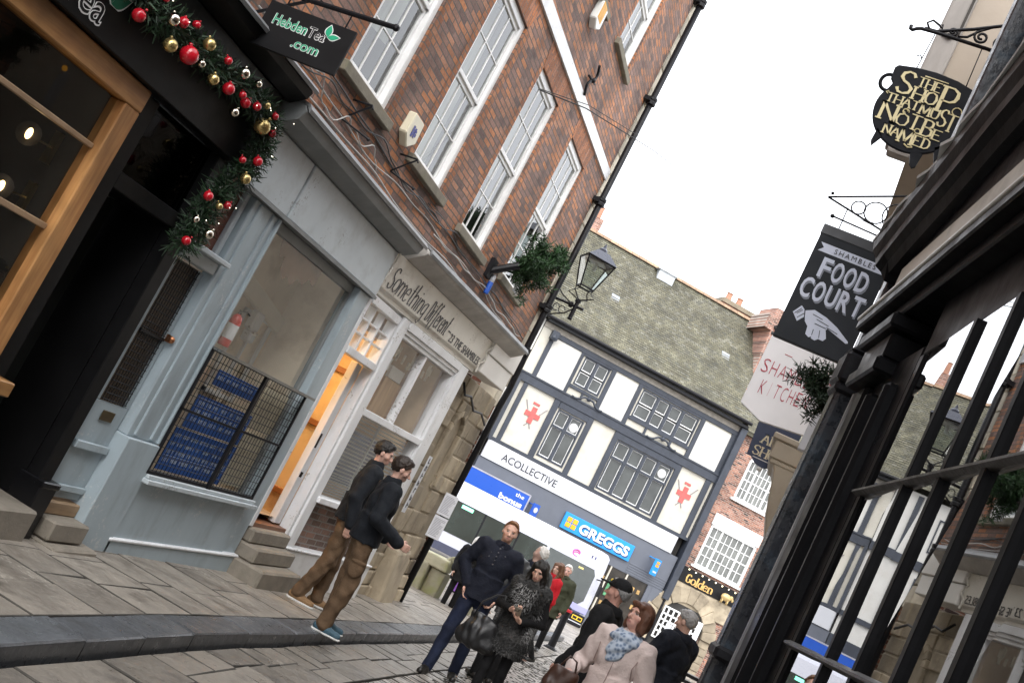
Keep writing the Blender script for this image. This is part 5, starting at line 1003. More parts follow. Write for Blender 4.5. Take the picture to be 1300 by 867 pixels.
# ---- benches outside the pub
bn_ = thing('metal_bench', 'black slatted bench with pale edges outside the pub behind the dark coat', 'bench', (-.95, 22.5, gz(22.5)), R_(-75))
mb = MB()
for k in range(4): mb.box(-.05-.03*k,.0-.03*k,-.8,.8,.52+.13*k,.60+.13*k)
for k in range(4): mb.box(.02+.11*k,.11+.11*k,-.8,.8,.42,.45)
mb.build('slat', blackm, bn_)
mb = MB()
for k in range(4): mb.box(.001-.03*k,.008-.03*k,-.8,.8,.585+.13*k,.60+.13*k)
mb.box(.455,.462,-.8,.8,.43,.452); mb.build('pale_edge', whiteF, bn_)
for y in (-.7, .7): mb = MB(); mb.box(-.12,.46,y-.03,y+.03,.36,.42); mb.box(.38,.44,y-.03,y+.03,0,.4); mb.box(-.1,-.04,y-.03,y+.03,0,1.0); mb.build('leg', blackm, bn_)
# ------------------------------------------------------------------ right row.  local x out into the lane, y towards the camera, z up
RP = (-0.01, 3.99, 0); RR = R_(188.2)
rs = thing('black_shop', 'glossy black shopfront with tall small paned window reflecting the street', 'shopfront', RP, RR)
mb = MB(); mb.box(-.3,.0,-.30,.36,-.3,2.50) if False else None
bk = M('worn_black_paint', (.006,.006,.007), .36, .3, 3, .15, 18, rv=.12, spec=.08)
mb.box(-.20,.012,.29,.42,-.2,2.50); mb.box(-.2,-.012,.42,.90,-.2,2.56); mb.box(-.2,.02,.52,.56,.3,2.45); mb.box(-.2,.02,.74,.78,.3,2.45); mb.build('pilaster', bk, rs, .012)
mb = MB(); mb.box(-.2,.016,.255,.288,-.2,2.49); mb.build('edge_highlight_strip', M('edge_highlight_grey', (.15,.15,.155), .35, .25, 4, .1, 20), rs, .006)  # grey colour stands in for light caught on the chamfered black edge
mb = MB(); mb.box(-.2,.05,.24,.62,2.50,2.55); mb.box(-.2,.035,.25,.60,2.552,2.64); mb.box(-.2,.06,.22,.64,2.642,2.69); mb.build('capital', bk, rs, .008)
mb = MB(); mb.box(-.2,.04,.12,5.0,2.69,2.735); mb.box(-.2,.075,.08,5.0,2.737,2.775); mb.build('lower_cornice', bk, rs, .006)
mb = MB(); mb.box(-.2,.080,.06,5.0,2.777,2.79); mb.build('highlight_fillet', M('moulding_highlight', (.62,.62,.60), .4, .1), rs, .003)  # pale strip puts the moulding's highlight into the colour
mb = MB(); mb.box(-.2,.01,.05,5.0,2.79,3.02); mb.build('name_board', M('cream_name_board', (.55,.52,.46), .5, .15, 2, .05, 20, dirt=(.1,.1,.09), damt=.7, dscale=1.5), rs)
mb = MB()
top = lambda y: 3.20 + .13*(y+.33)
prof = [(-.25,0),( .03,.0),(.05,.04),(.075,.06),(.08,.10),(.098,.14),(.102,.19),(.09,.20),(-.25,.26)]
ysq = [-.30] + list(np.linspace(-.08, 5.0, 27)); P = []
for q in ysq: P.append([(x, q + (max(0, .2-z)*1.0 if q == ysq[0] else 0), top(q)-.20+z*(1.0)+.004*math.sin(q*9) - (0 if z > .1 else .0) ) for x, z in prof])
vs = [p for r in P for p in r]; n = len(prof); fs = []
for i in range(len(P)-1):
    for k in range(n): fs.append((i*n+k, i*n+(k+1)%n, (i+1)*n+(k+1)%n, (i+1)*n+k))
fs.append(tuple(range(n))[::-1]); fs.append(tuple((len(P)-1)*n+k for k in range(n))); mb.add(vs, fs); mb.build('cornice', bk, rs)
mb = MB(); pr = random.Random(3)
prev = None
for q in np.linspace(-.31, 5.0, 70):
    w = .006*math.sin(q*31)+.008*pr.uniform(-1, 1); c = [(.082,q,top(q)+.004),(.108+w,q,top(q)-.004+w*.4),(.110+w,q,top(q)+.008+w*.4),(.08,q,top(q)+.02)]
    if prev: mb.hexa([prev[0],prev[1],c[1],c[0],prev[3],prev[2],c[2],c[3]])
    prev = c
mb.build('lead_flashing', M('pale_lead', (.45,.45,.44), .5, .3, 6, .2, 12), rs)
mb = MB(); mb.box(-.2,.0,.05,5.0,3.01,3.4); mb.build('upper_board', bk, rs)
# window
mb = MB(); mb.box(-.09,-.015,.90,5.0,2.52,2.69); mb.box(-.09,.03,.90,5.0,1.02,1.10); mb.box(-.09,.05,.90,5.0,.98,1.02); mb.box(-.09,-.01,.90,.95,1.1,2.52); mb.build('window_frame', bk, rs, .006)
mb = MB(); mb.box(-.2,.0,.9,5.0,-.2,.98)
for a in np.arange(1.0, 5, .8): mb.box(-.1,.02,a,a+.62,.15,.85)
mb.build('stall_riser', bk, rs, .006)
bars = [1.37+.268*i for i in range(13)]
mb = MB()
for q in bars: mb.prism([(-.075,q-.013),(-.004,q-.013),(-.002,q-.011),(-.002,q+.011),(-.004,q+.013),(-.075,q+.013)], 'z', 1.1, 2.52)
mb.build('glazing_bar', bk, rs)
mb = MB()
for z in (1.66, 2.10): mb.prism([(-.07,z-.010),(-.008,z-.010),(.007,z-.003),(.007,z+.003),(-.008,z+.010),(-.07,z+.010)], 'y', .9, 5.0)
mb.build('transom_bar', M('worn_bar', (.055,.052,.05), .35, .4, 6, .3, 25), rs)
mb = MB(); pr = random.Random(17)
qs = [.93]+bars; zsr = [1.1,1.66,2.10,2.52]
for a, b in zip(qs, qs[1:]):
    for c, d in zip(zsr, zsr[1:]):
        dx = [pr.uniform(-.0005,.0005) for _ in range(2)]
        tl = .0085*(b-a)/.268; mb.quad((-.0105+dx[0]-tl*.5,a,c),(-.0105-dx[0]*.5+tl*.5,b,c),(-.0105+dx[1]+tl*.5,b,d),(-.0105-dx[1]*.6-tl*.5,a,d))
mb.build('pane', glassR, rs)
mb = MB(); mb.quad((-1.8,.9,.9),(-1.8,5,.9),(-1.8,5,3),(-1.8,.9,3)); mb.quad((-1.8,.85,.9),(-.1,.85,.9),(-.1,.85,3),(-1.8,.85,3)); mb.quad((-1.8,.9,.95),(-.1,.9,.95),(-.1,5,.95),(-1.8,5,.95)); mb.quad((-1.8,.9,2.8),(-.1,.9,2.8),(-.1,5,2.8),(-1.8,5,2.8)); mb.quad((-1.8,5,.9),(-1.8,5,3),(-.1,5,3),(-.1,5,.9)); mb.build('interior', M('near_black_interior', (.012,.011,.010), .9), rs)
# house over the black shop and further houses of the row
rh = thing('jettied_house', 'dark timbered house overhanging the black shopfront on the right', 'house', RP, RR)
mb = MB(); mb.box(-6,-.03,.10,9,3.42,9.2); mb.box(-6,-.25,5.02,9,-.3,3.4); mb.box(-6,-1.85,.5,5.02,-.3,3.4); mb.box(-1.9,-.21,.10,.85,-.3,3.4); mb.build('wall', M('dark_render', (.10,.095,.09), .8, .2, 2), rh)
# drainpipe at the end of the black shop
rp = thing('drainpipe', 'square black drainpipe with painted-in bluish reflections at the end of the black shop', 'drainpipe', (.0, 4.20, 0), RR)
blurefl = M('blue_reflection_black', (.020,.022,.027), .3, .5, 7, .3, 20, dirt=(.05,.08,.11), damt=.6, dscale=9, rv=.15)  # bluish blotches in the colour stand in for reflections on the pipe
mb = MB(); mb.box(-.05,.055,-.06,.06,-.3,2.60); mb.box(-.05,.05,-.055,.055,2.72,9); mb.build('pipe', blurefl, rp, .018, seg=2)
mb = MB(); mb.box(-.07,.075,-.085,.085,2.60,2.72); mb.box(-.06,.068,-.075,.075,2.56,2.60); mb.box(-.06,.068,-.075,.075,2.72,2.745); mb.build('collar', blackm, rp, .012); mb = MB(); mb.box(-.06,.065,-.1,.1,1.5,1.55); mb.build('collar', blackm, rp, .012)
mb = MB(); mb.box(-.06,-.02,.062,.085,-.2,2.5); mb.build('brick_gap', M('brick_edge', (.22,.10,.06), .9, .4, 12, .4, 30), rp)
# row beyond: brick house fronts almost hidden behind the pipe
r2 = thing('brick_row_house', 'brick house of the right hand row hidden behind the black drainpipe', 'house', (0.06, 0, 0))
mb = MB(); mb.box(.02,6,4.5,9.8,-.6,8.0); mb.build('wall', brickL, r2)
mb = MB(); mb.box(-.02,.02,4.9,9.7,2.6,3.1); mb.box(-.04,.02,4.9,9.7,3.1,3.2); mb.box(-.01,.02,4.9,5.2,-.5,2.6); mb.box(-.01,.02,7.2,7.5,-.5,2.6); mb.box(-.01,.02,9.4,9.7,-.5,2.6); mb.box(-.01,.02,4.9,9.7,-.5,.6); mb.build('shopfront', M('bottle_green_paint', (.012,.03,.022), .35, .15, 3, .08, 20), r2)
mb = MB(); mb.quad((.012,5.2,.6),(.012,9.4,.6),(.012,9.4,2.6),(.012,5.2,2.6)); mb.build('shop_pane', MT['dark_shop_window'], r2)
wr_ = bpy.data.objects.new('window_wall', None); COL.objects.link(wr_); wr_.parent = r2; wr_.location = (.02, 0, 0); wr_.rotation_euler = (0, 0, math.pi)
for q in (-6.6, -8.9): sash(wr_, .10, q, q+1.0, 3.9, 5.6, 3, 2, arch=False)
r3 = thing('rendered_jetty_house', 'beige rendered upper storey with grey corner post overhanging the lane', 'house', (0, 0, 0))
rend = M('beige_render', (.33,.28,.225), .9, .10, 1.5, .2, 12); pst = M('grey_weathered_post', (.27,.25,.23), .85, .25, 5, .5, 12, stretch=(1,1,.3))
mb = MB(); mb.box(-.44,6,10.3,14.0,6.45,11.5); mb.build('wall', rend, r3); mb = MB(); mb.box(.1,6,9.82,26,-.9,6.4); mb.build('lower_wall', M('cream_render', (.62,.56,.46), .85, .1, 1.5, .2, 12), r3)
mb = MB(); mb.box(-.66,-.44,10.22,10.5,6.35,11.5); mb.box(-.62,-.40,10.24,10.4,6.25,6.42); mb.build('corner_post', pst, r3, .03, seg=2); mb = MB()
for z in (7.6, 8.35): mb.box(-.48,-.455,10.205,10.22,z,z+.42); mb.tube([(-.47,10.21,z),(-.53,10.20,z-.07),(-.6,10.21,z-.05)], .022, 6)
mb.build('post_crack', M('dark_crack', (.04,.035,.03), .9), r3)
# beige cornice end of a nearer shop
bc = thing('beige_shop_cornice', 'beige painted shop cornice end seen edge on below the kitchen sign', 'shopfront', (0, 13.0, 0))
mb = MB(); mb.box(-.57,.1,0,1.2,3.72,3.80); mb.box(-.52,.1,.02,1.2,3.50,3.72); mb.prism([(-.47,3.50),(-.40,3.37),(-.30,2.95),(-.15,2.55),(.1,2.4),(.1,3.5)], 'y', .04, 1.2); mb.box(-.49,.1,.03,1.2,3.44,3.50); mb.box(-.02,.1,.05,1.2,-.5,2.5); mb.build('cornice', M('beige_cornice_paint', (.36,.31,.24), .55, .1, 3, .1, 20, dirt=(.2,.16,.12), damt=.4), bc, .015)

# ---- cauldron shaped hanging sign
NEG = -math.pi/2
cz0 = 4.91
cs_ = thing('cauldron_sign', 'round black cauldron shaped board with cream serif lettering hung from scrollwork', 'sign', (-.35, 7.2, cz0), NEG)
outl = []
for i in range(33):
    a = math.pi*(1.16 - 1.32*i/32) if False else None
pts = []
for i in range(41):     # belly, clockwise from upper left round the bottom to upper right
    t = math.pi*(1.0-.16) + (math.pi*(1+.32))*i/40; pts.append((.285*math.cos(t), .265+.27*math.sin(t)*.98))
pts += [(.27,.43),(.30,.47),(.305,.535),(.29,.565),(.15,.60),(0,.61),(-.13,.60),(-.25,.575),(-.268,.55),(-.262,.47),(-.235,.44)]
bb = M('cauldron_black', (.008,.009,.012), .55, .25, 4, .1, 20, spec=.12); mb = MB(); mb.prism(pts, 'x', -.014, .014); mb.build('board', bb, cs_, .004)
mb = MB(); mb.tube([(0,-.265+.052*math.cos(a),.435+.06*math.sin(a)) for a in np.linspace(1.1, 4.9, 16)], .013, 8); mb.tube([(0,.265-.052*math.cos(a),.435+.06*math.sin(a)) for a in np.linspace(1.1, 4.9, 16)], .013, 8); mb.build('handle', bb, cs_, smooth=True)
mb = MB(); mb.prism([(-.20,.10),(-.15,.05),(-.19,-.03),(-.205,.0)], 'x', -.014, .014); mb.prism([(.06,.02),(.14,.03),(.13,-.07),(.11,-.085),(.085,-.06)], 'x', -.0135, .0135); mb.prism([(.19,.10),(.24,.14),(.25,.03),(.225,.0)], 'x', -.014, .014); mb.build('foot', bb, cs_)
crm = M('cream_gold_lettering', (.70,.61,.33), .5, .08, 5); mb = MB(); dX = .016
def W_(word, y0, y1, zb, h, t, **k): stroke_word(mb, word, dX, y0, y1, zb, h, t*.72, gap=.12, thin=.38, thick=.004, **k)
W_('THE', -.085, .075, .472, .068, .016); mb.hexa([(dX,-.06,.552),(dX+.004,-.06,.552),(dX+.004,.10,.556),(dX,.10,.556),(dX,-.06,.560),(dX+.004,-.06,.560),(dX+.004,.10,.560),(dX,.10,.560)])
W_('S', -.205, -.10, .385, .165, .036); W_('HO', -.085, .075, .372, .088, .024); W_('P', .085, .20, .35, .185, .036)
W_('THAT', -.235, -.01, .30, .062, .016); W_('MU', .0, .13, .288, .072, .018); W_('S', .135, .19, .25, .125, .022); W_('T', .185, .255, .235, .12, .02)
W_('N', -.235, -.12, .165, .125, .03); W_('O', -.115, -.035, .165, .085, .02); W_('T', -.03, .045, .165, .105, .022); W_('B', .06, .135, .15, .115, .026); W_('E', .14, .205, .148, .07, .018)
W_('NA', -.165, -.055, .075, .068, .017); W_('M', -.05, .04, .055, .095, .022); W_('ED', .045, .155, .065, .07, .018)
for y, z, r in ((-.08,.275,.014),(-.075,.27,.02),(.045,.165,.018),(.225,.385,.03),(.0,.045,.0)):
    if r: mb.tube([(dX+.002, y+r*math.cos(a), z+r*math.sin(a)) for a in np.linspace(0, 5, 10)], .004, 5)
mb.tube([(dX+.002,-.235,.372),(dX+.002,-.25,.36),(dX+.002,-.235,.35)], .004, 5); mb.tube([(dX+.002,.0,.05),(dX+.002,.03,.035),(dX+.002,.06,.045)], .005, 5)
mb.build('lettering', crm, cs_)
br1 = thing('scroll_bracket', 'black wrought iron bracket with curled scrolls above the cauldron sign', 'bracket', (-.35, 7.2, cz0), NEG)
mb = MB(); mb.tube([(0,-.29,.885),(0,-.285,.86),(0,-.27,.855),(0,-.25,.872),(0,-.22,.885),(0,-.1,.892),(0,.45,.892)], .013, 8); mb.tube([(0,-.20,.895),(0,-.12,.90),(0,.1,1.0),(0,.36,1.14),(0,.46,1.19)], .012, 8)
mb.tube([(0,-.17,.90),(0,-.2,.94),(0,-.17,.97),(0,-.12,.95),(0,-.09,.93),(0,-.1,.96)], .008, 6)
def spiral(cy, cz, r, a0, turns, n=22): return [(0, cy+r*(1-.75*i/n)*math.cos(a0+turns*6.283*i/n), cz+r*(1-.75*i/n)*math.sin(a0+turns*6.283*i/n)) for i in range(n+1)]
mb.tube(spiral(-.02,.935,.035,4,1.4), .008, 6); mb.tube([(0,.02,.91),(0,.08,.93),(0,.14,1.0),(0,.20,1.05)], .009, 6); mb.tube(spiral(.165,.96,.05,2.2,1.5), .009, 6); mb.tube(spiral(.30,.95,.05,2.2,1.5), .009, 6); mb.tube([(0,.25,1.09),(0,.32,1.02),(0,.36,.93)], .009, 6)
mb.box(-.03,.03,.42,.47,.80,1.26); mb.tube([(0,.40,1.16),(0,.36,1.22),(0,.32,1.2)], .01, 6)
mb.tube([(0,-.12,.885),(0,-.135,.60)], .004, 5); mb.tube([(0,.20,.885),(0,.21,.57)], .004, 5); mb.tube([(0,-.17,.68),(0,-.15,.70),(0,-.13,.675)], .005, 5); mb.build('ironwork', blackm, br1, smooth=True)
# ---- food court sign
fc = thing('food_court_sign', 'dark grey upright hanging sign with pointing hand below pale block letters', 'sign', (-.67, 8.2, 3.655), NEG)
mb = MB(); mb.box(-.03,.03,0,.56,0,.93); mb.build('board', M('charcoal_board', (.020,.023,.027), .55, .12, 3, spec=.15), fc, .004); mb = MB(); mb.box(-.034,.034,-.006,.566,.87,.95); mb.build('top_rail', M('dark_top_rail', (.022,.023,.026), .4), fc, .004)
pal = M('pale_blue_lettering', (.52,.56,.66), .5, .04); X = .0305
mb = MB(); mb.prism([(.03,.735),(.075,.772),(.03,.81),(.56,.81),(.56,.735)], 'x', X, X+.003) if False else mb.add([(X,.03,.735),(X,.56,.735),(X,.56,.805),(X,.03,.805),(X,.065,.77)], [(0,1,4),(1,2,4),(2,3,4)]); mb.build('ribbon', pal, fc)
mb = MB(); text(mb, 'SHAMBLES', X+.002, .15, .47, .752, .79, .0, .001, .002, space=1.3); mb.build('ribbon_lettering', M('charcoal_letter', (.03,.033,.04), .6), fc)
shd = M('mid_grey_shadow', (.18,.20,.24), .6)
def cond(mb, word, y0, y1, z0, h, x, t):
    n = len(word); w = (y1-y0)/n
    for i, ch in enumerate(word): text(mb, ch, x, y0+i*w+.006, y0+(i+1)*w-.010, z0, z0+h, .02, .001, .002)
mb = MB(); cond(mb, 'FOOD', .098, .48, .542, .155, X, 0); cond(mb, 'COURT', .028, .52, .355, .155, X, 0); mb.v = [(x, y+.008, z-.008) for x, y, z in mb.v]; mb.build('letter_shadow', shd, fc)
mb = MB(); cond(mb, 'FOOD', .095, .477, .548, .155, X+.003, 0); cond(mb, 'COURT', .025, .517, .361, .155, X+.003, 0); mb.build('lettering', pal, fc)
mb = MB()   # engraved pointing hand, flat on the board
def fl(mb, p, x): mb.add([(x, a, b) for a, b in p], [tuple(range(len(p)))] )
fl(mb, [(.06,.22),(.115,.165),(.15,.215),(.13,.27),(.10,.29)], X+.001)
fl(mb, [(.14,.265),(.165,.19),(.20,.16),(.24,.155),(.28,.165),(.33,.175),(.34,.20),(.50,.148),(.515,.156),(.51,.168),(.40,.235),(.30,.275),(.20,.295)], X+.001)
fl(mb, [(.20,.165),(.21,.10),(.24,.085),(.26,.10),(.25,.16)], X+.0015); fl(mb, [(.245,.165),(.26,.085),(.29,.08),(.31,.10),(.29,.17)], X+.0012); fl(mb, [(.285,.17),(.31,.10),(.345,.10),(.36,.125),(.335,.18)], X+.0015)
mb.build('pointing_hand', pal, fc); mb = MB(); 
for p0, p1 in (((.145,.235),(.165,.19)),((.24,.20),(.33,.195)),((.25,.155),(.255,.11)),((.295,.165),(.31,.11)),((.33,.205),(.42,.19)),((.20,.26),(.28,.25)),((.24,.235),(.34,.22)),((.09,.22),(.12,.26)),((.075,.215),(.11,.27)),((.105,.19),(.14,.24))):
    mb.tube([(X+.002,*p0),(X+.002,*p1)], .0028, 4)
mb.build('hand_lines', M('charcoal_letter2', (.05,.055,.065), .6), fc)
br2 = thing('ring_bracket', 'thin iron bracket with two rings above the dark food court sign', 'bracket', (-.67, 8.2, 3.655), NEG)
mb = MB(); mb.tube([(0,-.07,1.165),(0,.62,1.46)], .008, 6); mb.tube([(0,-.07,1.165),(0,.62,1.02)], .008, 6); 
for cy, cz, r in ((.17,1.17,.052),(.30,1.18,.085),(.46,1.20,.11)): mb.tube([(0, cy+r*math.cos(a), cz+r*math.sin(a)) for a in np.linspace(0, 6.283, 24)[:-1]], .006, 5, close=True)
mb.ball((0,-.05,1.205), .014, 8); mb.tube([(0,.03,1.035),(0,.50,1.01)], .007, 6); mb.ball((0,.02,1.035), .018, 8); mb.tube([(0,.1,1.14),(0,.105,.945)], .005, 5); mb.tube([(0,.47,1.05),(0,.47,.945)], .005, 5); mb.tube([(0,.12,1.10),(0,.5,1.06)], .003, 5); mb.build('ironwork', blackm, br2, smooth=True)
# ---- kitchen sign
ks = thing('kitchen_sign', 'white hexagonal hanging sign with thin red lettering behind the fir branches', 'sign', (-.95, 11.3, 3.54), NEG)
mb = MB(); mb.prism([(.02,.10),(.27,.0),(.76,.05),(.82,.50),(.74,.87),(.02,.87)], 'x', -.025, .025); mb.build('board', M('sign_white', (.74,.73,.74), .5, .04), ks, .004)
redl = M('red_lettering', (.42,.02,.05), .6, .1); mb = MB()
def thinw(word, y0, y1, z0, h, dz):
    n = len(word); w = (y1-y0)/n
    for i, ch in enumerate(word): text(mb, ch, .027, y0+i*w+(.012 if ch != 'I' else .038), y0+(i+1)*w-(.012 if ch != 'I' else .038), z0+dz*i, z0+h+dz*i, -.018, .001, .003)
thinw('SHAMBLES', .05, .78, .475, .145, .002); thinw('KITCHEN', .12, .64, .255, .15, .005); mb.tube([(.027,.22,.735),(.027,.3,.735)], .004, 4); mb.build('lettering', redl, ks)
mb = MB(); mb.box(-.03,.03,.0,.80,.88,.905); mb.box(-.03,.03,.7,.95,.86,.9); mb.build('hanging_rail', M('dark_rail', (.05,.05,.055), .5), ks); 
kb = thing('white_box_lamp', 'small white sign edge with an amber lamp beside the kitchen sign', 'lamp', (-.16, 10.3, 3.40), NEG)
mb = MB(); mb.box(-.05,.05,-.05,.03,-.12,.34); mb.build('casing', whiteF, kb, .01); mb = MB(); mb.ball((.05,-.01,.38), .035, 10); mb.build('amber_lens', emit('amber_lens', (1,.45,.05), .9), kb, smooth=True)
fb2 = thing('fir_branch', 'dark fir branch bundle fixed under the food court sign', 'fir branch', (-.06, 9.4, 3.50))
mb = MB(); pr = random.Random(31); bl = [(0,0,0),(-.16,0,.12),(-.30,-.02,.27)]; mb.tube(bl, .02, 6, .008); mb.build('stem', barkm, fb2); mb = MB()
for i in range(26):
    t = pr.uniform(.1, 1); p = Vector(bl[0]).lerp(Vector(bl[2]), t); d = Vector((pr.gauss(-.15,.7), pr.gauss(0,.5), pr.gauss(.1,.8))).normalized(); needles(mb, [p, p+d*.10, p+d*.20], 100, .04, .055, pr)
mb.build('foliage', pinb, fb2)
# ---- art shop sign
ar = thing('art_shop_sign', 'navy hanging sign with cream serif lettering below the kitchen sign', 'sign', (-.87, 14.3, 3.50), NEG)
mb = MB(); mb.prism([(.04,.09),(.10,.09),(.17,.03),(.27,.0),(.37,.03),(.44,.09),(.56,.09),(.56,.62),(.0,.62)], 'x', -.02, .02); mb.build('board', M('navy_board', (.016,.026,.065), .5, .1), ar, .004)
mb = MB(); stroke_word(mb, 'ART', .0215, .14, .44, .30, .12, .022, gap=.15, thin=.4, thick=.003); stroke_word(mb, 'SHOP', .0215, .09, .48, .13, .12, .022, gap=.15, thin=.4, thick=.003); mb.build('lettering', M('cream_lettering', (.58,.50,.34), .5), ar); mb = MB(); mb.ball((0,.26,-.02), .035, 8); mb.box(.021,.024,.12,.42,.09,.10); mb.build('finial', M('cream_white_finial', (.6,.58,.55), .5), ar)
# ------------------------------------------------------------------ people: bodies and clothes grown as smooth distance-field surfaces
def _cone(P, a, b, ra, rb):
    a = np.asarray(a, np.float32); d = np.asarray(b, np.float32)-a; L = float(d.dot(d)) or 1e-9
    t = np.clip(((P-a)@d)/L, 0, 1); return np.linalg.norm(P-a-t[..., None]*d, axis=-1)-(ra+(rb-ra)*t)
def _ell(P, c, r, Rm=None):
    q = P-np.asarray(c, np.float32)
    if Rm is not None: q = q@np.asarray(Rm, np.float32)
    r = np.asarray(r, np.float32); k0 = np.linalg.norm(q/r, axis=-1); k1 = np.linalg.norm(q/(r*r), axis=-1)+1e-9; return k0*(k0-1)/k1
def _skirt(P, z0, z1, r0, r1, c=(0, 0)):
    t = np.clip((P[..., 2]-z0)/(z1-z0), 0, 1); rx = r0[0]+(r1[0]-r0[0])*t; ry = r0[1]+(r1[1]-r0[1])*t
    d = (np.sqrt(((P[..., 0]-c[0])/rx)**2+((P[..., 1]-c[1])/ry)**2)-1)*np.minimum(rx, ry)
    return np.maximum(d, np.maximum(z0-P[..., 2], P[..., 2]-z1))
def _tor(P, c, R, r, Rm=None, sy=1.0):
    q = P-np.asarray(c, np.float32)
    if Rm is not None: q = q@np.asarray(Rm, np.float32)
    w = np.sqrt(q[..., 0]**2+(q[..., 1]/sy)**2)-R; return np.sqrt(w*w+q[..., 2]**2)-r
FN = {'c': _cone, 'e': _ell, 'k': _skirt, 't': _tor}
def _bb(pr):
    k, a = pr[0], pr[1]
    if k == 'c': r = max(a[2], a[3]); return np.minimum(a[0], a[1])-r, np.maximum(a[0], a[1])+r
    if k == 'e': r = max(a[1]); return np.array(a[0])-r, np.array(a[0])+r
    if k == 'k':
        c = a[4] if len(a) > 4 else (0, 0); rx = max(a[2][0], a[3][0]); ry = max(a[2][1], a[3][1]); return np.array([c[0]-rx, c[1]-ry, a[0]]), np.array([c[0]+rx, c[1]+ry, a[1]])
    r = (a[1]+a[2])*1.3; return np.array(a[0])-r, np.array(a[0])+r
def nets(prims, h, sub=(), disp=None, cuts=()):
    """prims: (kind, args, k). union with smooth blend k, then subtract, cut and displace; returns verts, quads"""
    lo = np.min([_bb(p)[0] for p in prims], 0)-3*h-.02; hi = np.max([_bb(p)[1] for p in prims], 0)+3*h+.02
    n = np.ceil((hi-lo)/h).astype(int)+1; V = np.full(n, 9.0, np.float32)
    ax = [lo[i]+np.arange(n[i], dtype=np.float32)*h for i in range(3)]
    def region(b0, b1, pad):
        i0 = np.clip(np.floor((b0-pad-lo)/h).astype(int), 0, n-1); i1 = np.clip(np.ceil((b1+pad-lo)/h).astype(int)+1, 1, n); sl = tuple(slice(a, b) for a, b in zip(i0, i1))
        return sl, np.stack(np.meshgrid(ax[0][sl[0]], ax[1][sl[1]], ax[2][sl[2]], indexing='ij'), -1)
    for pr in prims:
        k = pr[2] if len(pr) > 2 else .02; sl, P = region(*_bb(pr), .05+k); d = FN[pr[0]](P, *pr[1]); v = V[sl]; q = np.clip(k-np.abs(v-d), 0, None)/k; V[sl] = np.minimum(v, d)-q*q*k*.25
    for pr in sub:
        k = pr[2] if len(pr) > 2 else .01; sl, P = region(*_bb(pr), .03+k); d = -FN[pr[0]](P, *pr[1]); v = V[sl]; q = np.clip(k-np.abs(v-d), 0, None)/k; V[sl] = np.maximum(v, d)+q*q*k*.25
    for ip, nv in cuts:    # keep the side where (p-ip).nv < 0
        nv = np.asarray(nv, np.float32); nv = nv/np.linalg.norm(nv); G = (ax[0][:, None, None]-ip[0])*nv[0]+(ax[1][None, :, None]-ip[1])*nv[1]+(ax[2][None, None, :]-ip[2])*nv[2]; V = np.maximum(V, G)
    if disp is not None:
        m = np.abs(V) < .06; ii = np.argwhere(m); P = lo+ii*h; V[m] += disp(P).astype(np.float32)
    s = V < 0; c = sum(s[i:n[0]-1+i, j:n[1]-1+j, k:n[2]-1+k].astype(np.uint8) for i in (0, 1) for j in (0, 1) for k in (0, 1)); act = (c > 0) & (c < 8)
    ids = np.argwhere(act); idx = np.full(act.shape, -1, np.int64); idx[act] = np.arange(len(ids)); i, j, k = ids.T
    cv = {(a, b, d): V[i+a, j+b, k+d] for a in (0, 1) for b in (0, 1) for d in (0, 1)}; acc = np.zeros((len(ids), 3), np.float32); cnt = np.zeros(len(ids), np.float32)
    for a in cv:
        for axn in range(3):
            if a[axn]: continue
            b = list(a); b[axn] = 1; v0, v1 = cv[a], cv[tuple(b)]; m = (v0 < 0) != (v1 < 0); t = np.where(m, v0/np.where(m, v0-v1, 1), 0)
            p = np.tile(np.array(a, np.float32), (len(ids), 1)); p[:, axn] = t; acc[m] += p[m]; cnt[m] += 1
    verts = lo+(ids+acc/np.maximum(cnt, 1)[:, None])*h; quads = []
    for axn in range(3):
        a = [slice(None)]*3; b = [slice(None)]*3; a[axn] = slice(0, -1); b[axn] = slice(1, None); s0, s1 = s[tuple(a)], s[tuple(b)]; e = np.argwhere(s0 != s1); o1, o2 = [(1, 2), (2, 0), (0, 1)][axn]
        e = e[(e[:, o1] > 0) & (e[:, o2] > 0) & (e[:, o1] < n[o1]-1) & (e[:, o2] < n[o2]-1)]
        def cell(d1, d2):
            q = e.copy(); q[:, o1] -= d1; q[:, o2] -= d2; return idx[q[:, 0], q[:, 1], q[:, 2]]
        f = np.stack([cell(1, 1), cell(0, 1), cell(0, 0), cell(1, 0)], 1); fl = ~s0[e[:, 0], e[:, 1], e[:, 2]]; f[fl] = f[fl][:, ::-1]; quads.append(f)
    return verts, np.concatenate(quads)
def np_mesh(name, v, q, mat, parent, col=None):
    me = bpy.data.meshes.new(name); me.vertices.add(len(v)); me.vertices.foreach_set('co', v.astype(np.float32).ravel()); me.loops.add(len(q)*4); me.loops.foreach_set('vertex_index', q.astype(np.int32).ravel())
    me.polygons.add(len(q)); me.polygons.foreach_set('loop_start', np.arange(0, len(q)*4, 4, dtype=np.int32)); me.polygons.foreach_set('loop_total', np.full(len(q), 4, np.int32)); me.polygons.foreach_set('use_smooth', np.ones(len(q), bool))
    me.materials.append(mat); me.update(calc_edges=True); me.validate()
    if col is not None: ca = me.color_attributes.new('skin', 'FLOAT_COLOR', 'POINT'); ca.data.foreach_set('color', np.concatenate([col, np.ones((len(col), 1))], 1).astype(np.float32).ravel())
    o = bpy.data.objects.new(name, me); COL.objects.link(o); o.parent = parent; return o
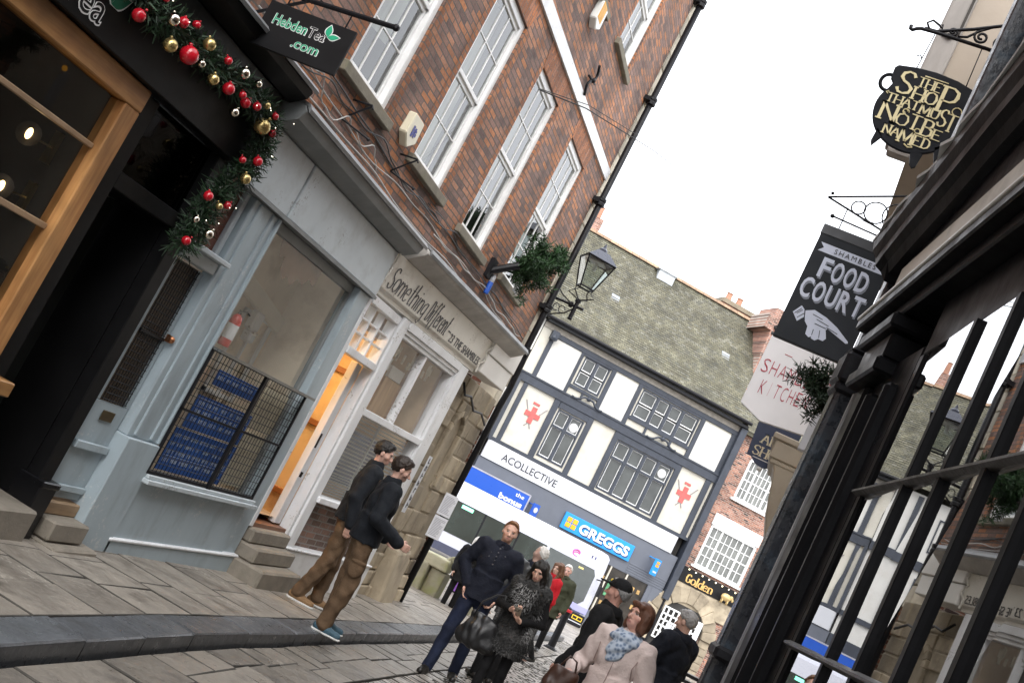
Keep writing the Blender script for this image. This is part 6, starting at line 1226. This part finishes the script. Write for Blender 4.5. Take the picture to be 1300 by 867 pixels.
def folds(amp, seed=0, f=1.0):
    def d(P):
        x, y, z = P.T; a = seed*1.7; return amp*(np.sin(31*f*z+9*np.sin(7*x+a)+7*np.sin(9*y+a*2)+a)*.55+np.sin(17*f*z-23*x*f+5*np.sin(11*y+a))*.45+.4*np.sin(47*f*z+29*y*f+4*np.sin(13*x)))
    return d
def fuzz(amp, seed=0):
    def d(P):
        x, y, z = P.T; return amp*(np.sin(61*x+4*np.sin(40*z+seed))*np.sin(67*y+3*np.sin(50*x))*np.sin(53*z+3*np.sin(45*y+seed))+.5*np.sin(110*x+90*z+seed)*np.sin(100*y-80*z))
    return d
m_, nt_s, b_s = nodes('skin'); at_ = nt_s.nodes.new('ShaderNodeAttribute'); at_.attribute_name = 'skin'; nt_s.links.new(mulv(nt_s, at_.outputs['Color'], maprange(nt_s, noise(nt_s, objco(nt_s), 60, 3), .2, .8, .9, 1.1)), b_s.inputs['Base Color']); b_s.inputs['Roughness'].default_value = .5; b_s.inputs['Subsurface Weight'].default_value = .08; b_s.inputs['Subsurface Radius'].default_value = (.01,.004,.002); skin_m = m_
def cloth(name, col, rough=.85, var=.22, vs=9, b=.7, bs=38, **k): return M(name, col, rough, var, vs, b, bs, spec=.25, **k)
def hairmat(name, c, rough=.5): return M(name, c, rough, .35, 14, .5, 90, stretch=(1, 1, .22), spec=.35)
def rotm(yw, pt, rl=0): return np.array(Matrix.Rotation(yw, 3, 'Z') @ Matrix.Rotation(pt, 3, 'X') @ Matrix.Rotation(rl, 3, 'Y'))
A = lambda *p: np.array(p, np.float32)
def hand_prims(w, d, n, sg, curl=.5, r=.0098):
    """four fingers and a thumb from the wrist w along d, palm facing n; sg=+1 right hand"""
    d = d/np.linalg.norm(d); n = n-d*n.dot(d); n = n/np.linalg.norm(n); l = np.cross(d, n)*sg; out = [('c', (w-d*.01, w+d*.03, .026, .028), .012)]
    for i, (o, L) in enumerate(((-.030, .9), (-.010, 1.05), (.011, 1.1), (.031, 1.0))):
        a = w+d*.025+l*o*.7; b = w+d*(.088-.004*abs(i-1.7))+l*o; out.append(('c', (a, b, .015, .0125), .012)); dd = d; p = b
        for k, seg in enumerate((.036, .026, .02)):
            an = curl*(.55+.35*k)+.06*i*curl; dd = d*math.cos(an*(k+1)*.7)+n*math.sin(an*(k+1)*.7); q = p+dd*seg*L; out.append(('c', (p, q, r-.0008*k, r-.0008*(k+1)), .004)); p = q
    t0 = w+d*.022+l*.024; t1 = t0+(d*.6+l*.55+n*.35)*.045; t2 = t1+(d*.85+l*.1+n*.35)*.032; out += [('c', (t0, t1, .014, .0115), .01), ('c', (t1, t2, .0112, .009), .005)]
    return out
def person(label, pos, phi, H=1.75, fem=False, head=(0, 0, 0), arms=None, legs=None, skin=(.60,.37,.285), hair=None, brow=(.1,.07,.05), res=.0078, stub=0., lips=(.42,.17,.15), lean=0., bulk=1.0):
    s = H/1.78; root = thing('person', label, 'person', pos, math.radians(phi)-math.pi/2)
    sw = .165 if fem else .185; J = {}
    J['sh'] = {1: A(sw, 0, 1.435), -1: A(-sw, 0, 1.435)}; J['hip'] = {1: A(.088, 0, .93), -1: A(-.088, 0, .93)}
    arms = arms or {}; legs = legs or {}
    for g in (1, -1):
        e, w, hd, hn, cu_ = arms.get(g, ((sw+.06, -.03, 1.16), (sw+.07, .06, .91), (0, .15, -1), (-1, 0, 0), .5)); e, w, hd, hn = A(*e), A(*w), A(*hd), A(*hn)
        if g == -1 and g not in arms: e[0] *= -1; w[0] *= -1; hn[0] *= -1
        J['el', g], J['wr', g], J['hd', g], J['hn', g], J['cu', g] = e, w, hd, hn, cu_
        kn, an, tw = legs.get(g, ((g*.095, .02, .50), (g*.10, -.02, .085), (g*.15, 1, 0))); J['kn', g], J['an', g], J['toe', g] = A(*kn), A(*an), A(*tw)/np.linalg.norm(A(*tw))
    Rm = rotm(*head); pv = A(0, -.005, 1.555)
    hp = lambda x, y, z: Rm@(A(x, y, z)-pv)+pv
    E = lambda c, r, k=.02: ('e', (hp(*c), r, Rm), k)
    Cc = lambda a, b, ra, rb, k=.01: ('c', (hp(*a), hp(*b), ra, rb), k)
    f = .94 if fem else 1
    hd = [E((0,-.012,1.69),(.074*f,.094*f,.088)), E((0,.022,1.635),(.057*f,.064,.072),.03), E((0,.055,1.592),(.033*f,.032,.024),.03), Cc((0,.082,1.672),(0,.108,1.638),.009,.0125*f,.012), Cc((-.014,.088,1.634),(.014,.088,1.634),.008,.008,.008),
          Cc((-.034,.070,1.692),(.034,.070,1.692),.013,.013,.014), Cc((-.018,.085,1.606),(.018,.085,1.606),.0075,.0075,.008), E((.046*f,.048,1.645),(.022,.022,.022),.02), E((-.046*f,.048,1.645),(.022,.022,.022),.02),
          E((.074*f,-.008,1.655),(.010,.020,.031),.006), E((-.074*f,-.008,1.655),(.010,.020,.031),.006), ('c', (A(0,-.015,1.46), hp(0,0,1.60), .056*f, .052*f), .03)]
    subs = [E((.031,.098,1.673),(.016,.014,.010),.01), E((-.031,.098,1.673),(.016,.014,.010),.01)]
    bd = [('e', (A(0,.005,1.29),(.155*f,.105,.19)),.05), ('e', (A(0,0,1.08),(.135*f,.095,.16)),.06), ('e', (A(0,-.01,.95),(.155,.11,.12)),.06), ('c', (J['sh'][1]*A(.8,1,1), J['sh'][-1]*A(.8,1,1), .055, .055),.05)]
    hands = []
    for g in (1, -1):
        bd += [('c', (J['sh'][g], J['el', g], .05*f, .040*f),.03), ('c', (J['el', g], J['wr', g], .040*f, .026*f),.02), ('c', (J['hip'][g], J['kn', g], .078, .052),.04), ('c', (J['kn', g], J['an', g], .052, .036),.02), ('c', (J['an', g]-A(0,0,.03), J['an', g]+J['toe', g]*.15-A(0,0,.05), .035, .028),.02)]
        bd += hand_prims(J['wr', g]+.0, J['hd', g], J['hn', g], g, J['cu', g])
    v, q = nets(hd+bd, res/s, sub=subs); hl = (v-pv)@Rm+pv; x, y, z = hl.T
    col = np.tile(np.array(skin), (len(v), 1)); face = (y > .03) & (z > 1.56)
    def paint(m, c, k=1.0): col[m] = col[m]*(1-k)+np.array(c)*k
    if stub: paint(face & (z < 1.628+.0*y) & (np.abs(x) < .07), np.array(brow)*1.3, stub); paint((z < 1.64) & (z > 1.575) & (np.abs(x) > .045) & (y > .0), np.array(brow)*1.3, stub*.8)
    paint(face & (y > .07) & (np.abs(x) < .023) & (np.abs(z-1.606) < .0075), lips, .8); paint(face & (np.abs(z-1.645) < .02) & (np.abs(np.abs(x)-.045) < .018), (.62,.28,.22), .25)
    br = face & (np.abs(z-1.6925-.08*(.03-np.abs(x))) < .0052) & (np.abs(np.abs(x)-.032) < .019); paint(br, brow, .85)
    ey = face & (np.abs(z-1.673) < .0065) & (np.abs(np.abs(x)-.031) < .0145); paint(ey, (.5,.45,.42)); paint(ey & (np.abs(np.abs(x)-.031) < .0075), (.03,.025,.02)); paint(face & (np.abs(z-1.6805) < .0028) & (np.abs(np.abs(x)-.031) < .016), (.08,.05,.04), .8)
    np_mesh('body', v*s, q, skin_m, root, col)
    return dict(root=root, s=s, J=J, hp=hp, Rm=Rm, pv=pv, f=f, sw=sw, res=res, E=E, C=Cc)
def part(pn, name, prims, mat, disp=None, sub=(), cuts=(), res=None):
    v, q = nets(prims, (res or pn['res']*1.15)/pn['s'], sub=sub, disp=disp, cuts=cuts); return np_mesh(name, v*pn['s'], q, mat, pn['root'])
def torso_prims(pn, e=.02, hem=.86, sleeve=True, up=.93, flare=0., puff=0., ks=.03):
    f, J = pn['f'], pn['J']; P = [('e', (A(0,.004,1.29),(.158*f+e,.108+e,.20)),.05), ('k', (hem, 1.16, (.158*f+e+flare, .115+e+flare), (.148*f+e, .105+e)),.06), ('c', (J['sh'][1]*A(.84,1,1), J['sh'][-1]*A(.84,1,1), .052+e, .052+e),.05), ('c', (A(0,-.012,1.43), A(0,-.01,1.49), .085, .062+e*.5),.03)]
    if sleeve:
        for g in (1, -1): P += [('c', (J['sh'][g], J['el', g], .056*f+e+puff, .044*f+e*.8+puff),ks), ('c', (J['el', g], J['el', g]+(J['wr', g]-J['el', g])*up, .044*f+e*.8+puff, .030*f+e*.8),.015)]
    return P
def trouser_prims(pn, th=.095, kn=.068, an=.058, top=.98, e=0.):
    J = pn['J']; P = [('e', (A(0,-.012,.94),(.165+e,.122+e,.12)),.05)]
    for g in (1, -1): P += [('c', (J['hip'][g], J['kn', g], th, kn),.035), ('c', (J['kn', g], J['an', g]+A(0,0,.0), kn, an),.02)]
    return P
def shoes(pn, mat, sole=None, boot=0):
    for g in (1, -1):
        a, t = pn['J']['an', g], pn['J']['toe', g]; P = [('c', (a-t*.045-A(0,0,.035), a+t*.05-A(0,0,.040), .043, .044),.03), ('c', (a+t*.05-A(0,0,.045), a+t*.165-A(0,0,.052), .043, .036),.03)]
        if boot: P.append(('c', (a-A(0,0,.03), a+A(0,0,boot), .045, .05),.03))
        o = part(pn, 'shoe', P, mat, cuts=[((0,0,a[2]-.078),(0,0,-1))])
        if sole is not None: so_ = part(pn, 'sole', [('c', (a-t*.05-A(0,0,.072), a+t*.06-A(0,0,.074), .047, .047),.03), ('c', (a+t*.06-A(0,0,.074), a+t*.17-A(0,0,.075), .047, .039),.03)], sole, cuts=[((0,0,a[2]-.064),(0,0,1)), ((0,0,a[2]-.085),(0,0,-1))]); so_.parent = o
def short_hair(pn, mat, th=.010, front=.085, low=1.63, top=True, side=1.0, recede=0.):
    E, Cc = pn['E'], pn['C']; f = pn['f']; P = [E((0,-.018,1.695),(.077*f+th,.095*f+th,.090+th),.02)]
    if top and th > .006: P += [E((0,.03,1.765),(.05,.05,.022),.03)]
    pv, Rm, hp = pn['pv'], pn['Rm'], pn['hp']
    cuts = [(hp(0,front-.02,1.735), Rm@A(0,.75,-.65)), (hp(0,-.03,low), Rm@A(0,.35,-1))]
    return part(pn, 'hair', P, mat, disp=fuzz(.005), cuts=cuts, sub=[E((0,.075,1.655),(.082,.075-recede*.0,.062),.01), E((.085,-.005,1.645),(.03,.03,.045),.01), E((-.085,-.005,1.645),(.03,.03,.045),.01)], res=.006)
def long_hair(pn, mat, L=1.40, w=.085, bob=False):
    E, Cc = pn['E'], pn['C']; P = [E((0,-.020,1.70),(.088,.105,.095),.02)]
    if bob: P += [E((0,-.03,1.625),(.098,.085,.085),.04), Cc((.078,.0,1.70),(.085,.0,1.575),.028,.034,.03), Cc((-.078,.0,1.70),(-.085,.0,1.575),.028,.034,.03), Cc((-.045,.065,1.742),(.05,.06,1.75),.020,.024,.02)]
    else:
        for sx in (1, -1): P += [Cc((sx*.06,.045,1.74),(sx*.082,.02,1.60),.028,.032,.03), ('c', (pn['hp'](sx*.082,.02,1.60), A(sx*.11,.085,L), .034, .026),.03), ('c', (pn['hp'](sx*.05,-.07,1.62), A(sx*.06,-.10,L-.05), .045, .035),.04)]
        P += [Cc((0,-.09,1.68),(0,-.10,1.52),.05,.05,.04)]
    return part(pn, 'hair', P, mat, disp=lambda Q: .0035*np.sin(95*Q[:,0]+6*np.sin(12*Q[:,2]))*np.sin(80*Q[:,1]+5*np.sin(10*Q[:,2])), sub=[E((0,.10,1.648),(.058,.065,.085),.012)], res=.0065)
def collar(pn, mat, e=.0, R=.082, z=1.50, r=.022, h=.05, name='collar', open_=True):
    return part(pn, name, [('t', (A(0,-.008,z+h*k/3), R-.004*k, r-.002*k, rotm(0,.18), .95), .02) for k in range(4)], mat, sub=[('c', (A(0,.05,z-.03), A(0,.14,z+.11), .012, .04), .01)] if open_ else ())

navy = cloth('navy_jacket', (.010,.012,.021)); blk = cloth('black_cloth', (.008,.008,.009)); blk2 = cloth('black_fleece', (.010,.012,.016), b=.5); brownc = cloth('brown_cargo_cloth', (.105,.066,.038), var=.3, vs=6, dirt=(.06,.035,.02), damt=.5)
denim = cloth('dark_denim', (.010,.014,.032), var=.4, vs=5, dirt=(.03,.045,.09), damt=.4); grayl = M('grey_leather', (.035,.037,.04), .38, .2, 6, .2, 40, spec=.5); redw = cloth('red_coat_cloth', (.42,.010,.018)); khk = cloth('khaki_green_cloth', (.045,.050,.030)); pinkc = cloth('pale_pink_coat', (.60,.495,.46), .75, .09, vs=4, dirt=(.46,.37,.34), damt=.5); darkn = cloth('dark_navy_coat', (.007,.009,.015))
shoeb = M('black_shoe', (.012,.011,.010), .4, .1); shoet = cloth('teal_trainer', (.045,.09,.12), .6); shoeo = cloth('tan_boot', (.20,.12,.06), .7); solw = M('white_sole', (.55,.55,.53), .6)
hG = hairmat('ginger_hair', (.19,.09,.04)); hB = hairmat('black_hair', (.010,.008,.007)); hD = hairmat('dark_brown_hair', (.022,.014,.010)); hBr = hairmat('brown_hair', (.13,.060,.030)); hBb = hairmat('reddish_brown_hair', (.105,.045,.025)); hW = hairmat('white_hair', (.62,.60,.57)); hGr = hairmat('grey_hair', (.26,.255,.25))
def standing(y): return gz(y)
# -- ginger man, hands in the pockets of a navy jacket
p = person('ginger haired man in navy jacket and jeans striding towards us with hands in pockets', (-2.65, 12.1, standing(12.1)), -79, 1.86, head=(.04,-.06,0), skin=(.62,.37,.285), brow=(.20,.09,.04), stub=.30,
   arms={1: ((.30,-.06,1.19), (.165,.05,.985), (-.25,.1,-.9), (-.5,.5,0), .5), -1: ((-.30,-.06,1.19), (-.165,.05,.985), (.25,.1,-.9), (.5,.5,0), .7)}, legs={1: ((.12,.12,.50), (.15,.17,.085), (.25,1,0)), -1: ((-.10,-.02,.50), (-.11,-.16,.10), (-.2,1,0))})
part(p, 'jacket', torso_prims(p, .032, .885, up=1.0), navy, folds(.0045, 1)); collar(p, navy, R=.086, z=1.475, r=.019, h=.05); part(p, 'jeans', trouser_prims(p, .092, .070, .058), denim, folds(.004, 3)); shoes(p, shoeb); short_hair(p, hG, .007, front=.06)
part(p, 'shirt', [('t', (A(0,.0,1.485), .062, .016), .01)], cloth('grey_shirt', (.10,.10,.11)))
mb = MB()
for k in range(5): mb.ball((.012, .158-.004*k, 1.47-.045*k), .009, 8)
for x, z in ((.085,1.40),(-.07,1.42),(.085,1.35)): mb.ball((x, .150, z), .008, 8)
mb.v = [(x*p['s'], y*p['s'], z*p['s']) for x, y, z in mb.v]; mb.build('button', M('dull_button', (.12,.12,.13), .3, metal=.6), p['root'], smooth=True)
# -- woman with the phone, grey and black fur gilet
p = person('long black haired woman in grey fur gilet looking down at the phone in her hands', (-1.98, 11.15, standing(11.15)), -86, 1.64, True, head=(-.12,-.42,0), skin=(.60,.37,.28), brow=(.02,.015,.012), lips=(.38,.12,.12),
   arms={1: ((.25,-.02,1.17), (.09,.24,1.17), (-.75,.5,.25), (-.3,.2,1), .7), -1: ((-.26,-.02,1.15), (-.06,.25,1.10), (.75,.35,.3), (.2,.2,1), .8)}, legs={1: ((.09,.06,.50), (.10,.06,.085), (.1,1,0)), -1: ((-.10,.0,.50), (-.11,-.10,.09), (-.1,1,0))})
furg = M('grey_fur', (.02,.02,.02), .9, .65, 5.5, .8, 60, dirt=(.16,.155,.15), damt=.8, dscale=4.0, tint=.0)
part(p, 'gilet', torso_prims(p, .055, .70, sleeve=False, flare=.03), furg, fuzz(.014, 2)); part(p, 'sleeves', torso_prims(p, .016, 1.1), blk, folds(.003, 4)); part(p, 'leggings', trouser_prims(p, .082, .058, .046), blk, folds(.002, 5)); shoes(p, shoeb, boot=.12); long_hair(p, hB, 1.30)
mb = MB(); pr = random.Random(77)
for i in range(5200):
    a = pr.uniform(0, 6.283); z = pr.uniform(.70, 1.47); k = 1 if z < 1.25 else max(.35, 1-(z-1.25)*1.8); rx, ry = (.215+.03*(z < .95))*(.75+.25*k), .172*(.8+.2*k)
    x, y = rx*math.cos(a), ry*math.sin(a); dn = Vector((math.cos(a), math.sin(a), -.55+pr.gauss(0, .45))).normalized(); b = Vector((x, y, z)); L = pr.uniform(.025, .06); e = b+dn*L; w = dn.cross(Vector((pr.gauss(0,1), pr.gauss(0,1), pr.gauss(0,1)))).normalized()*.0032
    q_ = math.sin(x*11+1.2)*math.sin(z*9+y*8+.6); mb.tint = min(1, max(0, (q_*1.8 if q_ > .0 else 0)*pr.uniform(.5, 1.2)+pr.uniform(0, .10))); mb.add([b-w, b+w, e], [(0,1,2)])
mb.v = [(x*p['s'], y*p['s'], z*p['s']) for x, y, z in mb.v]; mb.build('fur', M('fur_tips', (.20,.198,.196), .8, .3, 6, tint=.97), p['root'])
def world_at(pn, loc): return pn['root'].matrix_basis @ Vector([c*pn['s'] for c in loc])
ph = thing('mobile_phone', 'slim mobile phone held in the hands of the woman in fur', 'phone', world_at(p, (.0,.335,1.185)), p['root'].rotation_euler.z)
mb = MB(); mb.box(-.037,.037,-.075,.075,-.004,.004); mb.build('case', M('phone_gold', (.45,.40,.33), .3, metal=.5), ph, .006); mb = MB(); mb.box(-.033,.033,-.068,.068,.004,.0052); mb.build('screen', M('phone_screen', (.02,.02,.025), .1), ph); ph.rotation_euler = (R_(38), 0, p['root'].rotation_euler.z)
bgx = thing('handbag', 'large slouchy black leather bag hanging from the arm of the woman in fur', 'bag', world_at(p, (.30,.12,.66)), p['root'].rotation_euler.z)
vv, qq = nets([('e', (A(0,0,.10),(.19,.085,.15)),.05), ('c', (A(-.15,0,.02), A(.15,0,.02), .07, .07),.05), ('c', (A(-.13,0,.25), A(.13,0,.27), .03, .03),.08)], .011, disp=folds(.008, 9, .8)); np_mesh('bag_body', vv, qq, M('black_leather', (.010,.010,.011), .4, .2, 5, .3, 40), bgx)
mb = MB(); mb.tube([(-.12,.02,.24),(-.12,.0,.42),(-.08,-.03,.55),(.0,-.03,.52),(.10,.0,.40),(.12,.02,.24)], .010, 6); mb.build('strap', MT['black_leather'], bgx, smooth=True)
# -- man seen from behind in grey leather
p = person('balding man in shiny grey leather jacket seen from behind between the couple', (-2.52, 13.6, standing(13.6)), 120, 1.79, head=(.25,.12,0), skin=(.60,.40,.33), brow=(.3,.28,.26), res=.010)
part(p, 'jacket', torso_prims(p, .045, .82), grayl, folds(.005, 2)); part(p, 'trousers', trouser_prims(p), blk, folds(.003, 2)); shoes(p, shoeb); short_hair(p, hW, .004, front=-.01, low=1.64, top=False); collar(p, navy, R=.085, z=1.50, r=.022, h=.05, open_=False)
# -- woman in the red coat
p = person('brown haired woman in bright red coat walking behind the black haired woman', (-3.03, 18.5, standing(18.5)), -140, 1.72, True, head=(.35,-.1,0), skin=(.58,.38,.30), brow=(.1,.06,.04), res=.010, arms={-1: ((-.27,.02,1.14), (-.12,.24,1.06), (.7,.5,0), (.3,0,-1), .8), 1: ((.25,.02,1.15), (.10,.22,1.04), (-.7,.5,0), (0,0,-1), .8)}, legs={1: ((.09,.14,.50), (.09,.12,.085), (0,1,0)), -1: ((-.09,.02,.50), (-.09,-.22,.14), (0,1,-.3))})
part(p, 'coat', torso_prims(p, .04, .74, flare=.03), redw, folds(.006, 4)); part(p, 'trousers', trouser_prims(p, .08, .06, .05), blk); shoes(p, shoeb); long_hair(p, hBr, 1.40); collar(p, redw, R=.09, z=1.50, r=.026, h=.04)
# -- old man in khaki
p = person('white haired old man in khaki green coat walking towards us beside the bus', (-3.42, 22.0, standing(22)), -95, 1.78, head=(.1,-.15,.1), skin=(.62,.36,.30), brow=(.5,.48,.45), res=.011)
part(p, 'coat', torso_prims(p, .05, .72, flare=.02), khk, folds(.007, 7)); part(p, 'trousers', trouser_prims(p), blk); shoes(p, shoeb); short_hair(p, hW, .008, front=.07); collar(p, khk, R=.092, z=1.50, r=.026, h=.04); part(p, 'shirt', [('t', (A(0,.0,1.485), .062, .016), .01)], cloth('dark_shirt', (.02,.02,.02)))
# -- white headed person behind the ginger man
p = person('white haired person in dark clothes half hidden behind the ginger haired man', (-4.84, 20.0, standing(20)), -60, 1.46, True, head=(.2,-.1,0), skin=(.6,.38,.3), brow=(.5,.48,.45), res=.012)
part(p, 'coat', torso_prims(p, .05, .7, flare=.03), blk, folds(.006, 3)); part(p, 'trousers', trouser_prims(p), blk); shoes(p, shoeb); long_hair(p, hW, 1.5, bob=True)
# -- man in the black cap, behind the pink coat, facing left
p = person('man in black baseball cap and black jacket walking left behind the pink coat', (-1.06, 9.9, standing(9.9)), 172, 1.80, head=(.05,-.05,0), skin=(.52,.28,.22), brow=(.1,.08,.07), stub=.15, res=.0085, arms={-1: ((-.25,-.02,1.16), (-.235,.13,.92), (0,.3,-.95), (1,0,0), .8)})
part(p, 'jacket', torso_prims(p, .045, .80, flare=.01), blk, folds(.006, 6)); part(p, 'trousers', trouser_prims(p), blk); shoes(p, shoeb); short_hair(p, hGr, .008, front=.05); collar(p, blk, R=.092, z=1.50, r=.024, h=.05)
E, Cc = p['E'], p['C']; capo = part(p, 'cap', [E((0,-.012,1.715),(.089,.106,.088),.01), E((0,.115,1.722),(.075,.075,.011),.012)], blk, cuts=[(p['hp'](0,0,1.700), p['Rm']@A(0,.0,-1))], res=.006); part(p, 'cap_badge', [E((0,.088,1.748),(.028,.012,.016),.01)], M('yellow_badge', (.65,.45,.04), .6), res=.004).parent = capo
# -- woman in the pale pink coat
p = person('woman in pale pink coat and blue scarf with brown bob looking left', (-.69, 8.45, standing(8.45)), -104, 1.705, True, head=(-.45,.06,0), skin=(.58,.33,.26), brow=(.10,.06,.04), lips=(.36,.13,.13), res=.0078, arms={1: ((.272,-.03,1.16), (.255,.20,1.07), (-.1,.8,-.5), (-.8,0,-.5), 1.0), -1: ((-.265,-.06,1.16), (-.265,.05,.93), (0,.25,-.95), (1,0,0), .6)})
pcm = part(p, 'coat', torso_prims(p, .030, .72, flare=.035, puff=.010, ks=.014), pinkc, folds(.010, 8, .7)); part(p, 'trousers', trouser_prims(p, .088, .066, .056), denim); shoes(p, shoeb); long_hair(p, hBb, bob=True)
part(p, 'hood', [('t', (A(0,-.045,1.465), .105, .035, rotm(0,.35)), .03), ('e', (A(0,-.125,1.42),(.12,.05,.08)),.05)], pinkc, folds(.005, 2))
m_, nt_c, b_c = nodes('scarf_print'); vo = nt_c.nodes.new('ShaderNodeTexVoronoi'); vo.inputs['Scale'].default_value = 34; nt_c.links.new(objco(nt_c), vo.inputs['Vector']); cr_ = nt_c.nodes.new('ShaderNodeValToRGB'); e_ = cr_.color_ramp.elements; e_[0].color = (.13,.18,.27,1); e_[1].color = (.42,.48,.56,1); e_[0].position = .25; e_[1].position = .6; nt_c.links.new(vo.outputs['Distance'], cr_.inputs[0]); nt_c.links.new(cr_.outputs[0], b_c.inputs['Base Color']); b_c.inputs['Roughness'].default_value = .9
part(p, 'scarf', [('t', (A(0,.012,1.49), .082, .036, rotm(0,.15)), .01), ('t', (A(0,.035,1.445), .100, .034, rotm(.2,.35)), .01), ('e', (A(.01,.135,1.37),(.075,.04,.09)),.02), ('c', (A(-.06,.11,1.42), A(.04,.13,1.30), .03, .028),.02)], MT['scarf_print'], folds(.007, 3, 1.6), res=.007)
mb = MB(); z = 1.33; pts = [(-.015, .198+.06*(1.30-z)*(z < 1.16), z) for z in np.linspace(1.30, .72, 14)]
pts = [(-.015, y, z) for (_, _, z), y in zip(pts, np.interp([q[2] for q in pts], [.70, .9, 1.16, 1.30], [.192, .172, .140, .140]))]; mb.tube(pts, .0045, 5)
mb.v = [(x*p['s'], y*p['s'], z*p['s']) for x, y, z in mb.v]; mb.build('coat_seam', cloth('pink_seam', (.30,.22,.20)), p['root'])
mb = MB()
for sx in (-1, 1): mb.tube([(sx*.075,.168,.93),(sx*.135,.128,.99)], .006, 5); mb.tube([(sx*.165,.02,1.47),(sx*.175,.07,1.40),(sx*.155,.10,1.30),(sx*.165,.06,1.22)], .004, 5)
mb.v = [(x*p['s'], y*p['s'], z*p['s']) for x, y, z in mb.v]; mb.build('pocket_seams', MT['pink_seam'], p['root'])
hbg = thing('handbag', 'small dark brown leather bag in the hand of the woman in pink', 'bag', world_at(p, (.23,.30,.90)), p['root'].rotation_euler.z+.5)
vv, qq = nets([('c', (A(-.09,0,.03), A(.09,0,.03), .05, .05),.04), ('c', (A(-.07,0,.14), A(.07,0,.14), .035, .035),.06), ('e', (A(0,0,.08),(.12,.05,.09)),.04)], .01, disp=folds(.005, 5)); np_mesh('bag_body', vv, qq, M('brown_leather', (.045,.018,.010), .45, .25, 6, .2, 40), hbg); mb = MB(); mb.tube([(-.07,0,.15),(-.04,0,.25),(.02,0,.27),(.07,0,.15)], .008, 6); mb.build('strap', MT['brown_leather'], hbg, smooth=True)
# -- man in the dark navy coat by the pub
p = person('grey haired man in long dark navy coat with a raised hand, facing left', (-.50, 12.0, standing(12)), 150, 1.87, head=(.15,-.25,0), skin=(.52,.32,.25), brow=(.25,.24,.23), res=.0095, arms={-1: ((-.27,.08,1.18), (-.12,.34,1.27), (.2,.8,.35), (.6,0,.5), .7), 1: ((.26,.04,1.17), (.10,.32,1.20), (-.3,.8,.2), (-.6,0,.5), .7)})
part(p, 'coat', torso_prims(p, .055, .55, flare=.05), darkn, folds(.006, 5)); part(p, 'trousers', trouser_prims(p), blk); shoes(p, shoeb); short_hair(p, hGr, .011, front=.07, low=1.61); collar(p, darkn, R=.095, z=1.50, r=.026, h=.05)
# -- two men in brown work trousers on the pavement
pz = lambda y: gz(y)+.111
p = person('man in black fleece and brown work trousers with blue trainers pointing towards the notice', (-3.455, 10.12, pz(10.12)), 30, 1.785, head=(.0,-.16,0), skin=(.55,.34,.27), brow=(.05,.03,.02), stub=.45,
   arms={1: ((.27,-.04,1.17), (.20,.27,1.04), (-.1,1,-.12), (-1,0,0), .75), -1: ((-.27,-.02,1.16), (-.2,.22,1.0), (.2,.9,-.2), (1,0,0), .7)}, legs={1: ((.11,.05,.49), (.12,.0,.085), (.35,1,0)), -1: ((-.10,.04,.49), (-.10,.06,.085), (-.1,1,0))})
part(p, 'fleece', torso_prims(p, .038, .90, up=.97), blk2, folds(.004, 2)); collar(p, blk2, R=.080, z=1.50, r=.018, h=.06); tr_ = part(p, 'trousers', trouser_prims(p, .094, .082, .070, e=-.008), brownc, folds(.0075, 6, 1.1)); shoes(p, shoet, solw); short_hair(p, hD, .013, front=.085)
pk = part(p, 'cargo_pocket', [('e', (A(.19,.02,.66),(.022,.075,.085)),.01), ('e', (A(.195,.02,.73),(.022,.08,.022)),.01)], brownc, folds(.002, 1)); pk.parent = tr_; pk2 = part(p, 'pocket_flap', [('c', (A(.135,.085,.87), A(.175,.03,.84), .012, .012),.01)], brownc); pk2.parent = tr_
p = person('taller man in black fleece and brown trousers standing behind his companion, arm hanging', (-4.06, 11.15, pz(11.15)), 24, 1.87, head=(-.15,-.12,0), skin=(.56,.34,.27), brow=(.03,.02,.015), stub=.3,
   arms={1: ((.26,-.05,1.16), (.25,.02,.90), (0,.12,-1), (-1,0,0), .8)}, legs={1: ((.10,.0,.49), (.11,-.12,.085), (.3,1,0)), -1: ((-.10,.06,.49), (-.10,.08,.085), (-.1,1,0))})
part(p, 'fleece', torso_prims(p, .040, .90, up=.97), blk2, folds(.004, 9)); collar(p, blk2, R=.080, z=1.50, r=.018, h=.06); part(p, 'trousers', trouser_prims(p, .094, .080, .070, e=-.008), brownc, folds(.0075, 3, 1.1)); shoes(p, shoeo, solw); short_hair(p, hB, .012, front=.085)
